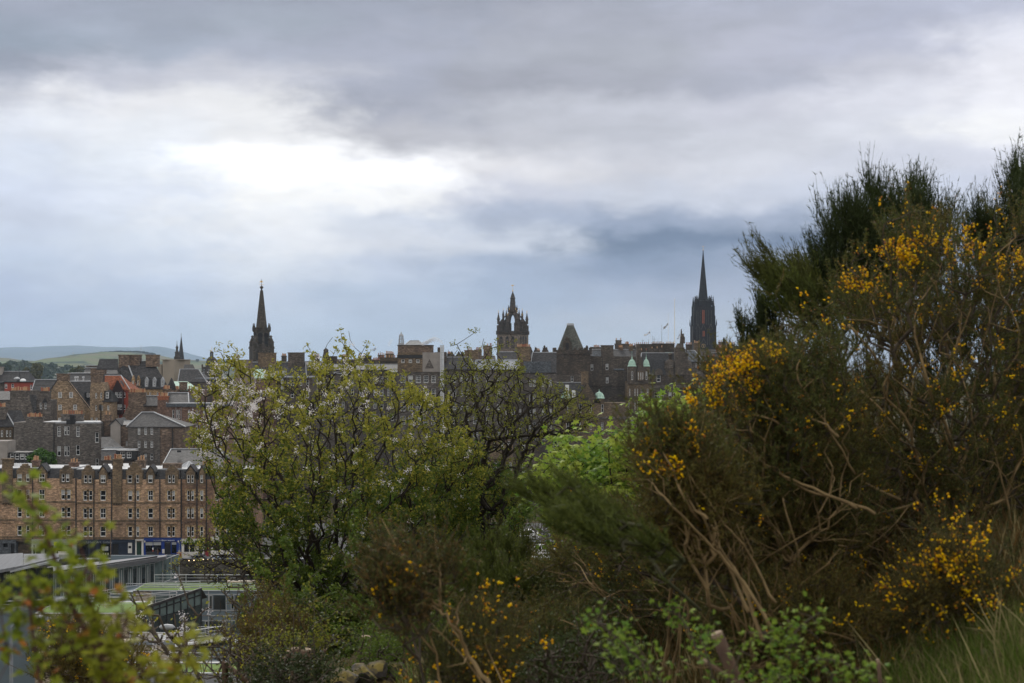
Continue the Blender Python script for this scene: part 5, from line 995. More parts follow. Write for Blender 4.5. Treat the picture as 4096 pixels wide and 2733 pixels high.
b = G('domed_turret', 'small dark domed turret glimpsed through the broom twigs', 560, 3060, SG, 'turret'); X, Z = b.X(3100), b.Z
MB().lathe(X, 3, [(2.9, Z(YB(560))), (2.9, Z(1368)), (2.3, Z(1366)), (2.2, Z(1350)), (1.9, Z(1340)), (1.2, Z(1330)), (.4, Z(1326)), (.3, Z(1318)), (.1, Z(1312))], 12).build('turret', M['darkb'], b.e)
# gabled building with green domelets, lower centre
b = G('gabled_building', 'gabled dark stone building with two small green domelets', 448, 2215, SG); y = YB(448); X, Z = b.X, b.Z
wl = cols(((2269,2276),(2316,2326),(2358,2367),(2405,2414),(2436,2438)), 1617, 1650)+cols(((2266,2276),(2316,2323),(2360,2367),(2405,2413),(2440,2445)), 1690, 1720)+cols(((2211+9,2235),(2303,2312),(2315,2331),(2346,2365)), 1768, 1803)+cols(((2230,2244),(2270,2285),(2303,2318),(2346,2365),(2400,2412),(2440,2452)), 1840, 1875)
wl = [w for w in wl if w[2]-w[0] > 4]
b.wall(2212, 1612, 2505, y, 9, M['tand'], wl, nx=1); b.poly('gable', M['tand'], [(2296,1612),(2400,1612),(2349,1534)], 8.6, y=-.1); b.chim(2325, 1486, 2354, 1540, M['tand'], y=-.05, dep=2)
b.froof([(2294,1613,-.3),(2346,1532,-.3),(2346,1532,8),(2294,1613,8)], M['slated'], .25); b.froof([(2352,1532,-.3),(2404,1613,-.3),(2404,1613,8),(2352,1532,8)], M['slated'], .25)
b.roof(2222, 2330, 1612, 1530, 9, M['slate'], hl=0, hr=0, y=.5); b.string(2212, 2505, 1672, .7, .3, M['mid']); b.string(2212, 2505, 1732, .4, .2, M['mid']); b.box('tympanum', M['dark'], 2330, 1590, 2356, 1603, -.2, .09)
for x0, x1 in ((2242,2282),(2377,2418)):
    xc = X((x0+x1)/2); w = (X(x1)-X(x0))/2; zz = lambda f: Z(1594)+(Z(1566)-Z(1594))*f
    MB().lathe(xc, 1.2, [(w*1.08, zz(-.03)), (w*1.12, zz(.04)), (w, zz(.14)), (w*.9, zz(.45)), (w*.62, zz(.76)), (w*.25, zz(.9)), (w*.08, zz(1.05)), (.05, zz(1.3))], 10).build('domelet', M['copper'], b.e); b.box('turret', M['tand'], x0+1, 1595, x1-1, 1612, -.1, 2.6)
for x in (2262, 2288): b.wall(x, 1540+(x > 2270)*22, x+14, 1592, 1.5, M['white'], [(x+3, 1556+(x > 2270)*14, x+11, 1588)], y=-.3, name='dormer', nx=2, nz=2)
b = G('low_range', 'lower grey stone range with tall white windows behind the bright maple', 400, 1960, SG); y = YB(400)
wl = cols(((1955+20,1983),(2006,2016),(2030,2042),(2090,2100),(2215,2232)), 1765, 1800)+cols(((1976,1996),(2005,2018),(2037,2046),(2212,2230)), 2020, 2068)+cols(((1976,1996),(2005,2018),(2037,2046)), 1940, 1985)+cols(((1976,1986),(2005,2018),(2037,2046),(2090,2100)), 1850, 1890)
b.wall(1960, 1750, 2052, y, 8, M['tand'], wl and [w for w in wl if w[2] < 2050], nx=3, nz=1); b.wall(2052.2, 1790, 2700, y, 8, M['dark'], [w for w in wl if w[0] > 2054], y=.3); b.box('pale_band', M['render'], 1960, 2085, 2052, 2092, -.2, .19)
# the black gothic spire
D = 950; b = B('gothic_spire', 'tall blackened gothic church spire with clock and orange lancets', D, 2773, YB(D), 'spire'); X, Z = b.X, b.Z; cx = X(2820.5); cy = 10.; px_ = D/F
m = MB(); w = 98*px_/2
def sq(m, hw, z0, z1): return m.box(cx-hw, cy-hw, z0, cx+hw, cy+hw, z1)
sq(m, 44*px_, Z(YB(D)), Z(1303)); sq(m, 38*px_, Z(1303), Z(1225)); m.build('tower', M['hub'], b.e)
m = MB()
for sx in (-1, 1):
    for sy in (-1, 1):
        for (hw, a, z0, z1) in ((46, 5, YB(D), 1300), (43, 4, 1300, 1262), (41, 3.2, 1262, 1222)): x, y_ = cx+sx*(hw-a)*px_, cy+sy*(hw-a)*px_; m.box(x-a*px_-.1, y_-a*px_-.1, Z(z0), x+a*px_+.1, y_+a*px_+.1, Z(z1))
m.build('corner_buttress', M['hub'], b.e)
MB().lathe(cx, cy, [(25*px_, Z(1240)), (20*px_, Z(1200)), (1.2*px_, Z(1000)), (.3, Z(997))], 8, R(22.5)).build('spire', M['hub'], b.e)
MB().lathe(cx, cy, [(31*px_, Z(1226)), (30*px_, Z(1203)), (24*px_, Z(1200))], 8, R(22.5)).build('octagon', M['hub'], b.e)
MB().lathe(cx, cy, [(.1, Z(999)), (.35, Z(996)), (.08, Z(993)), (.06, Z(982))], 6).box(cx-.9, cy-.05, Z(981), cx+.9, cy+.05, Z(980)).build('gilt_vane', M['gold'], b.e)
cr = MB().lathe(0, 0, [(.75,0),(.75,2),(1.1,2.1),(.7,2.5),(.85,3.2),(.5,3.5),(.7,4.4),(.35,4.8),(.5,5.6),(.2,6),(.35,6.6),(.05,7.3)], 6).mesh('pinnacle')
for sx in (-1, 1):
    for sy in (-1, 1):
        for hw, zz, s_ in ((35.5, 1233, 1.12), (29, 1221, .95), (24, 1213, .7), (47, 1303, .62)): o = obj('pinnacle', cr, M['hub'], b.e, (cx+sx*hw*px_, cy+sy*hw*px_, Z(zz))); o.scale = (s_*.85, s_*.85, s_)
og = plain('orange_louvre', (.22,.06,.025), .8, .3, 1.)
for (x0, x1, yt, yb) in ((2811.5,2815.5,1238,1294),(2817,2821,1238,1294),(2812.5,2816,1322,1346),(2817.3,2821,1322,1346)):
    z0, z1 = Z(yb), Z(yt); fy = cy-(38 if yt < 1300 else 44)*px_-.06; a, c = X(x0)*1.0, X(x1)
    MB().add([(a,fy,z0),(c,fy,z0),(c,fy,z1-.6),((a+c)/2,fy,z1),(a,fy,z1-.6)], [(0,1,2,3,4)]).build('lancet', og, b.e)
def hood(cx_, hw, z0, z1, fy, mat): return MB().ext([(cx_-hw,z0),(cx_-hw+.35,z0),(cx_,z1-.7),(cx_+hw-.35,z0),(cx_+hw,z0),(cx_,z1)], fy-.3, fy).build('gablet', mat, b.e)
for x in (2794, 2816, 2845): hood(X(x), 10*px_, Z(1318), Z(1294), cy-44*px_-.01, M['tron'])
hood(X(2816.5), 10*px_, Z(1374), Z(1352), cy-44*px_-.01, M['tron'])
m = MB()
for x in (2783, 2789, 2800, 2831, 2840, 2856, 2862): m.box(X(x), cy-44*px_-.25, Z(1380), X(x+1.6), cy-44*px_-.02, Z(1318))
for x in (2788, 2794, 2803, 2827, 2836, 2848): m.box(X(x), cy-38*px_-.25, Z(1300), X(x+1.6), cy-38*px_-.02, Z(1240))
m.build('shafts', M['tron'], b.e)
c = MB(); fy = cy-44*px_-.15; kx, kz, kr = X(2815.5), Z(1383.5), 9*px_; c.add([(kx+kr*math.cos(i*math.pi/12), fy, kz+kr*math.sin(i*math.pi/12)) for i in range(24)], [tuple(range(24))]); c = c.build('clock_face', M['black'], b.e)
m = MB()
for i in range(12):
    a = i*math.pi/6; m.add([(kx+kr*f*math.cos(a+d), fy-.03, kz+kr*f*math.sin(a+d)) for f, d in ((.68,-.06),(.93,-.06),(.93,.06),(.68,.06))], [(0,1,2,3)])
m.build('numerals', M['gold'], c); MB().tube([(kx, fy-.06, kz), (kx+kr*.3, fy-.06, kz-kr*.55)], .1, 4).tube([(kx, fy-.06, kz), (kx-kr*.2, fy-.06, kz+kr*.75)], .08, 4).build('hands', M['gold'], c)
b2_ = G('house', 'rough dark stone building at the foot of the black spire', 760, 2770, SG); b2_.wall(2790, 1398, 2875, YB(760), 9, M['mid']); b2_.chim(2748, 1400, 2772, 1420, M['darkb'], y=1, dep=2)
# roof clutter that thickens the skyline
def clutter(label, D, x0, x1, yr, ye, seed, step=26):
    b = G('house', label, D, x0, SG); r_ = random.Random(seed); y = YB(D)
    b.wall(x0, ye, x1, y, 8, M['mid']); b.roof(x0, x1, ye, yr, 8, M['slate'], hl=r_.choice((0, 8)), hr=r_.choice((0, 8)))
    x = x0+r_.uniform(2, 8)
    while x < x1-16:
        k = r_.random()
        if k < .40: w = r_.uniform(14, 30); b.chim(x, yr-r_.uniform(8, 26), min(x+w, x1), yr+14, r_.choice((M['tand'], M['darkb'], M['brownr'], M['dark'])), y=r_.uniform(1.5, 5), dep=1.5, pots=r_.randint(2, 7), ph=.9); x += w
        elif k < .68:
            w = r_.uniform(11, 15); h = (ye-yr)*.62; b.wall(x, ye-h, x+w, ye-2, 2., M['tand'], [(x+w*.25, ye-h+3, x+w*.75, ye-4)] if h > 12 else [], y=-.1, name='dormer'); b.poly('dormer_gable', M['tand'], [(x-1, ye-h-.1), (x+w+1, ye-h-.1), (x+w/2, ye-h-9)], 1.9, y=-.08); x += w
        elif k < .85: b.froof([(x,ye-6,1.2),(x+8,ye-6,1.2),(x+6,yr+8,3.0),(x-2,yr+8,3.0)], M['lead'], .1, 'rooflight'); x += 8
        else: MB().lathe(b.X(x), 4, [(.9, b.Z(yr+3)), (.75, b.Z(yr-6)), (.35, b.Z(yr-14)), (.45, b.Z(yr-16)), (.08, b.Z(yr-22))], 4).build('finial', M['dark'], b.e)
        x += r_.uniform(.3, 1)*step
    for _ in range(2):
        q = r_.uniform(x0+5, x1-5); MB().tube([(b.X(q), 4, b.Z(yr+2)), (b.X(q), 4, b.Z(yr-r_.uniform(22, 34)))], .06, 4).build('aerial', M['iron'], b.e)
for a in (('crowded slate roofs and stacks left of the pale lantern', 500, 1340, 1590, 1438, 1460, 3), ('crowded grey roofs and stacks between the flue pipes and crown tower', 470, 1786, 1984, 1424, 1452, 4),
          ('slate roofs with stone dormers right of the crown tower', 500, 2116, 2216, 1410, 1432, 5), ('roofs and small stacks between the pyramid tower and the ogee caps', 500, 2366, 2560, 1398, 1424, 8),
          ('dormered slate roof in front of the long pot row', 490, 2560, 2700, 1416, 1442, 9), ('far roofs and stacks right of the black spire', 560, 2870, 3080, 1384, 1404, 10), ('roofs just right of the steeple among chimneys', 455, 1100, 1290, 1446, 1470, 12)): clutter(*a)
# flags and masts
def flag(label, px, ytop, ybase, D, fx, col, r=.07, pole=None, sal=True):
    e = empty('flagpole', tuple(P(px, ybase, D)), label, 'flag', 'flags over the old town roofs'); h = (ybase-ytop)/F*D
    MB().tube([(0,0,-.5),(0,0,h)], [r*1.3, r*.7], 6).lathe(0, 0, [(r*.7,h),(r*2,h+.15),(r*.5,h+.3)], 6).build('pole', pole or M['white'], e)
    if fx:
        # a drooping, rippled flag; corners: hoist top, hoist bottom, fly bottom, fly top (photo offsets)
        n = 10; V = []; (dx, dz0, dz1, dz2, dz3) = fx
        for j in range(4):
            for i in range(n+1):
                f = i/n; g_ = j/3; zt_ = dz0+(dz3-dz0)*f; zb_ = dz1+(dz2-dz1)*f; V.append((dx*f/F*D, .25*math.sin(f*7+g_), h-(zt_+(zb_-zt_)*g_)/F*D+.12*math.sin(f*8)))
        fs = [(j*(n+1)+i, j*(n+1)+i+1, (j+1)*(n+1)+i+1, (j+1)*(n+1)+i) for j in range(3) for i in range(n)]
        q = MB().add(V, fs).build('flag', col, e)
        if sal:
            def pt(f, g_): zt_ = dz0+(dz3-dz0)*f; zb_ = dz1+(dz2-dz1)*f; return (dx*f/F*D, .25*math.sin(f*7+g_)-.03, h-(zt_+(zb_-zt_)*g_)/F*D+.12*math.sin(f*8))
            m = MB()
            for s0, s1 in ((0, 1), (1, 0)):
                for i in range(n): f, g0 = i/n, s0+(s1-s0)*i/n; f1, g1 = (i+1)/n, s0+(s1-s0)*(i+1)/n; A, C = pt(f, g0), pt(f1, g1); w = .16*abs(dz1-dz0)/F*D; m.add([(A[0],A[1],A[2]-w),(C[0],C[1],C[2]-w),(C[0],C[1],C[2]+w),(A[0],A[1],A[2]+w)], [(0,1,2,3)])
            m.build('saltire', M['white'], q)
    return e
fb = plain('flag_blue', (.02,.09,.30), .7, .15); fl = plain('pale_flag_blue', (.06,.20,.42), .7, .15)
flag('small light blue saltire flag above the roofs left of the pale lantern', 1504, 1389, 1446, 520, (-14, 2, 12, 17, 8), fl)
flag('blue and white saltire flag flying above the row of small pots', 2600.5, 1321, 1376, 530, (-24, 4, 14, 24, 20), fb, .05)
flag('drooping white flag halfway up its pole between the saltires', 2673, 1258, 1374, 535, (-19, 34, 42, 62, 52), M['lead'], .08, sal=False)
flag('drooping blue flag beside the statue-topped gable', 2719, 1326, 1376, 535, (-9, 8, 20, 36, 26), fb, .05, sal=True)
flag('tall bare white flagpole against the sky, thickest of the poles', 2698.5, 1199, 1376, 530, None, None, .17)
flag('thin bare grey pole left of the drooping white flag', 2647, 1303, 1372, 530, None, None, .06, M['leadd'])
for i, (x, y_) in enumerate(((2915,1206),(2938,1196),(2458,1135))):
    e = empty('bird', tuple(P(x, y_, 300)), ('small dark bird in flight, the lower of the pair right of the spire', 'small dark bird in flight, the upper of the pair right of the spire', 'tiny pale gull high above the pyramid roof')[i], 'bird', 'birds in the sky'); s_ = .35
    MB().lathe(0, 0, [(.01,-.1),(.05,0),(.01,.1)], 6).add([(-.28,.02,.1),(-.1,-.08,.04),(0,-.05,0),(0,.06,0),(-.12,.07,.04)], [(0,1,2,3,4)]).add([(.28,.02,.1),(.1,-.08,.04),(0,-.05,0),(0,.06,0),(.12,.07,.04)], [(4,3,2,1,0)]).build('body', M['ghost'] if i < 2 else M['lead'], e)
# masts on the far hills
for i, (x, t_, bs, D) in enumerate(((564,1380,1412,4400),(293,1408,1440,4300),(366,1409,1424,4350))):
    e = empty('lattice_mast', tuple(P(x, bs, D)), ('tall thin lattice mast on top of the far green hill', 'grey pylon on the lower left slope of the far hill', 'small pylon between the hilltop mast and the lower pylon')[i], 'mast'); h = (bs-t_)/F*D; m = MB(); w = 1.6
    for sx in (-1, 1):
        for sy in (-1, 1): m.tube([(sx*w, sy*w, -4), (sx*w*.25, sy*w*.25, h)], .3, 4)
    for k in range(6): z = h*k/6; ww = w*(1-.75*k/6); m.tube([(-ww, 0, z), (ww, 0, z+h/6)], .2, 3).tube([(ww, 0, z), (-ww, 0, z+h/6)], .2, 3)
    if i: m.box(-5, -.2, h*.8, 5, .2, h*.8+.4).box(-4, -.2, h*.6, 4, .2, h*.6+.4)
    m.build('lattice', M['alu'], e)
# ================================================================ MODERN GLASS OFFICES
OG = 'wings of the modern council offices'
def railing(label, pts, h=1.1, rails=3, step=3.2, sag=0):
    # pts: (px, py of the foot, D)
    W_ = [P(a, c, d) for a, c, d in pts]; e = empty('railing', tuple(W_[0]), label, 'railing', 'steel railings on the office terraces'); m = MB()
    for k in range(rails): z = h*(k+1)/rails; m.tube([tuple(w-W_[0]+np.array((0, 0, z))) for w in W_], .045 if k == rails-1 else .02, 4)
    m.build('rails', M['steel'], e)
    if 'post' not in _cache: _cache['post'] = MB().box(-.03, -.03, 0, .03, .03, 1.1).mesh('post')
    for i in range(len(W_)-1):
        L = np.linalg.norm(W_[i+1]-W_[i]); n = max(1, int(L/step))
        for k in range(n+(i == len(W_)-2)): q = obj('post', _cache['post'], M['steel'], e, tuple((W_[i]+(W_[i+1]-W_[i])*k/n)-W_[0])); q.scale = (1, 1, h/1.1)
    return e
def curtainwall(b, A, C, zt0, zt1, zb0, zb1, bays, mull, glassm, solid=(), mid=None, name='glazed_wall', mw=.07):
    # vertical glazed plane between plan points A and C (local); tops and bottoms may slope
    A, C = np.array(A, float), np.array(C, float); d = C-A; n_ = np.array((d[1], -d[0])); n_ /= np.linalg.norm(n_)
    q = lambda f, g_, o=0: (A[0]+d[0]*f+n_[0]*o, A[1]+d[1]*f+n_[1]*o, (zb0+(zb1-zb0)*f)*(1-g_)+(zt0+(zt1-zt0)*f)*g_)
    w = MB().add([q(0,0), q(1,0), q(1,1), q(0,1)], [(0,1,2,3)]).build(name, glassm, b.e)
    m = MB()
    for i in range(bays+1): f = i/bays; m.add([q(f-mw/2/np.linalg.norm(d),0,.0), q(f+mw/2/np.linalg.norm(d),0,.0), q(f+mw/2/np.linalg.norm(d),1,.0), q(f-mw/2/np.linalg.norm(d),1,.0), q(f-mw/2/np.linalg.norm(d),0,.1), q(f+mw/2/np.linalg.norm(d),0,.1), q(f+mw/2/np.linalg.norm(d),1,.1), q(f-mw/2/np.linalg.norm(d),1,.1)], [(4,5,6,7),(0,4,7,3),(5,1,2,6)])
    for g_ in (mid or (0., 1.)):
        m.tube([q(0, g_, .06), q(1, g_, .06)], mw*.6, 4)
    m.build('mullions', mull, w)
    for (f0, f1, g0, g1, mt) in solid: MB().add([q(f0,g0,.03), q(f1,g0,.03), q(f1,g1,.03), q(f0,g1,.03)], [(0,1,2,3)]).build('infill_panel', mt, w)
    return w
# upper wing with the long wedge roof
b = B('office_wing', 'long glazed office wing under a thin dark wedge-shaped roof', 178, 208, YB(178), 'office building', OG); X, Z = b.X, b.Z
def at(px, py, D): return P(px, py, D)-b.o
L0, L1 = at(200, 2400, 168), at(615, 2345, 188)
T0, T1 = at(200, 2312, 168), at(615, 2253, 188)
curtainwall(b, L0[:2], L1[:2], T0[2], T1[2], L0[2], L1[2], 22, M['alu'], M['gglass'], [(i/22+.004, (i+1)/22-.004, .12, .88, M['dglass']) for i in range(22) if i % 2 == 1]+[(i/22+.022, i/22+.03, .1, .9, M['alu']) for i in range(2, 22, 2)])
E1 = at(640, 2253, 196); curtainwall(b, L1[:2], (L1[0]+1.2, L1[1]+9), T1[2], T1[2], L1[2], L1[2], 3, M['alu'], M['gglass'])
r0, r1, r2_, r3 = at(150, 2303, 166), at(662, 2226, 186.5), at(668, 2219, 199), at(190, 2268, 186)
v = [r0, r1, r2_, r3]; w = [a-np.array((0, -.3, .75 if i in (0,) else .5)) for i, a in enumerate(v)]
MB().add([tuple(a) for a in v+w], [(0,1,2,3),(7,6,5,4),(0,4,5,1),(1,5,6,2),(2,6,7,3),(3,7,4,0)]).build('roof', M['mroof'], b.e)
s0_, s1_ = at(170, 2318, 167), at(620, 2246, 187.5); MB().add([tuple(s0_), tuple(s1_), tuple(s1_+np.array((.6,-.9,.85))), tuple(s0_+np.array((-.9,-.9,.7)))], [(0,1,2,3)]).build('soffit', M['slated'], b.e)
MB().add([tuple(L0), tuple(L1), (L1[0],L1[1],Z(YB(178))), (L0[0],L0[1],Z(YB(178)))], [(3,2,1,0)]).build('base_wall', M['panel'], b.e)
MB().box(L0[0]-1, L1[1]+9.05, Z(YB(178)), L1[0]+1.1, L1[1]+9.3, T1[2]-.2).build('rear_wall', M['panel'], b.e)
f0, f1 = at(-20, 2440, 150), at(560, 2372, 186); g0_, g1_ = at(200, 2404, 167), at(622, 2348, 187.6)
MB().add([tuple(f0), tuple(f1), tuple(g1_), tuple(g0_), tuple(f0-np.array((0,0,.4))), tuple(f1-np.array((0,0,.4)))], [(0,1,2,3),(4,5,1,0)]).build('walkway', M['leadd'], b.e)
railing('steel railing rising along the foot of the long glazed wing', [(280,2418,165),(430,2394,172),(600,2362,184),(800,2356,186)], 1.0)
for x, y_ in ((354,2243),(366,2242),(398,2240)): 
    e = empty('roof_vent', tuple(P(x, y_+6, 186)), 'small pale vent on the wedge-shaped roof', 'vent', 'vents on the wedge-shaped roof'); MB().lathe(0, 0, [(.08,-.4),(.08,.2),(.25,.25),(.28,.4),(.1,.5)], 8).build('cowl', M['lead'], e)
# left pavilion: pale roof over dark glass
b = B('office_pavilion', 'glass pavilion at the far left under pale curved metal roofs', 160, -60, YB(160), 'office building', OG); X, Z = b.X, b.Z
curtainwall(b, (X(-60), 0), (X(212), 0), Z(2283), Z(2270), Z(2425), Z(2425), 16, M['black'], M['dglass'], mid=(0,.33,.7,1))
b.froof([(-60,2290,-1.5),(94,2262,-1.5),(92,2212,6),(-60,2222,6)], M['zinc'], .35); b.froof([(94.5,2262,-1.5),(236,2228,-1.5),(232,2214,6),(94,2216,6)], M['zinc'], .3); b.froof([(40,2284,-1.6),(234,2240,-1.6),(238,2232,-1.4),(95,2268,-1.4)], M['lead'], .2, 'gutter')
b.box('base_wall', M['panel'], -60, 2425.2, 212, YB(160), .1, 7); b.box('rear_wall', M['panel'], -58, 2290, 210, YB(160), 7.2, .4)
# green-roofed terrace block
b = B('office_block', 'blue-grey panelled office block with a striped green turf roof', 175, 480, YB(175), 'office building', OG); X, Z = b.X, b.Z
b.box('turf_roof', M['turf'], 540, 2360, 1120, 2361.5, .2, 5.6); m = MB()
for k in (1.6, 3.2, 4.6): m.box(X(550), k, Z(2360)+.003, X(1120), k+.12, Z(2360)+.08)
m.build('roof_kerb', M['leadd'], b.e)
b.box('roof_edge', M['leadd'], 530, 2363.4, 1122, 2365, -.1, 5.9)
b.wall(606, 2365.2, 1120, YB(175), 5.7, M['panel'], [], y=.05); b.wall(532, 2365.2, 605.8, YB(175), 5.6, M['sandc'], y=.1); b.wall(440, 2368, 531.8, YB(175), 5, M['panel'], y=.4)
m = MB(); 
for y_ in (2378, 2442, 2463, 2483, 2545): m.box(X(606), -.03, Z(y_)-.05, X(1120), .04, Z(y_)+.05)
for x in (608, 678, 747, 763, 834, 905, 975, 1045, 1110): m.box(X(x)-.05, -.035, Z(2600), X(x)+.05, .035, Z(2366))
m.build('panel_joints', M['alu'], b.e)
for (x0, x1, yt, yb, k) in ((611,622,2380,2440,1),(625,675,2380,2440,0),(681,692,2380,2440,1),(695,745,2380,2440,2),(766,780,2382,2438,1),(784,832,2380,2440,0),(836,850,2382,2438,1),(854,903,2380,2440,2),(923,937,2382,2438,1),(940,972,2380,2440,0),(1006,1018,2382,2438,1),
                       (766,815,2484,2530,0),(820,834,2484,2545,1),(837,888,2484,2530,2),(890,903,2484,2545,1),(930,975,2484,2530,0),(977,990,2484,2545,1),(994,1036,2484,2530,2)):
    w = b.box('window_frame', M['alu'] if k == 1 else M['panel'], x0, yt, x1, yb, -.06, .1); w.data.name = 'window_frame'
    i = 3 if k == 1 else 1; b.box('pane', M['dglass'] if k else M['gglass'], x0+i, yt+1.5+i*.5, x1-i, yb-1.5-i*.5, -.09, .028, par=w)
b.box('rear_parapet', M['sandc'], 905, 2326, 1120, 2336, 6.2, 1)
railing('far steel railing at the back of the striped turf roof, before the stone arches', [(618,2336,180.5),(870,2336,180.5),(1060,2336,180.5)], 1.15)
railing('steel railing at the front edge of the striped turf roof', [(505,2350,178),(800,2358,177),(1040,2358,176)], .5, 2)
# lower green terrace and black glass box
b = B('office_block', 'lower office block with a mown green terrace and dark panels', 150, 130, YB(150), 'office building', OG); X, Z = b.X, b.Z
b.box('turf_roof', M['turf'], 150, 2450, 545, 2451.5, .1, 6.3); b.box('roof_edge', M['alu'], 140, 2453.4, 548, 2456, -.15, 6.6); b.wall(140, 2455.2, 548, YB(150), 6.4, M['sandc'], [], y=.05); b.box('back_edge', M['white'], 440, 2408, 606, 2411, 6.7, .25)
for x0, x1 in ((170,184),(232,246),(250,280)): b.box('window', M['dglass'], x0, 2466, x1, 2530, -.02, .06)
railing('steel railing round the mown green terrace behind the blurred leaves', [(0,2448,150),(200,2440,150),(420,2432,152),(530,2428,153)], 1.1); railing('upper steel railing behind the mown terrace', [(440,2412,166),(540,2418,165.5),(706,2404,166)], 1.1)
b = B('glass_stair_box', 'black-framed glass box with a sloping roof edge', 146, 530, YB(146), 'office building', OG); X, Z = b.X, b.Z
curtainwall(b, (X(531), 1.6), (X(581), 0), Z(2428), Z(2428), Z(2562), Z(2560), 3, M['black'], M['dglass'], mid=(0,.33,.78,1), mw=.1)
curtainwall(b, (X(581), 0), (X(762), 5), Z(2427), Z(2383), Z(2560), Z(2536), 8, M['black'], M['gglass'], [(i/8+.01, (i+1)/8-.01, .02, .52, M['dglass']) for i in range(8)], mid=(0,.55,.82,1), mw=.1)
zr0, zr1 = Z(2425), Z(2381); MB().add([(X(528),1.5,zr0),(X(581),-.3,zr0),(X(764),4.7,zr1),(X(764),8,zr1-1.6),(X(528),8,zr0-1.6),(X(528),1.5,zr0-.3),(X(581),-.3,zr0-.3),(X(764),4.7,zr1-.3)], [(0,1,2,3,4),(5,6,1,0),(6,7,2,1)]).build('roof', M['slated'], b.e)
b.box('core', M['ghost'], 538, 2460, 750, YB(146), 6.2, 1.5)
# lower terraces
b = B('office_block', 'sand-coloured stone terrace block with a timber deck', 138, 300, YB(138), 'office building', OG); X, Z = b.X, b.Z
b.box('deck', M['wood'], 520, 2565, 700, 2567, .2, 4.5); b.wall(300, 2580, 504, 2700, 3, M['sandc'], y=.3); b.wall(534, 2580, 720, 2700, 3, M['sandc'], y=.3); b.wall(504.2, 2578, 533.8, 2650, 1, M['panel'], [], y=.25)
for y0, y1 in ((2582,2598),(2601,2618),(2621,2640)): b.box('window', M['dglass'] if y0 > 2590 else M['panel'], 507, y0, 531, y1, .2, .06)
b.box('deck_edge', M['leadd'], 505, 2567.2, 722, 2580, .1, .19); 
v = [at(700, 2585, 138) for _ in ()]
b.froof([(700,2578,-.5),(915,2552,3),(945,2540,9),(720,2564,9)], M['wood'], .3, 'ramp_deck'); b.froof([(700,2583,-.7),(925,2553,3),(925,2546,3.1),(700,2577,-.6)], M['white'], .15, 'ramp_edge')
b.box('lower_edge', M['white'], 450, 2650, 940, 2654, -2, .3); b.box('lower_wall', M['panel'], 722, 2596, 930, 2650, 1.5, 5)
railing('railing along the timber deck above the sand-coloured wall', [(520,2572,138),(700,2576,137.5),(905,2545,141)], 1.05); railing('lowest white railing beside the grass strip', [(350,2647,135),(520,2650,135),(760,2656,135),(940,2658,135)], 1.05)
railing('short railing behind the ramp right of the glass box', [(764,2548,152),(900,2550,152)], 1.1)
tag(MB().box(*P(380, 2657, 130)-np.array((0, 9, .3)), *P(1000, 2657, 130)).build('verge', M['turf']), kind='structure')
tag(MB().box(*P(380, 2690, 118)-np.array((0, 16, .2)), *P(1000, 2690, 118)).build('road', M['asph']), kind='structure')
tag(MB().box(*P(430, 2692, 117.9)-np.array((0, .3, .0)), *P(1000, 2690, 117.9)).build('kerb', M['lead']), kind='structure')
# two terrace chairs
for i, (x, y_) in enumerate(((640,2572),(652,2576))):
    e = empty('garden_chair', tuple(P(x, y_, 139)), 'white terrace chair on the timber deck', 'chair', 'chairs on the timber deck'); m = MB()
    for sx in (-.2, .2):
        for sy in (-.2, .2): m.box(sx-.02, sy-.02, 0, sx+.02, sy+.02, .44)
    m.build('leg', M['steel'], e); MB().box(-.24, -.24, .44, .24, .24, .47).build('seat', M['white'], e); MB().box(-.24, .2, .5, .24, .23, .85).build('backrest', M['white'], e)
# street lamps rising from the road below
def cobra(label, px, ybase, ytop, D, dirn, arm=1.6, hx=None):
    e = empty('street_lamp', tuple(P(px, ybase, D)), label, 'street lamp', 'grey street lamps beside the offices'); h = (ybase-ytop)/F*D; s_ = dirn
    MB().tube([(0,0,-6),(0,0,h*.55),(0,0,h-.7)], [.1,.08,.055], 8).tube([(0,0,h-.7),(0,0,h-.3),(s_*.25,0,h-.06),(s_*.9,0,h+.05)], [.055,.05,.045,.04], 6).build('pole', M['leadd'], e)
    MB().lathe(0, 0, [(.02,-.6),(.16,-.45),(.2,-.1),(.14,.3),(.04,.42)], 10).build('lamp_head', M['lead'], e, (s_*(.9+.45), 0, h+.06)).rotation_euler = (0, R(90)*s_, 0)
    return e
cobra('grey street lamp with a leaf-shaped head at the bottom left', 45, 2733, 2483, 62, 1); cobra('brown-armed street lamp with a pale head before the glass box', 746, 2600, 2512, 92, -1)
e = empty('lamp_post', tuple(P(585, 2733, 75)), 'slim grey post topped by a brown ball near the road', 'post'); h = (2733-2632)/F*75
MB().tube([(0,0,-5),(0,0,h)], .06, 8).build('pole', M['lead'], e); MB().lathe(0, 0, [(.03,h),(.1,h+.04),(.11,h+.14),(.05,h+.2),(.02,h+.27)], 10).build('ball', M['pot'], e)
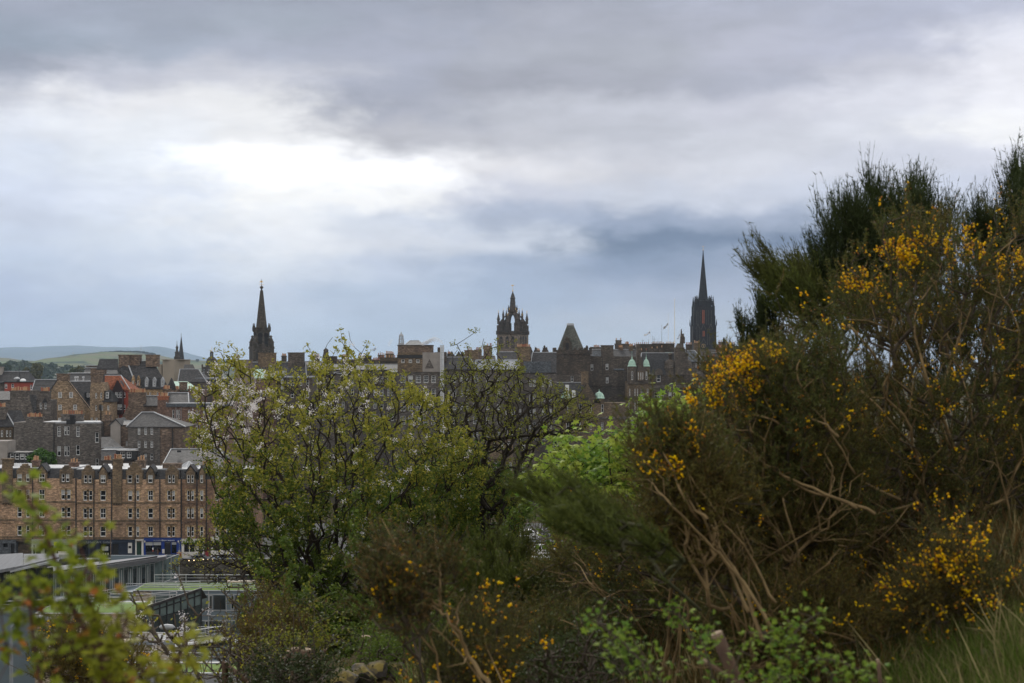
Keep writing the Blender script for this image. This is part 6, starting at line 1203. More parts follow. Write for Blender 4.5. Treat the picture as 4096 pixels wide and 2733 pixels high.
# cars and walls glimpsed at the foot of the hill, centre
zc = P(0, 2168, 232)[2]
b = thing('car_park_deck', 'grey upper road deck with a low kerb carrying the parked cars', 'deck', 228, 1900, YB(228)); b.box('deck', M['asph'], 1900, 2168, 2500, 2176, 0, 22); b.box('kerb', M['leadd'], 1900, 2164, 2500, 2168.1, -.2, .19); b.wall(1900, 2176.1, 2500, YB(228), 20, M['wallst'], y=.3)
car('white people carrier on the upper road between the trees', M['white'], (P(2102,0,231)[0], 231, P(0,2168,228)[2]), 0, (1, 1, 1.15)); car('white car parked left of the people carrier', M['white'], (P(2052,0,238)[0], 238, P(0,2168,228)[2]), 0); car('silver car half hidden by the bright maple', M['leadd'], (P(2215,0,236)[0], 236, P(0,2168,228)[2]), R(180)); car('pale blue car on the upper road behind the maple leaves', M['slateb'], (P(2252,0,232)[0], 232, P(0,2168,228)[2]), 0)
b = thing('concrete_wall', 'smooth pale grey concrete retaining wall glimpsed between the bushes', 'wall', 170, 2020, YB(170))
b.poly('wall', M['render'], [(2020,2250),(2120,2240),(2260,2238),(2330,2228),(2330,2330),(2190,2322),(2020,2330)], 3.); b.box('coping', M['white'], 2110, 2236.5, 2262, 2239, -.2, 3.2); b.box('lower_wall', M['concl'] if 'concl' in M else M['conc'], 2140, 2328, 2330, 2360, -2, 1.5)
tag(car('white van roof showing above the concrete wall', M['white'], tuple(P(2158, 2232, 186)), 0, (1, 1, 1.2)), cat='van')
# far woods and single trees on the left are added with the vegetation
# ================================================================ VEGETATION
def inpoly(x, y, poly):
    c = np.zeros(len(x), bool); n = len(poly); j = n-1
    for i in range(n):
        xi, yi = poly[i]; xj, yj = poly[j]
        k = ((yi > y) != (yj > y)) & (x < (xj-xi)*(y-yi)/((yj-yi) or 1e-9)+xi); c ^= k; j = i
    return c
def fill(poly, n, D, T, rs, edge=0., out=1):
    # n points inside an outline (photo px) at distance D, spread in depth by T with rounding towards the rim
    poly = np.array(poly, float); lo, hi = poly.min(0), poly.max(0); acc = []
    cen = poly.mean(0)
    while sum(map(len, acc)) < n:
        p = lo+(hi-lo)*rs.rand(n*2, 2); p = p[inpoly(p[:, 0], p[:, 1], poly)]; acc.append(p)
    p = np.concatenate(acc)[:n]
    r = np.linalg.norm((p-cen)/(hi-lo)*2, axis=1); th = T*np.sqrt(np.clip(1.15-r**2, .12, 1))
    u = rs.uniform(-1, 1, n); u = np.sign(u)*np.abs(u)**(1/(1+edge)) 
    d = D+th*u
    m = rs.rand(n) < .14; o = (p-cen)/(np.linalg.norm(p-cen, axis=1, keepdims=True)+1e-9)*np.minimum(rs.exponential(.013*F, (n, 1)), .028*F)*(D < 20)*out; p = p+o*m[:, None]*np.array((.8, 1.))
    return np.stack([(p[:, 0]-CX)/F*d, d, (HY-p[:, 1])/F*d], 1)
def grow(trunks, pts, seg, rs, k=.35, jit=.15, rise=0., rmin=.004, pw=.5, rmax=None):
    # trunks: polylines of world points; every attractor is tied to the cheapest node of the tree so far
    pos, par, dist = [], [], []
    for tr in trunks:
        tr = np.array(tr, float)
        last = -1
        for i in range(len(tr)):
            if i == 0:
                if pos and len(trunks) > 1 and tr.shape[1] == 3:
                    pass
                pos.append(tr[0]); par.append(-1); dist.append(0.); last = len(pos)-1; continue
            L = np.linalg.norm(tr[i]-tr[i-1]); m = max(1, int(L/seg))
            for q in range(1, m+1): pos.append(tr[i-1]+(tr[i]-tr[i-1])*q/m); par.append(last); dist.append(dist[last]+L/m); last = len(pos)-1
    cap = len(pos)+len(pts)*8+10; A = np.zeros((cap, 3)); Ds = np.zeros(cap); n = len(pos); A[:n] = pos; Ds[:n] = dist; par = list(par)
    root = A[0]; order = np.argsort(np.linalg.norm(pts-root, axis=1))
    tips = []
    for ix in order:
        p = pts[ix]; d = np.linalg.norm(A[:n]-p, axis=1); c = d+k*Ds[:n]; j = int(np.argmin(c)); L = d[j]
        m = int(min(7, max(1, round(L/seg)))); a = A[j]; last = j; off = rs.randn(3)*L*jit
        if n+m >= cap: break
        for q in range(1, m+1):
            f = q/m; w = a+(p-a)*f+off*math.sin(f*math.pi)+np.array((0, 0, rise*L*math.sin(f*math.pi)))*-1
            A[n] = w; par.append(last); Ds[n] = Ds[last]+L/m; last = n; n += 1
        tips.append(last)
    par = np.array(par); cnt = np.zeros(n); ch = np.zeros(n)
    for t in tips: cnt[t] += 1
    for i in range(n-1, -1, -1):
        if par[i] >= 0: cnt[par[i]] += cnt[i]
    r = rmin*np.maximum(cnt, 1)**pw
    if rmax: r = np.minimum(r, rmax)
    return A[:n], par, r, cnt, np.array(tips)
def tubes(name, A, par, r, sides=4):
    i = np.where(par >= 0)[0]; p0, p1, r0, r1 = A[par[i]], A[i], np.minimum(r[par[i]], r[i]*1.35), r[i]
    d = p1-p0; L = np.linalg.norm(d, axis=1, keepdims=True)+1e-9; d = d/L; ref = np.where(np.abs(d[:, 2:3]) < .9, np.array([[0, 0, 1.]]), np.array([[1., 0, 0]]))
    u = np.cross(d, ref); u /= np.linalg.norm(u, axis=1, keepdims=True); w = np.cross(d, u); V = []
    p1 = p1+d*(r1[:, None]*.3)
    for p, rr in ((p0, r0), (p1, r1)):
        for k in range(sides): a = 2*math.pi*k/sides; V.append(p+(u*math.cos(a)+w*math.sin(a))*rr[:, None])
    V = np.stack(V, 1); n = len(i); base = np.arange(n)[:, None]*2*sides
    f = np.concatenate([base+np.array([[k, (k+1) % sides, sides+(k+1) % sides, sides+k]]) for k in range(sides)])
    me = mk(name, V.reshape(-1, 3), f); me.polygons.foreach_set('use_smooth', np.ones(len(f), bool)); return me
def rot_basis(n, rs, dirs=None, spread=1., up=0.):
    f = rs.randn(n, 3)*spread
    if dirs is not None: f = f+dirs
    f /= np.linalg.norm(f, axis=1, keepdims=True)+1e-9
    q = rs.randn(n, 3)+np.array((0, 0, up)); s = np.cross(f, q); s /= np.linalg.norm(s, axis=1, keepdims=True)+1e-9
    return f, s, np.cross(s, f)
def scatter(name, C, sizes, tv, tf, rs, dirs=None, spread=1., up=0.):
    # copies of a small template (tv: verts along f, s, n; tf: faces) at the points C, all in one foliage mesh
    n = len(C); f, s, q = rot_basis(n, rs, dirs, spread, up); tv = np.array(tv, float)
    V = C[:, None, :]+sizes[:, None, None]*(tv[None, :, 0:1]*f[:, None]+tv[None, :, 1:2]*s[:, None]+tv[None, :, 2:3]*q[:, None])
    fs = (np.arange(n)[:, None, None]*len(tv)+np.array(tf)[None]).reshape(-1, len(tf[0])); return mk(name, V.reshape(-1, 3), fs)
LEAF = ([(0,0,0),(.5,.3,.1),(1,0,-.05),(.5,-.3,.1)], [(0,1,2),(0,2,3)])
def lobed(n=5, depth=.5, ln=1.):
    # a lobed leaf as a fan around its middle
    pts = []; K = n*2
    for i in range(K+1):
        a = -2.5+5.0*i/K; r = (1. if i % 2 else depth)*(.62+.38*math.cos(a*.62)); pts.append((.35+r*.65*math.cos(a)*ln, r*.62*math.sin(a), -.10*abs(math.sin(a))*r))
    v = [(0,0,0), (.35,0,.06)]+pts; f = [(1, 2+i, 3+i) for i in range(K)]+[(0,1,2),(0,K+2,1)]; return v, f
MAPLE = lobed(5, .52); HAW = lobed(5, .55, .9)
PETAL = ([(0,0,0),(.6,.5,.25),(1.,0,.3),(.6,-.5,.25)], [(0,1,2),(0,2,3)])
NEEDLE = ([(0,.10,0),(0,-.10,0),(1,0,0)], [(0,1,2)])
FLOW = ([(0,0,0),(.45,.33,0),(.45,0,.33),(.45,-.33,0),(.45,0,-.33),(1,0,0)], [(0,1,2),(0,2,3),(0,3,4),(0,4,1),(5,2,1),(5,3,2),(5,4,3),(5,1,4)])
def bark(n, c, c2): return plain(n, c, .9, .4, 9., c2=c2, spec=.15)
def wp(l, D=None): return [P(a[0], a[1], a[2] if len(a) > 2 else D) for a in l]
def setloc(e, childs):      # keeps a plant's origin at its foot
    for c in childs: c.location = Vector(e.location)*-1
def plant(name, label, cat, foot, parts, group=None):
    e = empty(name, tuple(foot), label, cat, group)
    for nm, me, mat in parts:
        o = obj(nm, me, mat, e); o.location = -Vector(tuple(map(float, foot)))
        if nm in ('foliage', 'dead_foliage', 'flowers', 'buds', 'blossom', 'shoots', 'twigs', 'young_leaves', 'stems', 'bare_limbs'): o['kind'] = 'stuff'
    return e
B_dark = bark('dark_bark', (.035,.028,.022), (.018,.015,.012)); B_br = bark('brown_gorse_wood', (.27,.19,.095), (.13,.09,.045)); B_gr = bark('grey_twig_bark', (.10,.08,.06), (.05,.04,.032)); B_gn = bark('green_twig_bark', (.06,.065,.03), (.035,.03,.02))
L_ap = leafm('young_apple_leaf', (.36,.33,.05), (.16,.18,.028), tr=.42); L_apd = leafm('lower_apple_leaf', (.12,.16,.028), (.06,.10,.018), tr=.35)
L_hw = leafm('hawthorn_bud_leaf', (.21,.21,.03), (.12,.14,.025), tr=.4); L_mp = leafm('fresh_maple_leaf', (.21,.33,.045), (.10,.20,.03), (.30,.36,.055), tr=.42); L_bl = leafm('white_blossom_petal', (.86,.83,.85), (.74,.70,.73), tr=.4)
L_go = leafm('gorse_spine', (.115,.125,.032), (.045,.06,.018), (.135,.11,.03), tr=.25); L_gof = leafm('gorse_flower', (.90,.69,.006), (.86,.47,.005), tr=.4); L_gob = leafm('gorse_bud', (.48,.20,.03), (.34,.12,.02), tr=.2); L_god = leafm('dead_gorse_spine', (.17,.10,.035), (.09,.055,.02), tr=.15)
L_br = leafm('broom_twig_green', (.042,.055,.02), (.026,.036,.015), (.045,.062,.02), tr=.15); L_brg = leafm('fresh_broom_green', (.105,.125,.026), (.055,.072,.02), (.07,.075,.022), tr=.3)  # the broom twig green is darkened to paint in a backlit silhouette
L_ho = leafm('hedge_leaf_close', (.27,.30,.03), (.15,.21,.025), (.34,.30,.04), tr=.45); L_or = leafm('reddish_young_leaf', (.42,.14,.04), (.34,.20,.04), tr=.35); L_ro = leafm('glossy_green_leaf', (.10,.19,.028), (.20,.27,.035), tr=.4)
L_gr = leafm('grass_blade', (.15,.21,.035), (.09,.16,.03), tr=.35); L_dry = leafm('dry_grass', (.36,.30,.15), (.25,.21,.10), tr=.3); L_pi = leafm('dark_evergreen', (.03,.055,.02), (.02,.035,.015), tr=.1)
def around(A, cnt, rs, n, cmax, spread, bias=None):
    c = np.where(cnt <= cmax)[0]; w = np.ones(len(c))
    if bias is not None: w = bias(A[c]); 
    w = w/w.sum(); i = rs.choice(c, n, p=w); return A[i]+rs.randn(n, 3)*spread, i
# ---------------- the flowering tree in the middle
rs = np.random.RandomState(11)
D = 28.
lift = lambda l: [(x, y+70*np.clip((1900-y)/300, 0, 1)) for x, y in l]
ap = [(760,1690),(765,1560),(830,1480),(870,1420),(930,1390),(1000,1480),(1090,1470),(1160,1560),(1220,1480),(1240,1400),(1330,1440),(1395,1430),(1470,1430),(1500,1500),(1590,1540),(1700,1600),(1840,1640),(1950,1760),(1960,1900),(1900,2000),(1920,2120),(1870,2300),(1780,2380),(1650,2390),(1560,2450),(1300,2480),(1180,2440),(1050,2360),(980,2280),(900,2160),(850,2050),(850,1900),(800,1800)]
pts = fill(lift(ap), 1900, D, 2.4, rs, .3)
spk = [(1345,1395),(1365,1340),(1395,1325),(1375,1375),(1330,1350),(1230,1380),(1245,1415),(925,1385),(915,1440),(870,1405),(850,1440),(1395,1395),(1470,1375),(1520,1450),(1545,1480),(780,1560),(770,1650),(760,1690),(900,1450),(1000,1480)]
tops = [(760,1690),(765,1560),(830,1480),(870,1420),(930,1400),(1000,1470),(1090,1460),(1160,1500),(1240,1430),(1330,1440),(1395,1430),(1470,1440),(1500,1470),(1590,1500),(1700,1560),(1840,1600)]
for _ in range(75):
    x = rs.uniform(770, 1800); y = np.interp(x, [a for a, _b in tops], [b_ for _a, b_ in tops]); h_ = rs.uniform(15, 60); dd = D+rs.uniform(-1.2, 1.2); y += 55; spk += [(x, y), (x+rs.uniform(-8, 8), y-h_*.5), (x+rs.uniform(-14, 14), y-h_)]
pts = np.concatenate([pts, wp([(x, y, D+rs.uniform(-1, 1)) for x, y in spk])])
tr = [[(1320,2560,D),(1310,2440,D),(1290,2330,D),(1270,2180,D),(1200,2040,D+.3),(1120,1900,D+.6),(1020,1790,D+.8)],
      [(1345,2560,D),(1350,2400,D+.3),(1345,2250,D+.5),(1345,2000,D+.4),(1345,1780,D+.2),(1330,1600,D+.1)],
      [(1300,2555,D-.2),(1230,2400,D-.6),(1150,2290,D-1),(1100,2100,D-1.3),(1000,1950,D-1.5)],
      [(1370,2560,D+.2),(1500,2380,D+.5),(1660,2200,D+.6),(1640,2000,D+.6),(1570,1850,D+.7)],
      [(1290,2560,D),(1180,2440,D-.5),(1050,2330,D-.8),(900,2190,D-1),(760,2175,D-1.1)]]
A, par, r, cnt, tips = grow([wp(t_) for t_ in tr], pts, .16, rs, .42, .07, rmin=.0045, pw=.42, rmax=.09)
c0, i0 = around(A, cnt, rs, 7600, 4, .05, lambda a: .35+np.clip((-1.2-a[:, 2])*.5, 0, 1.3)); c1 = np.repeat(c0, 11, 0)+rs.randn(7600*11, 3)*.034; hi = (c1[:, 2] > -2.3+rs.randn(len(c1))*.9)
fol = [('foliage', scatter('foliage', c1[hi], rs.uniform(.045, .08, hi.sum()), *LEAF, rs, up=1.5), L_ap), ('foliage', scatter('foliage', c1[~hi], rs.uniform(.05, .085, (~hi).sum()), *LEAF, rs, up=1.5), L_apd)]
# blossom: thick sprays on the left, thinner patches elsewhere
pxs = lambda a: (a[:, 0]/a[:, 1]*F+CX, HY-a[:, 2]/a[:, 1]*F)
def bb(a):
    x, y = pxs(a); w = .5*np.exp(-((x-880)/120)**2-((y-1650)/190)**2)+.4*np.exp(-((x-1010)/60)**2-((y-1640)/110)**2)+.3*np.exp(-((x-1330)/70)**2-((y-1530)/60)**2)+.2*np.exp(-((x-1240)/90)**2-((y-1620)/60)**2)+.05+.12*np.exp(-((x-1350)/220)**2-((y-2130)/180)**2); return w*np.exp(-(a[:, 1]-D)*.5)
cc, _ = around(A, cnt, rs, 470, 3, .05, bb); pc = np.repeat(cc, 20, 0)+rs.randn(470*20, 3)*.026
fol.append(('blossom', scatter('blossom', pc, rs.uniform(.017, .029, len(pc)), *PETAL, rs), L_bl))
plant('flowering_tree', 'wide young-leaved fruit tree with white blossom in the middle', 'tree', P(1330, 2560, D), [('trunk', tubes('trunk', A, par, r, 5), B_dark)]+fol)
# darker leafy tree crowding in behind its right side
rs = np.random.RandomState(12); D = 32.
pts = fill([(1520,1990),(1600,1900),(1750,1850),(1900,1840),(2080,1900),(2120,2060),(2060,2200),(1990,2280),(1880,2330),(1600,2300),(1500,2200)], 1000, D, 1.8, rs)
A, par, r, cnt, tips = grow([wp([(1850,2480,D),(1860,2300,D),(1870,2100,D),(1880,1980,D)]), wp([(1840,2480,D),(1760,2250,D),(1680,2120,D)])], pts, .2, rs, .3, .12, rmin=.0045, pw=.45, rmax=.12)
c0, _ = around(A, cnt, rs, 3400, 5, .08); c1 = np.repeat(c0, 11, 0)+rs.randn(3400*11, 3)*.045
plant('leafy_tree', 'dark green leafy tree between the blossom and the gnarled hawthorn', 'tree', P(1850, 2480, D), [('trunk', tubes('trunk', A, par, r, 5), B_dark), ('foliage', scatter('foliage', c1, rs.uniform(.055, .095, len(c1)), *LEAF, rs, up=1.5), leafm('deep_green_leaf', (.14,.22,.035), (.07,.12,.022), (.05,.09,.018), tr=.4))])
# gnarled hawthorn with sparse buds
rs = np.random.RandomState(13); D = 30.
hp = [(1750,1520),(1800,1440),(1850,1420),(1920,1460),(1960,1400),(2010,1430),(2080,1440),(2180,1510),(2270,1560),(2360,1600),(2400,1680),(2330,1730),(2200,1740),(2090,1850),(2110,1980),(2070,2150),(2100,2240),(1980,2330),(1900,2300),(1830,2100),(1760,1900),(1720,1700)]
pts = fill(hp, 1500, D, 1.9, rs, .2)
spk = [(1905,1320),(1935,1355),(1960,1375),(1990,1350),(2040,1335),(1800,1385),(1870,1390),(1830,1400),(2050,1400),(2380,1610),(2330,1560),(2240,2100),(2180,2140),(2210,2060),(2150,2180)]
pts = np.concatenate([pts, wp([(x, y, D+rs.uniform(-.8, .8)) for x, y in spk])])
A, par, r, cnt, tips = grow([wp([(1880,2560,D),(1890,2350,D),(1905,2150,D),(1900,1980,D),(1940,1850,D),(1990,1740,D),(2010,1660,D),(1960,1540,D)]), wp([(1890,2400,D),(1920,2050,D),(1935,1800,D-.3),(1950,1690,D-.5),(1970,1600,D-.6)]), wp([(1900,2300,D),(1930,1850,D),(1960,1760,D-.2),(2080,1745,D-.4),(2150,1740,D-.5),(2185,1680,D-.6),(2260,1630,D-.7)])], pts, .14, rs, .3, .2, rmin=.0055, pw=.43, rmax=.14)
c0, _ = around(A, cnt, rs, 1500, 3, .04); c1 = np.repeat(c0, 7, 0)+rs.randn(1500*7, 3)*.028
plant('hawthorn_tree', 'gnarled dark hawthorn with bare crooked limbs and sparse yellow-green buds', 'tree', P(1885, 2560, D), [('trunk', tubes('trunk', A, par, r, 5), B_dark), ('foliage', scatter('foliage', c1, rs.uniform(.035, .06, len(c1)), *LEAF, rs, up=1.), L_hw)])
# bright maple
rs = np.random.RandomState(14); D = 26.
mp = [(2130,1890),(2200,1840),(2190,1780),(2240,1740),(2290,1745),(2330,1790),(2380,1740),(2470,1710),(2530,1740),(2560,1690),(2620,1620),(2720,1575),(2800,1580),(2900,1620),(2950,1900),(2900,2200),(2750,2380),(2400,2330),(2280,2250),(2200,2050)]
pts = fill(mp, 620, D, 2., rs, .3)
A, par, r, cnt, tips = grow([wp([(2620,2700,D),(2600,2450,D),(2590,2200,D),(2600,1950,D)]), wp([(2600,2600,D),(2450,2250,D),(2340,2000,D-.5),(2280,1850,D-.6)])], pts, .25, rs, .35, .12, rmin=.006, pw=.45, rmax=.14)
tp = A[tips]; c1 = np.repeat(tp, 13, 0); n = len(c1); dr = rs.randn(n, 3); dr[:, 2] = -np.abs(dr[:, 2])*.4+.1; dr /= np.linalg.norm(dr, axis=1, keepdims=True); c1 = c1+dr*rs.uniform(.03, .2, (n, 1))+rs.randn(n, 3)*.03
dr2 = dr*1.0; dr2[:, 2] -= .45
c2, _ = around(A, cnt, rs, 5000, 5, .2)
plant('maple_tree', 'bright lime-green maple with drooping lobed leaves right of centre', 'tree', P(2620, 2700, D), [('trunk', tubes('trunk', A, par, r, 5), B_dark), ('foliage', scatter('foliage', np.concatenate([c1, c2]), rs.uniform(.10, .17, n+5000), *MAPLE, rs, np.concatenate([dr2, rs.randn(5000, 3)*.7-np.array((0,0,.5))]), .28, up=5), L_mp)])
# ---------------- gorse and broom near the camera
def shoots(tp, rs, cen, per=3, L=(.08, .2), need=26, nl=(.012, .024), up=.5, wid=1.):
    # spiny shoots: each a short stem with needles all round it; returns needle points, directions, stem segments, shoot ends
    T = np.repeat(tp, per, 0); n = len(T); d = (T-cen); d /= np.linalg.norm(d, axis=1, keepdims=True)+1e-9
    d = d*.8+np.array((0, 0, up))+rs.randn(n, 3)*.55; d /= np.linalg.norm(d, axis=1, keepdims=True); ln = rs.uniform(*L, n)
    t = rs.rand(n, need); C = T[:, None]+d[:, None]*(ln[:, None]*t)[..., None]; C = C.reshape(-1, 3); nd_ = np.repeat(d, need, 0)
    q = rs.randn(len(C), 3)*.75+nd_*.75; return C, q, T, T+d*ln[:, None], d
def segtube(name, p0, p1, r0, r1, sides=3):
    n = len(p0); A = np.concatenate([p0, p1]); par = np.concatenate([-np.ones(n, int), np.arange(n)]); r = np.concatenate([np.full(n, r0), np.full(n, r1)]); return tubes(name, A, par, r, sides)
def gorse(label, poly, D, T, foot, seed, ntip, flow, stems=(), rmin=.003, group='gorse bushes on the hillside', dead=.15, fb=None, nl=(.014, .028), need=36, per=3, trunk=None, flp=6, wood=B_br, name='gorse_bush', k=.3, fscale=1.):
    rs = np.random.RandomState(seed); nc = max(10, ntip//11); cc_ = fill(poly, nc, D, T, rs, .5); kk = rs.randint(0, nc, ntip); pts = cc_[kk]+rs.randn(ntip, 3)*.0085*D*rs.uniform(.6, 1.3, nc)[kk][:, None]; foot = np.array(foot, float); cen = pts.mean(0)*.5+foot*.5
    A, par, r, cnt, tips = grow([[foot, foot*.45+cen*.55+np.array((0,0,0))]]+(trunk or []), pts, .12, rs, k, .16, rmin=rmin*.7, pw=.42, rmax=.011 if ntip > 300 else .005)
    C, q, s0, s1, d = shoots(A[tips], rs, cen, per, need=need); n = len(C)
    dm = rs.rand(n) < dead; sz = rs.uniform(nl[0], nl[1], n)
    parts = [('stems', tubes('stems', A, par, r, 5), B_gr), ('shoots', segtube('shoots', s0, s1, .0022, .0012), B_gn),
             ('foliage', scatter('foliage', C[~dm], sz[~dm], *NEEDLE, rs, q[~dm], .3), L_go), ('dead_foliage', scatter('dead_foliage', C[dm], sz[dm], *NEEDLE, rs, q[dm], .3), L_god)]
    if flow:
        w = fb(s1) if fb else np.ones(len(s1)); w = w*(.14+np.clip(np.sin(s1[:, 0]*17+seed)*np.cos(s1[:, 2]*19+seed*2)+.35*np.sin(s1[:, 0]*41), 0, 2)**.9)*np.exp(-(s1[:, 1]-D)*1.2); w /= w.sum(); i = rs.choice(len(s1), flow, p=w)
        c = np.repeat(s1[i], flp, 0)-np.repeat(d[i], flp, 0)*rs.uniform(0, .07, (flow*flp, 1))+rs.randn(flow*flp, 3)*.009; dd = np.repeat(d[i], flp, 0)*.7+rs.randn(flow*flp, 3)*.6
        bm = rs.rand(len(c)) < .34
        parts += [('flowers', scatter('flowers', c[~bm], rs.uniform(.012, .021, (~bm).sum())*fscale, *FLOW, rs, dd[~bm], .3), L_gof), ('buds', scatter('buds', c[bm], rs.uniform(.010, .016, bm.sum())*fscale, *FLOW, rs, dd[bm], .3), L_gob)]
    if stems and ntip > 800:
        q = fill(poly, 300, D-T*.75, T*.25, rs); A2, p2, r2, c2_, t2 = grow([[foot, foot*.5+q.mean(0)*.5]], q, .1, rs, .5, .12, rmin=.0015, pw=.42, rmax=.009); parts.append(('twigs', tubes('twigs', A2, p2, r2, 4), wood))
    if stems:   # long bare bent limbs in front
        V = MB()
        for st in stems:
            r0, r1 = st[0][0]*.72, st[0][1]*.6; pl = wp([(a, b_, c+.30*D/7+rs.uniform(-.22, .12)) for a, b_, c in st[1:]]); m = []
            for i in range(len(pl)-1):      # smooth with Catmull-Rom
                p0, p1, p2, p3 = pl[max(i-1, 0)], pl[i], pl[i+1], pl[min(i+2, len(pl)-1)]
                for t in (0, .25, .5, .75): m.append(.5*((2*p1)+(-p0+p2)*t+(2*p0-5*p1+4*p2-p3)*t*t+(-p0+3*p1-3*p2+p3)*t**3)+rs.randn(3)*.004)
            m.append(pl[-1]); N_ = len(m); V.tube(m, [r0+(r1-r0)*j/(N_-1) for j in range(N_)], 7)
            for _ in range(3):              # side twigs
                j = rs.randint(N_//4, N_-1); dv_ = rs.randn(3)*.035+np.array((-.03, 0, .04)); a = m[j]; V.tube([a, a+dv_*.6+rs.randn(3)*.012, a+dv_*1.3+rs.randn(3)*.02, a+dv_*2+rs.randn(3)*.03], [r1*.9, r1*.7, r1*.5, r1*.25], 5)
        for _ in range(int(ntip/75)):
            e1 = pts[rs.randint(len(pts))]*1.; e1[1] = D-T*rs.uniform(.1, 1.); b0 = foot+rs.randn(3)*np.array((.25, .1, .05)); mid = b0*.5+e1*.5+rs.randn(3)*np.array((.16, .06, .10)); r0 = rs.uniform(.0035, .0095); q = [((1-t)**2*b0+2*t*(1-t)*mid+t*t*e1)+rs.randn(3)*.008 for t in np.linspace(0, 1, 12)]; V.tube(q, [r0*(1-.8*j/11) for j in range(12)], 6)
            for j in rs.randint(3, 11, 3): d_ = (q[min(j+1, 11)]-q[j-1]); d_ = d_/np.linalg.norm(d_)+rs.randn(3)*.55; L_ = rs.uniform(.08, .3); V.tube([q[j], q[j]+d_*L_*.35+rs.randn(3)*.01, q[j]+d_*L_*.7+rs.randn(3)*.015, q[j]+d_*L_], [r0*.5, r0*.4, r0*.28, r0*.12], 5)
        me = V.mesh('bare_limbs'); me.polygons.foreach_set('use_smooth', np.ones(len(me.polygons), bool)); parts.append(('bare_limbs', me, wood))
    return plant(name, label, 'gorse bush', foot, parts, group)
def fbump(*bs):
    def f(a):
        x, y = pxs(a); w = np.full(len(a), bs[0])
        for (bx, by, sx, sy, k) in bs[1:]: w += k*np.exp(-((x-bx)/sx)**2-((y-by)/sy)**2)
        return w
    return f
def gz(x, y): return float(height(np.array([x]), np.array([y]))[0])
def onground(px, D): x = (px-CX)/F*D; return (x, D, gz(x, D))
gorse('largest gorse bush at the right, dotted with yellow flowers down to the grass', [(3340,1180),(3420,1110),(3500,1010),(3530,930),(3640,910),(3780,900),(3850,980),(3960,960),(4060,900),(4250,860),(4300,1500),(4200,2300),(3900,2330),(3500,2420),(3200,2300),(3150,1900),(3200,1500)], 8.2, .9, onground(3700, 8.4), 21, 2500, 620,
      fb=fbump(.2, (3580,990,90,70,5), (3800,950,120,50,3), (3450,1110,120,50,2.5), (4050,1000,120,120,2), (3750,1450,120,120,.5)),
      stems=[((.014,.004),(3860,1900,7.3),(3760,1640,7.3),(3640,1400,7.3),(3560,1250,7.4),(3500,1150,7.5)),((.012,.004),(3800,1800,7.2),(3700,1500,7.2),(3660,1300,7.3),(3700,1180,7.4),(3790,1080,7.5)),((.010,.003),(3760,1600,7.2),(3820,1400,7.3),(3880,1240,7.4),(3870,1090,7.5)),((.010,.003),(3980,1550,7.3),(3990,1350,7.4),(4040,1140,7.5)),((.012,.004),(3330,1500,7.3),(3440,1560,7.3),(3560,1680,7.3),(3700,1860,7.3),(3800,2100,7.3)),((.011,.003),(3400,1300,7.3),(3490,1420,7.3),(3600,1620,7.4),(3680,1900,7.4)),((.010,.003),(4060,2150,7.3),(3990,1850,7.3),(3930,1600,7.3)),((.009,.003),(3820,2120,7.3),(3780,1960,7.3),(3720,1840,7.3)),((.012,.004),(3600,2000,7.2),(3400,1900,7.2),(3270,1870,7.2),(3100,1700,7.2))])
gorse('gorse bush with a glowing yellow and orange shoulder beside the dark domes', [(2850,1640),(2910,1540),(2990,1490),(3090,1470),(3200,1480),(3330,1530),(3400,1700),(3420,2100),(3300,2350),(3000,2400),(2880,2200),(2850,1900),(2880,1760),(2820,1700)], 7.2, .6, onground(3200, 7.6), 22, 1900, 420,
      fb=fbump(.10, (2860,1560,80,70,7), (2780,1590,60,50,5), (2960,1450,90,55,5), (3060,1400,70,30,3), (3480,1530,80,40,1.5), (3000,1500,60,60,1.5)),
      stems=[((.012,.004),(3420,2030,6.5),(3250,1950,6.5),(3100,1880,6.5),(2980,1780,6.5),(2880,1740,6.5),(2800,1760,6.5)),((.013,.004),(3500,2050,6.5),(3330,1990,6.5),(3200,1950,6.5),(3050,1850,6.5),(2930,1760,6.5)),((.010,.003),(3350,1750,6.5),(3220,1600,6.5),(3130,1560,6.6),(3060,1490,6.6)),((.010,.003),(3280,1650,6.5),(3190,1520,6.5),(3200,1430,6.6)),((.009,.003),(3200,2300,6.5),(3150,2050,6.5),(3090,1880,6.5),(3050,1760,6.6)),((.009,.003),(3180,1760,6.5),(3060,1660,6.5),(2900,1700,6.6),(2850,1710,6.6)),((.008,.003),(3420,1900,6.4),(3300,1700,6.4),(3200,1660,6.5),(3150,1560,6.5))])
gorse('leaning gorse spray with yellow tips in front of the maple leaves', [(2640,1790),(2670,1740),(2730,1740),(2800,1760),(2860,1820),(2900,1990),(2880,2220),(2790,2300),(2700,2200),(2680,2020),(2630,1920),(2625,1850)], 6.2, .35, onground(3050, 6.6), 23, 900, 190,
      fb=fbump(.06, (2600,1740,70,70,5), (2720,1720,70,50,3), (2640,1830,60,60,3)),
      stems=[((.013,.004),(3050,2560,5.7),(2960,2330,5.7),(2850,2150,5.7),(2760,2030,5.7),(2690,1880,5.7),(2610,1740,5.8)),((.012,.004),(3080,2500,5.6),(2930,2280,5.6),(2820,2160,5.6),(2660,1990,5.6),(2590,1920,5.7)),((.010,.003),(2830,2080,5.7),(2740,1980,5.7),(2740,1900,5.7),(2780,1850,5.8)),((.012,.004),(3000,2450,5.7),(2900,2250,5.7),(2800,2050,5.7),(2740,1800,5.8)),((.010,.003),(3100,2420,5.7),(2990,2200,5.7),(2900,2100,5.7),(2760,1900,5.7))])
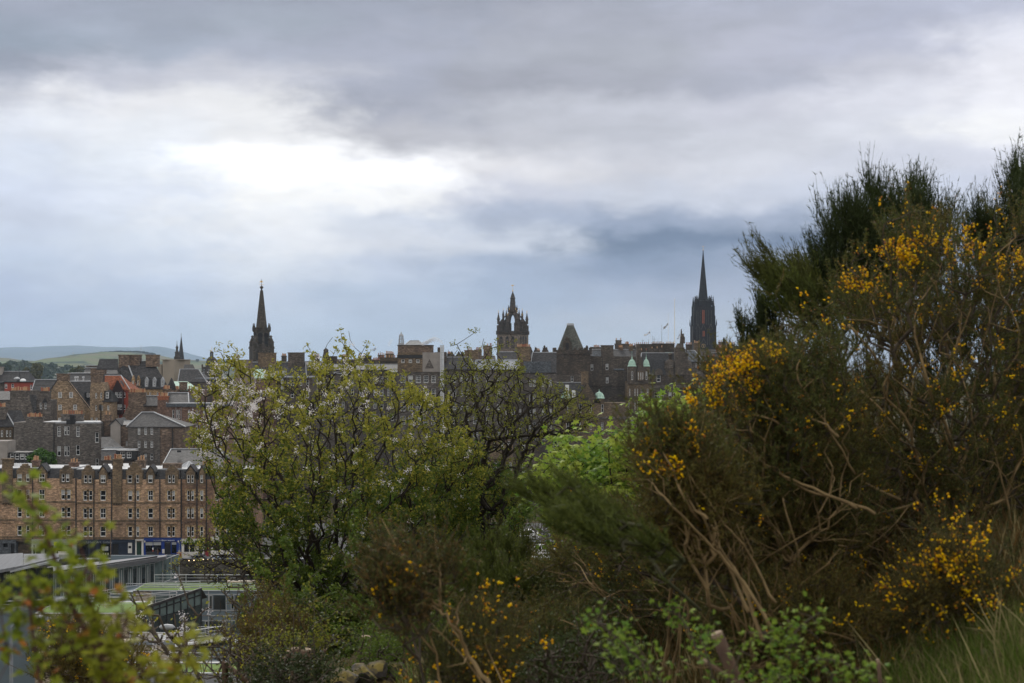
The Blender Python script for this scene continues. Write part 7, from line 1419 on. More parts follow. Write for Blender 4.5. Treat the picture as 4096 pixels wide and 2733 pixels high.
gorse('low shadowy gorse thicket beneath the big bush with scattered yellow dots', [(2250,2120),(2500,2040),(2800,2100),(3100,2150),(3500,2180),(3750,2300),(3650,2560),(3300,2640),(2800,2560),(2400,2480),(2200,2320)], 9.0, .8, onground(3000, 9.2), 24, 1900, 110, stems=[((.009,.003),(3300,2600,8.),(3150,2400,8.),(3000,2330,8.),(2850,2250,8.)),((.009,.003),(3150,2620,8.),(3020,2450,8.),(2900,2400,8.),(2700,2360,8.)),((.008,.003),(2600,2560,7.6),(2500,2420,7.6),(2380,2350,7.6),(2300,2250,7.6)),((.009,.003),(3560,2560,8.),(3400,2440,8.),(3200,2370,8.),(3100,2330,8.))])
gorse('small rounded gorse bush thick with orange-yellow flowers above the grass', [(3660,2440),(3640,2340),(3700,2290),(3760,2220),(3860,2210),(3950,2250),(4000,2260),(4020,2340),(3990,2430),(3880,2520),(3740,2520)], 6.1, .28, onground(3850, 6.1), 25, 420, 270, nl=(.010, .02), flp=5, rmin=.002)
gorse('thin gorse spray with yellow tips in front of the mossy wall', [(1500,2300),(1560,2240),(1640,2250),(1760,2270),(1800,2330),(1740,2420),(1660,2500),(1560,2520),(1510,2420)], 5.3, .28, onground(1900, 5.3), 26, 210, 34, fb=fbump(.05, (1530,2370,40,80,3), (1580,2290,60,25,2)), dead=.5, need=22,
      stems=[((.014,.006),(1960,2760,4.9),(1880,2620,4.9),(1820,2510,4.9),(1760,2440,4.9)),((.007,.003),(1762,2440,4.9),(1760,2340,4.9),(1750,2260,4.9)),((.006,.003),(1762,2440,4.9),(1700,2420,4.9),(1640,2425,4.9)),((.006,.003),(1770,2450,4.9),(1700,2370,4.9),(1650,2360,4.9)),((.006,.002),(1830,2520,4.9),(1830,2440,4.9),(1860,2370,4.9))], group='gorse bushes on the hillside')
gorse('low gorse clump with dense yellow flowers at the bottom centre', [(1780,2560),(1850,2500),(1950,2530),(1990,2600),(1950,2760),(1750,2780),(1730,2660)], 5.6, .25, onground(1850, 5.6), 27, 260, 90, nl=(.010, .02), flp=5, rmin=.002)
gorse('dark scrubby gorse below the office windows at the left of the stumps', [(960,2600),(1000,2520),(1080,2450),(1150,2470),(1200,2540),(1150,2640),(1020,2680),(940,2660)], 17, .8, onground(1020, 17), 28, 700, 24, dead=.35, nl=(.02, .04), rmin=.004)
gorse('gorse bush with yellow specks under the blurred leaves at the lower left', [(180,2560),(260,2480),(380,2560),(500,2620),(520,2760),(200,2760)], 15, .8, onground(330, 15), 29, 700, 60, nl=(.02, .04), rmin=.004, fscale=1.6)
gorse('small gorse with orange flowers on the bank above the rocks', [(2020,2300),(2080,2270),(2120,2350),(2350,2340),(2430,2320),(2440,2390),(2300,2420),(2100,2420)], 13, .5, onground(2250, 13), 30, 420, 60, nl=(.016, .03), fscale=1.3)
gorse('dark gorse and bramble scrub spilling over the bottom edge right of the path', [(2950,2480),(3200,2420),(3480,2480),(3620,2560),(3640,2680),(3560,2790),(3000,2790)], 6.6, .4, onground(3300, 6.6), 31, 900, 60, stems=[((.008,.003),(3500,2600,6.),(3350,2540,6.),(3200,2520,6.),(3050,2450,6.)),((.007,.002),(3600,2760,6.),(3480,2640,6.),(3330,2600,6.))])
gorse('scrubby dark gorse left of the gravel path with brown twigs', [(1960,2560),(2150,2500),(2330,2520),(2380,2620),(2300,2790),(1960,2790)], 7.6, .4, onground(2150, 7.6), 32, 620, 26, stems=[((.008,.003),(2300,2700,7.),(2180,2560,7.),(2050,2500,7.)),((.010,.003),(2500,2800,6.8),(2420,2640,6.8),(2330,2520,6.8),(2240,2480,6.8))])
gorse('tangled dark gorse hiding the middle slope under the maple', [(2050,2380),(2200,2300),(2450,2300),(2800,2330),(2900,2450),(2500,2520),(2150,2480)], 11.5, .6, onground(2450, 11.5), 33, 800, 40, nl=(.016, .032))
# broom: dense upright whips
def broom(label, poly, D, T, foot, seed, ntip, whips, L, mat, up=1.1, wr=.0028, group='broom bushes', leaf=.5, twl=9, lean=(0, 0, 0), name='broom_bush', sp=.32):
    rs = np.random.RandomState(seed); foot = np.array(foot, float); nl_ = max(8, ntip//13); tp0 = fill(poly, nl_, D, T, rs, .3, 0); dr0 = tp0-foot; dr0 /= np.linalg.norm(dr0, axis=1, keepdims=True); dr0 = dr0+np.array(lean)*.6+np.stack([(tp0[:, 0]-tp0[:, 0].mean())*.55, np.zeros(nl_), np.zeros(nl_)], 1)+rs.randn(nl_, 3)*.13; dr0 /= np.linalg.norm(dr0, axis=1, keepdims=True)
    ln0 = rs.uniform(.22, .6, nl_)*D/10; k0 = rs.randint(0, nl_, ntip); t0 = rs.rand(ntip)**.8; pts = tp0[k0]+dr0[k0]*(ln0[k0]*(t0-.55))[:, None]+rs.randn(ntip, 3)*.055*D/10*(1.15-t0)[:, None]
    A, par, r, cnt, tips = grow([[foot, foot*.6+pts.mean(0)*.4]], pts, .15, rs, .45, .05, rmin=.002, pw=.42, rmax=.008)
    T_ = np.repeat(A[tips], whips, 0); n = len(T_); d = (T_-foot); d /= np.linalg.norm(d, axis=1, keepdims=True); d = d*.9+np.array((0, 0, up))*.6+np.array(lean)+rs.randn(n, 3)*sp; d /= np.linalg.norm(d, axis=1, keepdims=True)
    ln = rs.uniform(L[0], L[1], n); b1 = T_+d*ln[:, None]*.5; d2 = d+np.array((0, 0, .25)); d2 /= np.linalg.norm(d2, axis=1, keepdims=True); b2 = b1+d2*ln[:, None]*.5
    n3 = len(T_); V = np.concatenate([T_, b1, b2]); pr = np.concatenate([-np.ones(n3, int), np.arange(n3), np.arange(n3)+n3]); rr = np.concatenate([np.full(n3, wr), np.full(n3, wr*.8), np.full(n3, wr*.3)])
    t = rs.rand(n, twl)**.8; C = np.where((t < .5)[..., None], T_[:, None]+(b1-T_)[:, None]*(t*2)[..., None], b1[:, None]+(b2-b1)[:, None]*((t-.5)*2)[..., None]).reshape(-1, 3); q = np.repeat(d2, twl, 0)*.9+rs.randn(len(C), 3)*.45
    return plant(name, label, 'broom bush', foot, [('stems', tubes('stems', A, par, r, 5), B_gn), ('twigs', tubes('twigs', V, pr, rr, 3), mat), ('foliage', scatter('foliage', C, rs.uniform(.018, .05, len(C))*leaf/.5, [(0,.075,0),(0,-.075,0),(1,0,0)], [(0,1,2)], rs, q, .12), mat)], group)
broom('tall dark broom bush against the sky with feathery upright twigs', [(3240,1240),(3270,1120),(3330,1000),(3370,930),(3440,890),(3540,860),(3640,850),(3730,900),(3800,960),(3850,980),(3700,1150),(3500,1250),(3300,1320)], 10.5, .9, onground(3600, 11), 41, 1000, 6, (.10, .36), L_br)
broom('dark broom bush with sharp spires at the top right edge', [(3860,1020),(3920,930),(4010,950),(4050,840),(4110,790),(4200,760),(4250,1000),(4000,1100)], 10.8, .8, onground(4150, 11), 42, 480, 6, (.10, .36), L_br)
broom('low fan of greener broom twigs reaching left at the skyline', [(3120,1230),(3080,1190),(3100,1120),(3200,1140),(3300,1180),(3350,1300),(3230,1320)], 9.6, .5, onground(3500, 10), 43, 330, 5, (.08, .30), L_brg, up=.5, lean=(-.7, 0, .1))
broom('small dark broom tuft sticking up left of the big gorse', [(2930,1400),(2980,1350),(3060,1340),(3140,1380),(3160,1440),(3000,1460)], 10, .4, onground(3150, 10), 44, 170, 5, (.07, .22), L_br)
broom('soft dark green broom leaning left across the maple', [(2180,2060),(2240,1960),(2350,1990),(2500,2060),(2640,2140),(2700,2200),(2720,2300),(2600,2340),(2400,2290),(2260,2200)], 5.2, .45, P(2800, 2440, 5.6), 45, 190, 4, (.05, .17), L_brg, up=.6, lean=(-.75, 0, .1), wr=.0017, leaf=.4)
broom('bright soft green broom cushion left of the rocky wall', [(1870,2330),(1920,2270),(2020,2240),(2120,2260),(2190,2360),(2180,2480),(2000,2520),(1880,2440)], 9.5, .6, onground(2020, 9.7), 46, 520, 5, (.06, .2), L_brg, up=.9, leaf=.45, sp=.5)
broom('dark broom mass in the shadows at the far lower right', [(3500,1900),(3700,1850),(4000,1800),(4300,1700),(4300,2300),(4050,2350),(3700,2300)], 10, .8, onground(4000, 10.4), 47, 800, 6, (.1, .32), L_br)
broom('dark broom thicket filling the middle behind the bare gorse limbs', [(2850,1900),(2900,1600),(3100,1500),(3400,1450),(3500,1500),(3520,2000),(3300,2350),(2900,2350)], 10.6, .7, onground(3200, 10.8), 48, 800, 6, (.1, .32), L_br)
broom('dark broom mass behind the largest gorse bush', [(3500,1200),(3900,1050),(4300,1050),(4300,1800),(4000,2000),(3500,1950)], 10.9, .6, onground(3900, 11), 49, 900, 6, (.1, .32), L_br)
# leafless greyish shrub behind the skyline gorse
def bare(label, poly, D, T, foot, seed, n, rmin=.004, leaf=0, lm=None, flower=0, name='bare_shrub', cat='shrub', wood=B_gr, k=.3, group=None, ls=(.03, .05), jit=.18, trunks=None):
    rs = np.random.RandomState(seed); pts = fill(poly, n, D, T, rs); foot = np.array(foot, float)
    if leaf and D < 30: pts[:, 2] += np.where(rs.rand(len(pts)) < .3, rs.exponential(.01*D, len(pts)), 0)
    A, par, r, cnt, tips = grow(trunks or [[foot, foot*.7+pts.mean(0)*.3]], pts, .1 if D < 15 else .16, rs, k, jit, rmin=rmin, pw=.42, rmax=.06); parts = [('stems', tubes('stems', A, par, r, 4), wood)]
    if leaf: c, _ = around(A, cnt, rs, leaf, 2, .03); parts.append(('foliage', scatter('foliage', c, rs.uniform(*ls, leaf), *LEAF, rs, up=1.), lm))
    if flower: c, _ = around(A, cnt, rs, flower, 1, .02); pc = np.repeat(c, 24, 0)+rs.randn(flower*24, 3)*.02; parts.append(('blossom', scatter('blossom', pc, rs.uniform(.008, .014, len(pc)), *PETAL, rs), L_bl))
    return plant(name, label, cat, foot, parts, group)
bare('leafless grey-brown thorn bush against the sky left of the gorse', [(3040,1440),(3060,1360),(3110,1300),(3180,1290),(3230,1330),(3260,1440)], 11, .5, onground(3200, 11), 51, 330, rmin=.003, wood=bark('reddish_grey_twig', (.14,.10,.085), (.09,.065,.055)))
bare('tangle of bare dark lower branches left of the blossom trunk', [(800,2130),(960,2200),(1180,2300),(1160,2400),(1000,2480),(880,2380),(740,2260),(640,2300)], 24, 1.2, P(1260, 2480, 26), 52, 420, rmin=.0032, leaf=900, lm=L_ap, wood=B_dark, trunks=[wp([(1260,2480,26),(1100,2330,25),(960,2270,24)])])
bare('sparse young cherry stems with a few white flowers before the glass box', [(500,2430),(640,2440),(760,2460),(780,2560),(700,2640),(620,2620),(560,2560),(470,2480)], 12, .5, P(760, 2760, 12), 53, 34, rmin=.006, flower=16, leaf=60, lm=L_ap, wood=B_gr, k=.5, jit=.06, trunks=[wp([(760,2760,12),(680,2620,12),(600,2520,12),(545,2420,12),(520,2370,12)]), wp([(780,2760,12),(640,2580,12),(510,2530,12)]), wp([(820,2760,11.8),(740,2600,11.8),(690,2560,11.8)])])
bare('bare reddish brown brushwood below the offices left of the stumps', [(800,2560),(900,2480),(1000,2560),(1200,2620),(1300,2700),(1200,2800),(800,2800),(700,2700)], 11.5, .6, onground(1000, 11.5), 54, 520, rmin=.0022, leaf=500, lm=L_ap, wood=B_gr, ls=(.02, .035))
bare('pale twiggy sapling with curved branches in front of the office panels', [(880,2360),(960,2300),(1080,2340),(1060,2480),(960,2500),(900,2460)], 20, .5, onground(1080, 20), 55, 90, rmin=.004, wood=B_gr, k=.5)
for i, (poly, D, fx, n, lv, lb) in enumerate((
    ([(960,2470),(1060,2400),(1200,2380),(1400,2440),(1600,2400),(1850,2350),(2050,2330),(2150,2420),(2050,2560),(1500,2620),(1000,2600)], 22, 1500, 1500, 26000, 'dark tangled undergrowth round the foot of the flowering tree'),
    ([(1000,2600),(1080,2520),(1160,2560),(1260,2500),(1340,2560),(1260,2660),(1040,2680)], 13, 1180, 360, 1900, 'yellow-green bramble below the flowering tree left of the stumps'),
    ([(1420,2560),(1520,2480),(1700,2470),(1840,2520),(1800,2620),(1560,2640)], 13.5, 1640, 480, 3600, 'bright green undergrowth just behind the mossy wall'),
    ([(1020,2690),(1150,2640),(1300,2660),(1400,2700),(1350,2800),(1000,2800)], 10.5, 1200, 420, 3600, 'grey-green low shrub at the bottom edge left of the stumps'),
    ([(1440,2600),(1560,2560),(1680,2590),(1600,2680),(1440,2720)], 11.2, 1520, 260, 2400, 'small green leafy plant between the stumps and the wall'),
    ([(1960,2420),(2100,2380),(2400,2360),(2500,2420),(2420,2480),(2100,2500)], 13.6, 2200, 420, 3000, 'scrubby green weeds on top of the rocky wall'),
    ([(2100,2640),(2250,2560),(2450,2560),(2560,2660),(2400,2780),(2100,2780)], 6.4, 2330, 300, 3200, 'dark leafy weeds beside the gravel path'))):
    bare(lb, poly, D, .4, onground(fx, D), 60+i, n, rmin=.0025, leaf=lv, lm=(L_apd, L_hw, L_apd, L_br, L_apd, L_brg, L_br)[i], ls=((.05,.09) if D > 20 else (.02,.038) if D > 8 else (.010,.02)), name='undergrowth_shrub', group='low shrubs along the walls')
# ---------------- out-of-focus sprays right in front of the lens
def spray(label, lines, D, seed, n, lm, size, rim=None, leafn=HAW, cat='shrub', name='leafy_spray', wood=None, blob=(45, 45), orange=0, foot=None, group=None):
    rs = np.random.RandomState(seed); V = MB(); C = []; dirs = []; W = []
    for (r0, r1, wgt, *pl) in lines:
        p = wp([(a, b_, D+(c[0] if c else 0)) for a, b_, *c in pl]); N_ = len(p); V.tube(p, [r0+(r1-r0)*j/(N_-1) for j in range(N_)], 7)
        m = int(n*wgt); seg = rs.randint(0, N_-1, m); t = rs.rand(m); P0 = np.array(p); q = P0[seg]+(P0[seg+1]-P0[seg])*t[:, None]
        o = rs.randn(m, 3)*np.array((blob[0], 60, blob[1]))/F*D; q = q+o; C.append(q); dirs.append(o/(np.linalg.norm(o, axis=1, keepdims=True)+1e-9))
        for i in range(0, m, 3): a = P0[seg[i]]+(P0[seg[i]+1]-P0[seg[i]])*t[i]; V.tube([a, a+(q[i]-a)*.95], [.0011, .0006], 4)
    C = np.concatenate(C); dirs = np.concatenate(dirs); foot = P(*lines[0][3][:2], D) if foot is None else foot; parts = [('stems', V.mesh('stems'), wood or bark('reddish_stem', (.12,.06,.05), (.07,.04,.035)))]
    om = rs.rand(len(C)) < orange; s_ = rs.uniform(size*.6, size, len(C))
    parts.append(('foliage', scatter('foliage', C[~om], s_[~om], *leafn, rs, dirs[~om], .5, up=2), lm))
    if orange: parts.append(('young_leaves', scatter('young_leaves', C[om], s_[om]*.8, *leafn, rs, dirs[om], .5, up=2), L_or))
    return plant(name, label, cat, foot, parts, group)
spray('blurred yellow-green hawthorn spray close to the lens at the lower left', [(.006,.002,.30,(470,2800),(400,2620),(300,2450),(240,2300),(180,2120),(120,2010),(90,1930)),(.005,.0015,.17,(420,2780),(400,2540),(350,2380),(370,2260)),(.004,.0015,.2,(180,2800),(140,2620),(120,2430),(110,2300)),(.003,.001,.10,(300,2430),(350,2260),(300,2140),(290,2090)),(.003,.001,.14,(420,2620),(480,2560),(510,2470),(480,2420)),(.002,.001,.12,(330,2500),(230,2480),(60,2400),(0,2330)),(.002,.001,.06,(40,2640),(10,2500),(0,2420))], 2.7, 71, 520, L_ho, .034, orange=.12, blob=(36, 36))
spray('blurred low yellow-green sprig at the bottom edge right of the first spray', [(.003,.0015,.5,(740,2840),(690,2720),(700,2640),(760,2590),(800,2570)),(.003,.001,.5,(700,2840),(660,2740),(620,2700),(560,2690))], 2.7, 72, 130, L_ho, .034, orange=.12, blob=(34, 34))
spray('bright green blurred sprout with glossy leaves at the bottom centre', [(.004,.002,.4,(2640,2800),(2560,2640),(2480,2560),(2400,2500),(2380,2480)),(.003,.0015,.3,(2700,2820),(2620,2700),(2560,2600),(2500,2510)),(.003,.0015,.2,(2500,2820),(2490,2640),(2440,2560))], 4.1, 73, 221, L_ro, .029, blob=(34, 28), wood=B_gr)
spray('small bright green sprout near the middle bottom', [(.003,.0015,.6,(2800,2640),(2760,2520),(2700,2450),(2640,2430)),(.003,.0015,.4,(2800,2640),(2740,2500),(2690,2410))], 4.8, 74, 85, L_ro, .029, blob=(30, 24), wood=B_gr)
spray('green leafy sprig beside the cut brown stem at the bottom', [(.003,.0015,.6,(2860,2740),(2820,2600),(2800,2550),(2860,2520)),(.003,.0015,.4,(2900,2760),(2960,2620),(2980,2570))], 4.4, 75, 102, L_ro, .029, blob=(30, 28), wood=B_gr)
spray('bright glossy leafy branch arching at the lower right', [(.004,.0015,.5,(3140,2800),(3160,2600),(3180,2530),(3230,2480),(3280,2450)),(.003,.0015,.5,(3160,2600),(3100,2560),(3050,2530),(3200,2500))], 4.3, 76, 187, L_ro, .029, blob=(34, 26), wood=B_gr)
spray('long low glossy leafy branch along the bottom right edge', [(.004,.0015,.55,(3300,2860),(3330,2700),(3260,2640),(3350,2640),(3440,2680),(3500,2740)),(.003,.0015,.45,(3100,2860),(3120,2740),(3060,2720),(3200,2700))], 4.2, 77, 238, L_ro, .029, blob=(40, 22), wood=B_gr)
# ---------------- stumps, sawn stems, walls, rocks, grass
M['cutwood'] = plain('sawn_wood', (.30,.22,.15), .8, .3, 20.); M['barkb'] = bark('brown_stump_bark', (.13,.085,.055), (.07,.045,.035))
def stump(label, x0, y0, x1, y1, D, r, bend=0, grp='sawn-off stems at the foot of the flowering tree'):
    a, c = P(x0, y0, D), P(x1, y1, D); e = empty('stump', tuple(a), label, 'stump', grp); d = c-a; mid = d*.5+np.array((bend, 0, 0)); top = d; q = MB().tube([(0,0,-.3), (0,0,0), mid, top], [r*1.3, r*1.15, r, r*.95], 10); q.build('stem', M['barkb'], e, smooth=True)
    dn = Vector(tuple(top-mid)).normalized(); MB().tube([tuple(Vector(tuple(top))-dn*.002), tuple(Vector(tuple(top))+dn*.012)], [r*.93, r*.9], 10).build('cut_face', M['cutwood'], e)
for s_ in (('thick sawn stump with a pale flat top, left of the pair', 1180, 2740, 1180, 2598, 11, .035),('tallest upright sawn stump with a flat cut top', 1215, 2720, 1224, 2602, 10.9, .045),('leaning brown sawn stem crossing the stump pair', 1120, 2690, 1155, 2610, 11, .02, .02),('crooked low stump with a knobbly bend at the left', 1110, 2730, 1148, 2640, 10.8, .035, -.06),('thin sawn stem leaning right of the tallest stump', 1190, 2720, 1215, 2600, 11.2, .02),('small sawn stump among leaves right of the tree foot', 1460, 2590, 1462, 2550, 13, .05),('slanting bare sawn stem at the right of the stumps', 1240, 2760, 1300, 2600, 11, .014),('pale split fallen stem below the brushwood', 900, 2650, 985, 2730, 11, .022)): stump(*s_)
stump('thick brown sawn branch rising at the bottom right of centre', 2990, 2830, 2870, 2545, 4.6, .022, grp='nearby cut branches'); stump('thin pale-tipped cut twig beside the thick brown branch', 2960, 2740, 2825, 2650, 4.5, .008, grp='nearby cut branches'); stump('short broken pale stick in the gorse litter at lower right', 3530, 2790, 3512, 2650, 5.4, .008, grp='nearby cut branches')
def rock(e, c, s, mat, seed, name='stone'):
    import bmesh
    bm = bmesh.new(); bmesh.ops.create_icosphere(bm, subdivisions=3, radius=1); rs = np.random.RandomState(seed); pl = rs.randn(9, 3); pl /= np.linalg.norm(pl, axis=1, keepdims=True)
    for v in bm.verts:
        p = np.array(v.co); 
        for q in pl:
            k = p.dot(q)-.6
            if k > 0: p = p-q*k
        p = p*(1+.04*math.sin(p[0]*9+seed)*math.cos(p[2]*11)); v.co = Vector((p[0]*s[0], p[1]*s[1], p[2]*s[2]))
    me = bpy.data.meshes.new(name); bm.to_mesh(me); bm.free(); return obj(name, me, mat, e, c)
def mossmat(name, c, c2, moss):
    m, t, p = newmat(name); g = mixc(t, ramp(t, noise(t, 7, 6), .35, .65), c, c2); ge = t.nodes.new('ShaderNodeNewGeometry'); sp = t.nodes.new('ShaderNodeSeparateXYZ'); t.links.new(ge.outputs['Normal'], sp.inputs[0])
    mu = t.nodes.new('ShaderNodeMath'); mu.operation = 'MULTIPLY'; t.links.new(ramp(t, sp.outputs[2], .25, .7), mu.inputs[0]); t.links.new(ramp(t, noise(t, 5, 5), .40, .56), mu.inputs[1]); g = mixc(t, mu.outputs[0], g, moss)
    t.links.new(g, p.inputs['Base Color']); p.inputs['Roughness'].default_value = .95
    b = t.nodes.new('ShaderNodeBump'); b.inputs['Strength'].default_value = .6; b.inputs['Distance'].default_value = .03; t.links.new(noise(t, 14, 7), b.inputs['Height']); t.links.new(b.outputs[0], p.inputs['Normal']); return m
MS = mossmat('mossy_wall_stone', (.10,.09,.085), (.045,.04,.038), (.17,.13,.03)); MR = mossmat('grey_rock', (.15,.125,.105), (.06,.05,.045), (.09,.085,.03))
def drywall(label, pts, seed, mat, size, h):
    W_ = [P(*p) for p in pts]; e = empty('rough_stone_wall', tuple(W_[0]), label, 'wall'); rs = np.random.RandomState(seed); k = 0
    for i in range(len(W_)-1):
        L = np.linalg.norm(W_[i+1]-W_[i]); n = max(2, int(L/(size*1.25)))
        for j in range(n):
            for lv in range(int(h/size/.7)+1):
                c = W_[i]+(W_[i+1]-W_[i])*((j+.5+rs.uniform(-.15, .15)+(.5 if lv % 2 else 0))/n)-W_[0]; s_ = size*rs.uniform(.75, 1.25); c = c+np.array((0, rs.uniform(-.05, .05), -size*.4-lv*size*.85)); rock(e, tuple(c), (s_*.8, s_*.95, s_*.55), mat, seed*100+k); k += 1
drywall('low rough wall topped with yellow moss at the bottom left of centre', [(1240,2745,10.2),(1360,2690,10.4),(1480,2655,10.7),(1600,2635,11)], 5, MS, .17, .7)
drywall('crumbling dark rock wall running up to the right behind the path', [(2020,2480,12.2),(2180,2470,12.6),(2260,2425,13),(2380,2400,13.4),(2460,2360,14)], 6, MR, .24, 1.2)
def hit(px, py):
    for q in np.arange(4.2, 9, .02):
        p_ = P(px, py, q)
        if gz(p_[0], q) >= p_[2]: return tuple(p_)
    return tuple(P(px, py, 6))
for i, (x, y_, s_) in enumerate(((3975,2615,.028),(3925,2650,.018),(3810,2690,.02))):
    e = empty('pale_stone', hit(x, y_), ('largest pale stone lying in the grass at the lower right', 'middle pale stone in the grass, left of the largest', 'smallest pale stone low in the dry grass')[i], 'stone', 'pale stones in the grass'); rock(e, (0,0,0), (s_*1.9, s_*1.4, s_*1.0), M['sandc'], 40+i)
M['navyp'] = plain('blue_wrapper', (.02,.04,.16), .4, .6, 30.); e = empty('litter', hit(3630, 2650), 'crumpled blue and pink litter lying among the dry stems', 'litter'); rock(e, (0,0,0), (.026,.016,.016), M['navyp'], 51, 'wrapper'); rock(e, (-.02,-.02,-.012), (.012,.012,.01), plain('pink_paper', (.4,.12,.12), .7), 52, 'wrapper')
def grass(name, label, poly, D0_, D1, n, mats, L, seed, lean=(0, 0, 0), fr=(.5, .5), px_=None):
    # blades rooted on the ground inside a px-wide fan between two distances
    rs = np.random.RandomState(seed); m_ = max(40, n//55); cd = rs.uniform(D0_, D1, m_); cp_ = rs.uniform(*poly, m_); k_ = rs.randint(0, m_, n); loose = rs.rand(n) < .3; d = np.where(loose, rs.uniform(D0_, D1, n), cd[k_]+rs.randn(n)*.05); px = np.where(loose, rs.uniform(*poly, n), cp_[k_]+rs.randn(n)*.05/d*F); x = (px-CX)/F*d; z = height(x, d); C = np.stack([x, d, z], 1)
    root = None
    for k, (mt, f) in enumerate(zip(mats, fr)):
        m = rs.rand(n) < f; c = C[m]; q = rs.randn(len(c), 3)*.38+np.array((0, 0, 1.))+np.array(lean); me = scatter(name, c, rs.uniform(L[0], L[1], len(c)), [(0,.011,0),(0,-.011,0),(.55,.008,.04),(.55,-.008,.04),(1,0,.16)], [(0,1,3),(0,3,2),(2,3,4)], rs, q, .12)
        o = obj(name, me, mt, root)
        if root is None: root = tag(o, label, 'grass', kind='stuff')
    return root
grass('grass', 'tussocky green and dry grass on the bank at the lower right', (3480, 4500), 4.4, 6.6, 34000, (L_gr, L_dry, L_apd), (.05, .15), 81, lean=(-.15, 0, 0), fr=(.5, .26, .2))
grass('dry_stalks', 'long bleached dry stalks rising out of the bank grass', (3480, 4500), 4.6, 6.8, 190, (L_dry,), (.18, .36), 84, lean=(-.35, 0, 0), fr=(1.,))
grass('rough_grass', 'rough grass and dry stalks covering the slope', (300, 3600), 8.5, 40, 60000, (L_dry, L_gr, L_god), (.10, .28), 82, fr=(.25, .4, .35))
grass('dead_stalks', 'dead brown stalks under the gorse', (1900, 4300), 6., 11, 36000, (L_god, L_dry, L_br), (.08, .30), 83, fr=(.5, .15, .5))
# ---------------- far and middle-distance trees
def crown(label, px, ytop, ybase, w, D, mat, seed, group='trees at the edge of the far woods', n=900, leaf=.5, trunk=True, name='tree'):
    rs = np.random.RandomState(seed); H = (ybase-ytop)/F*D; Wd = w/F*D; base = P(px, ybase, D); c = rs.randn(n, 3); c /= np.linalg.norm(c, axis=1, keepdims=True); c *= rs.uniform(.45, 1, (n, 1)); lump = 1+.22*np.sin(c[:, :1]*5+seed)*np.cos(c[:, 2:]*4+seed)
    c = c*lump*np.array((Wd/2, Wd/2, H*.46))+np.array((0, 0, H*.54)); e = empty(name, tuple(base), label, 'tree', group)
    obj('crown', scatter('crown', c, rs.uniform(leaf*.6, leaf*1.3, n), [(-.5,-.5,0),(.5,-.4,.1),(.5,.5,0),(-.4,.5,.1)], [(0,1,2,3)], rs), mat, e)
    if trunk: MB().tube([(0,0,-3),(0,0,H*.5),(.1,0,H*.8)], [H*.03, H*.022, H*.01], 6).build('trunk', B_dark, e)
Fm = lambda n, a, b_: leafm(n, a, b_, tr=.15)
f1, f2, f3 = Fm('brownish_spring_tree', (.12,.11,.045), (.08,.08,.03)), Fm('dark_wood_tree', (.045,.06,.03), (.03,.045,.025)), Fm('olive_tree', (.10,.11,.03), (.06,.08,.025))
crown('tall olive-brown tree in the gap between the roofs at the left', 147, 1451, 1535, 46, 1000, f1, 1, n=1600, leaf=.9); crown('rounded brownish tree left of the tall olive tree', 108, 1468, 1540, 34, 1000, f1, 2, n=1100, leaf=.9); crown('pale brown tree right of the red brick block', 320, 1466, 1500, 36, 1100, f1, 3, n=900, leaf=.9); crown('smaller brown tree before the steel vents', 292, 1472, 1502, 26, 1100, f3, 4, n=700, leaf=.9)
crown('dark round-topped tree at the left end of the far woods', 20, 1456, 1500, 50, 1300, f2, 5, n=1200, leaf=1.1); crown('bright green tree growing below the dark masonry block', 172, 1800, 1876, 110, 288, Fm('mid_green_leaf', (.07,.13,.025), (.04,.09,.018)), 6, n=3600, leaf=.42, group=None)
crown('lone small tree on the far ridge right of the dome', 790, 1438, 1447, 14, 4200, f2, 7, n=260, leaf=2.4)
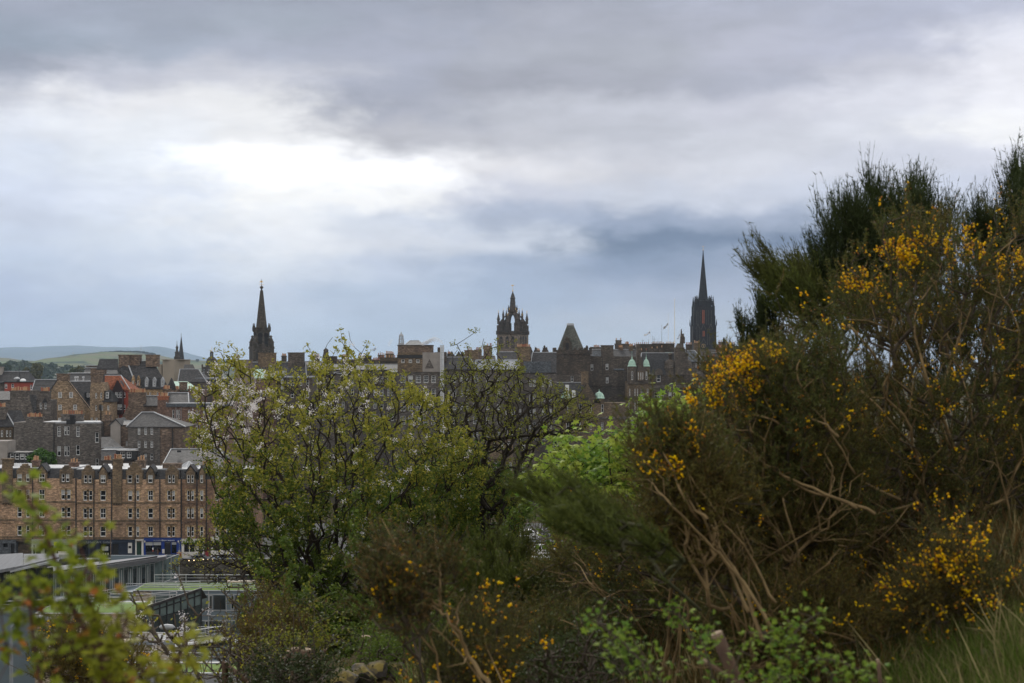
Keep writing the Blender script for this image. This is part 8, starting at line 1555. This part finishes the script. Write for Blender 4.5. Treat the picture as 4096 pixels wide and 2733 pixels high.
rs = np.random.RandomState(90); n = 9000; x = rs.uniform(-300, 620, n); top = np.interp(x, [-300,0,40,80,120,160,200,240,300,360,420,620], [1450,1460,1455,1450,1456,1460,1461,1470,1472,1478,1482,1490])+4*np.sin(x*.11)+2*np.sin(x*.33); y_ = top+rs.rand(n)**1.5*70; d = 2000+rs.rand(n)*120-(y_-top)*2
tag(obj('woods', scatter('woods', np.stack([(x-CX)/F*d, d, (HY-y_)/F*d], 1), rs.uniform(2.5, 7, n), [(-.5,-.5,0),(.5,-.4,.1),(.5,.5,0),(-.4,.5,.1)], [(0,1,2,3)], rs), f2), 'dark band of woods beyond the roofs at the left', 'woods', kind='stuff')
rs = np.random.RandomState(91); n = 2500; x = rs.uniform(300, 620, n); rdg = np.interp(x, [300,340,400,480,570,620], [1437,1426,1415,1410,1412,1421]); y_ = rdg-2.5+rs.rand(n)**2*9*(1+.8*np.sin(x*.09)); d = 4400.
tag(obj('gorse_scrub', scatter('gorse_scrub', np.stack([(x-CX)/F*d, np.full(n, d), (HY-y_)/F*d], 1), rs.uniform(3.5, 8, n), [(-.5,-.5,0),(.5,-.4,.1),(.5,.5,0),(-.4,.5,.1)], [(0,1,2,3)], rs), f2), 'line of dark scrub along the crest of the far green hill', 'scrub', kind='stuff')
# trees and shrubs in the street-level gap, centre
bare('bare brown roadside tree behind the parked people carrier', [(2080,2140),(2110,2010),(2200,1990),(2260,2060),(2240,2150)], 215, 3, P(2180, 2230, 215), 95, 260, rmin=.05, wood=B_gr, name='roadside_tree', cat='tree')
bare('thin leafless scrub tree below the upper road', [(2080,2300),(2060,2180),(2140,2170),(2190,2260),(2180,2330)], 120, 2, P(2130, 2420, 120), 96, 200, rmin=.03, wood=B_gr, name='roadside_tree', cat='tree')
# ================================================================ AIR
hz = MB().box(-9500, -120, -110, 9500, 16200, 320).build('haze', None)
m, t, p = newmat('haze'); t.nodes.remove(p); vs = t.nodes.new('ShaderNodeVolumePrincipled'); vs.inputs['Color'].default_value = (.62,.80,1,1); vs.inputs['Density'].default_value = 5.5e-5; vs.inputs['Anisotropy'].default_value = .3
t.links.new(vs.outputs[0], t.nodes['Material Output'].inputs['Volume']); hz.data.materials.append(m); tag(hz, 'thin blue haze over the far hills', 'haze', kind='stuff')
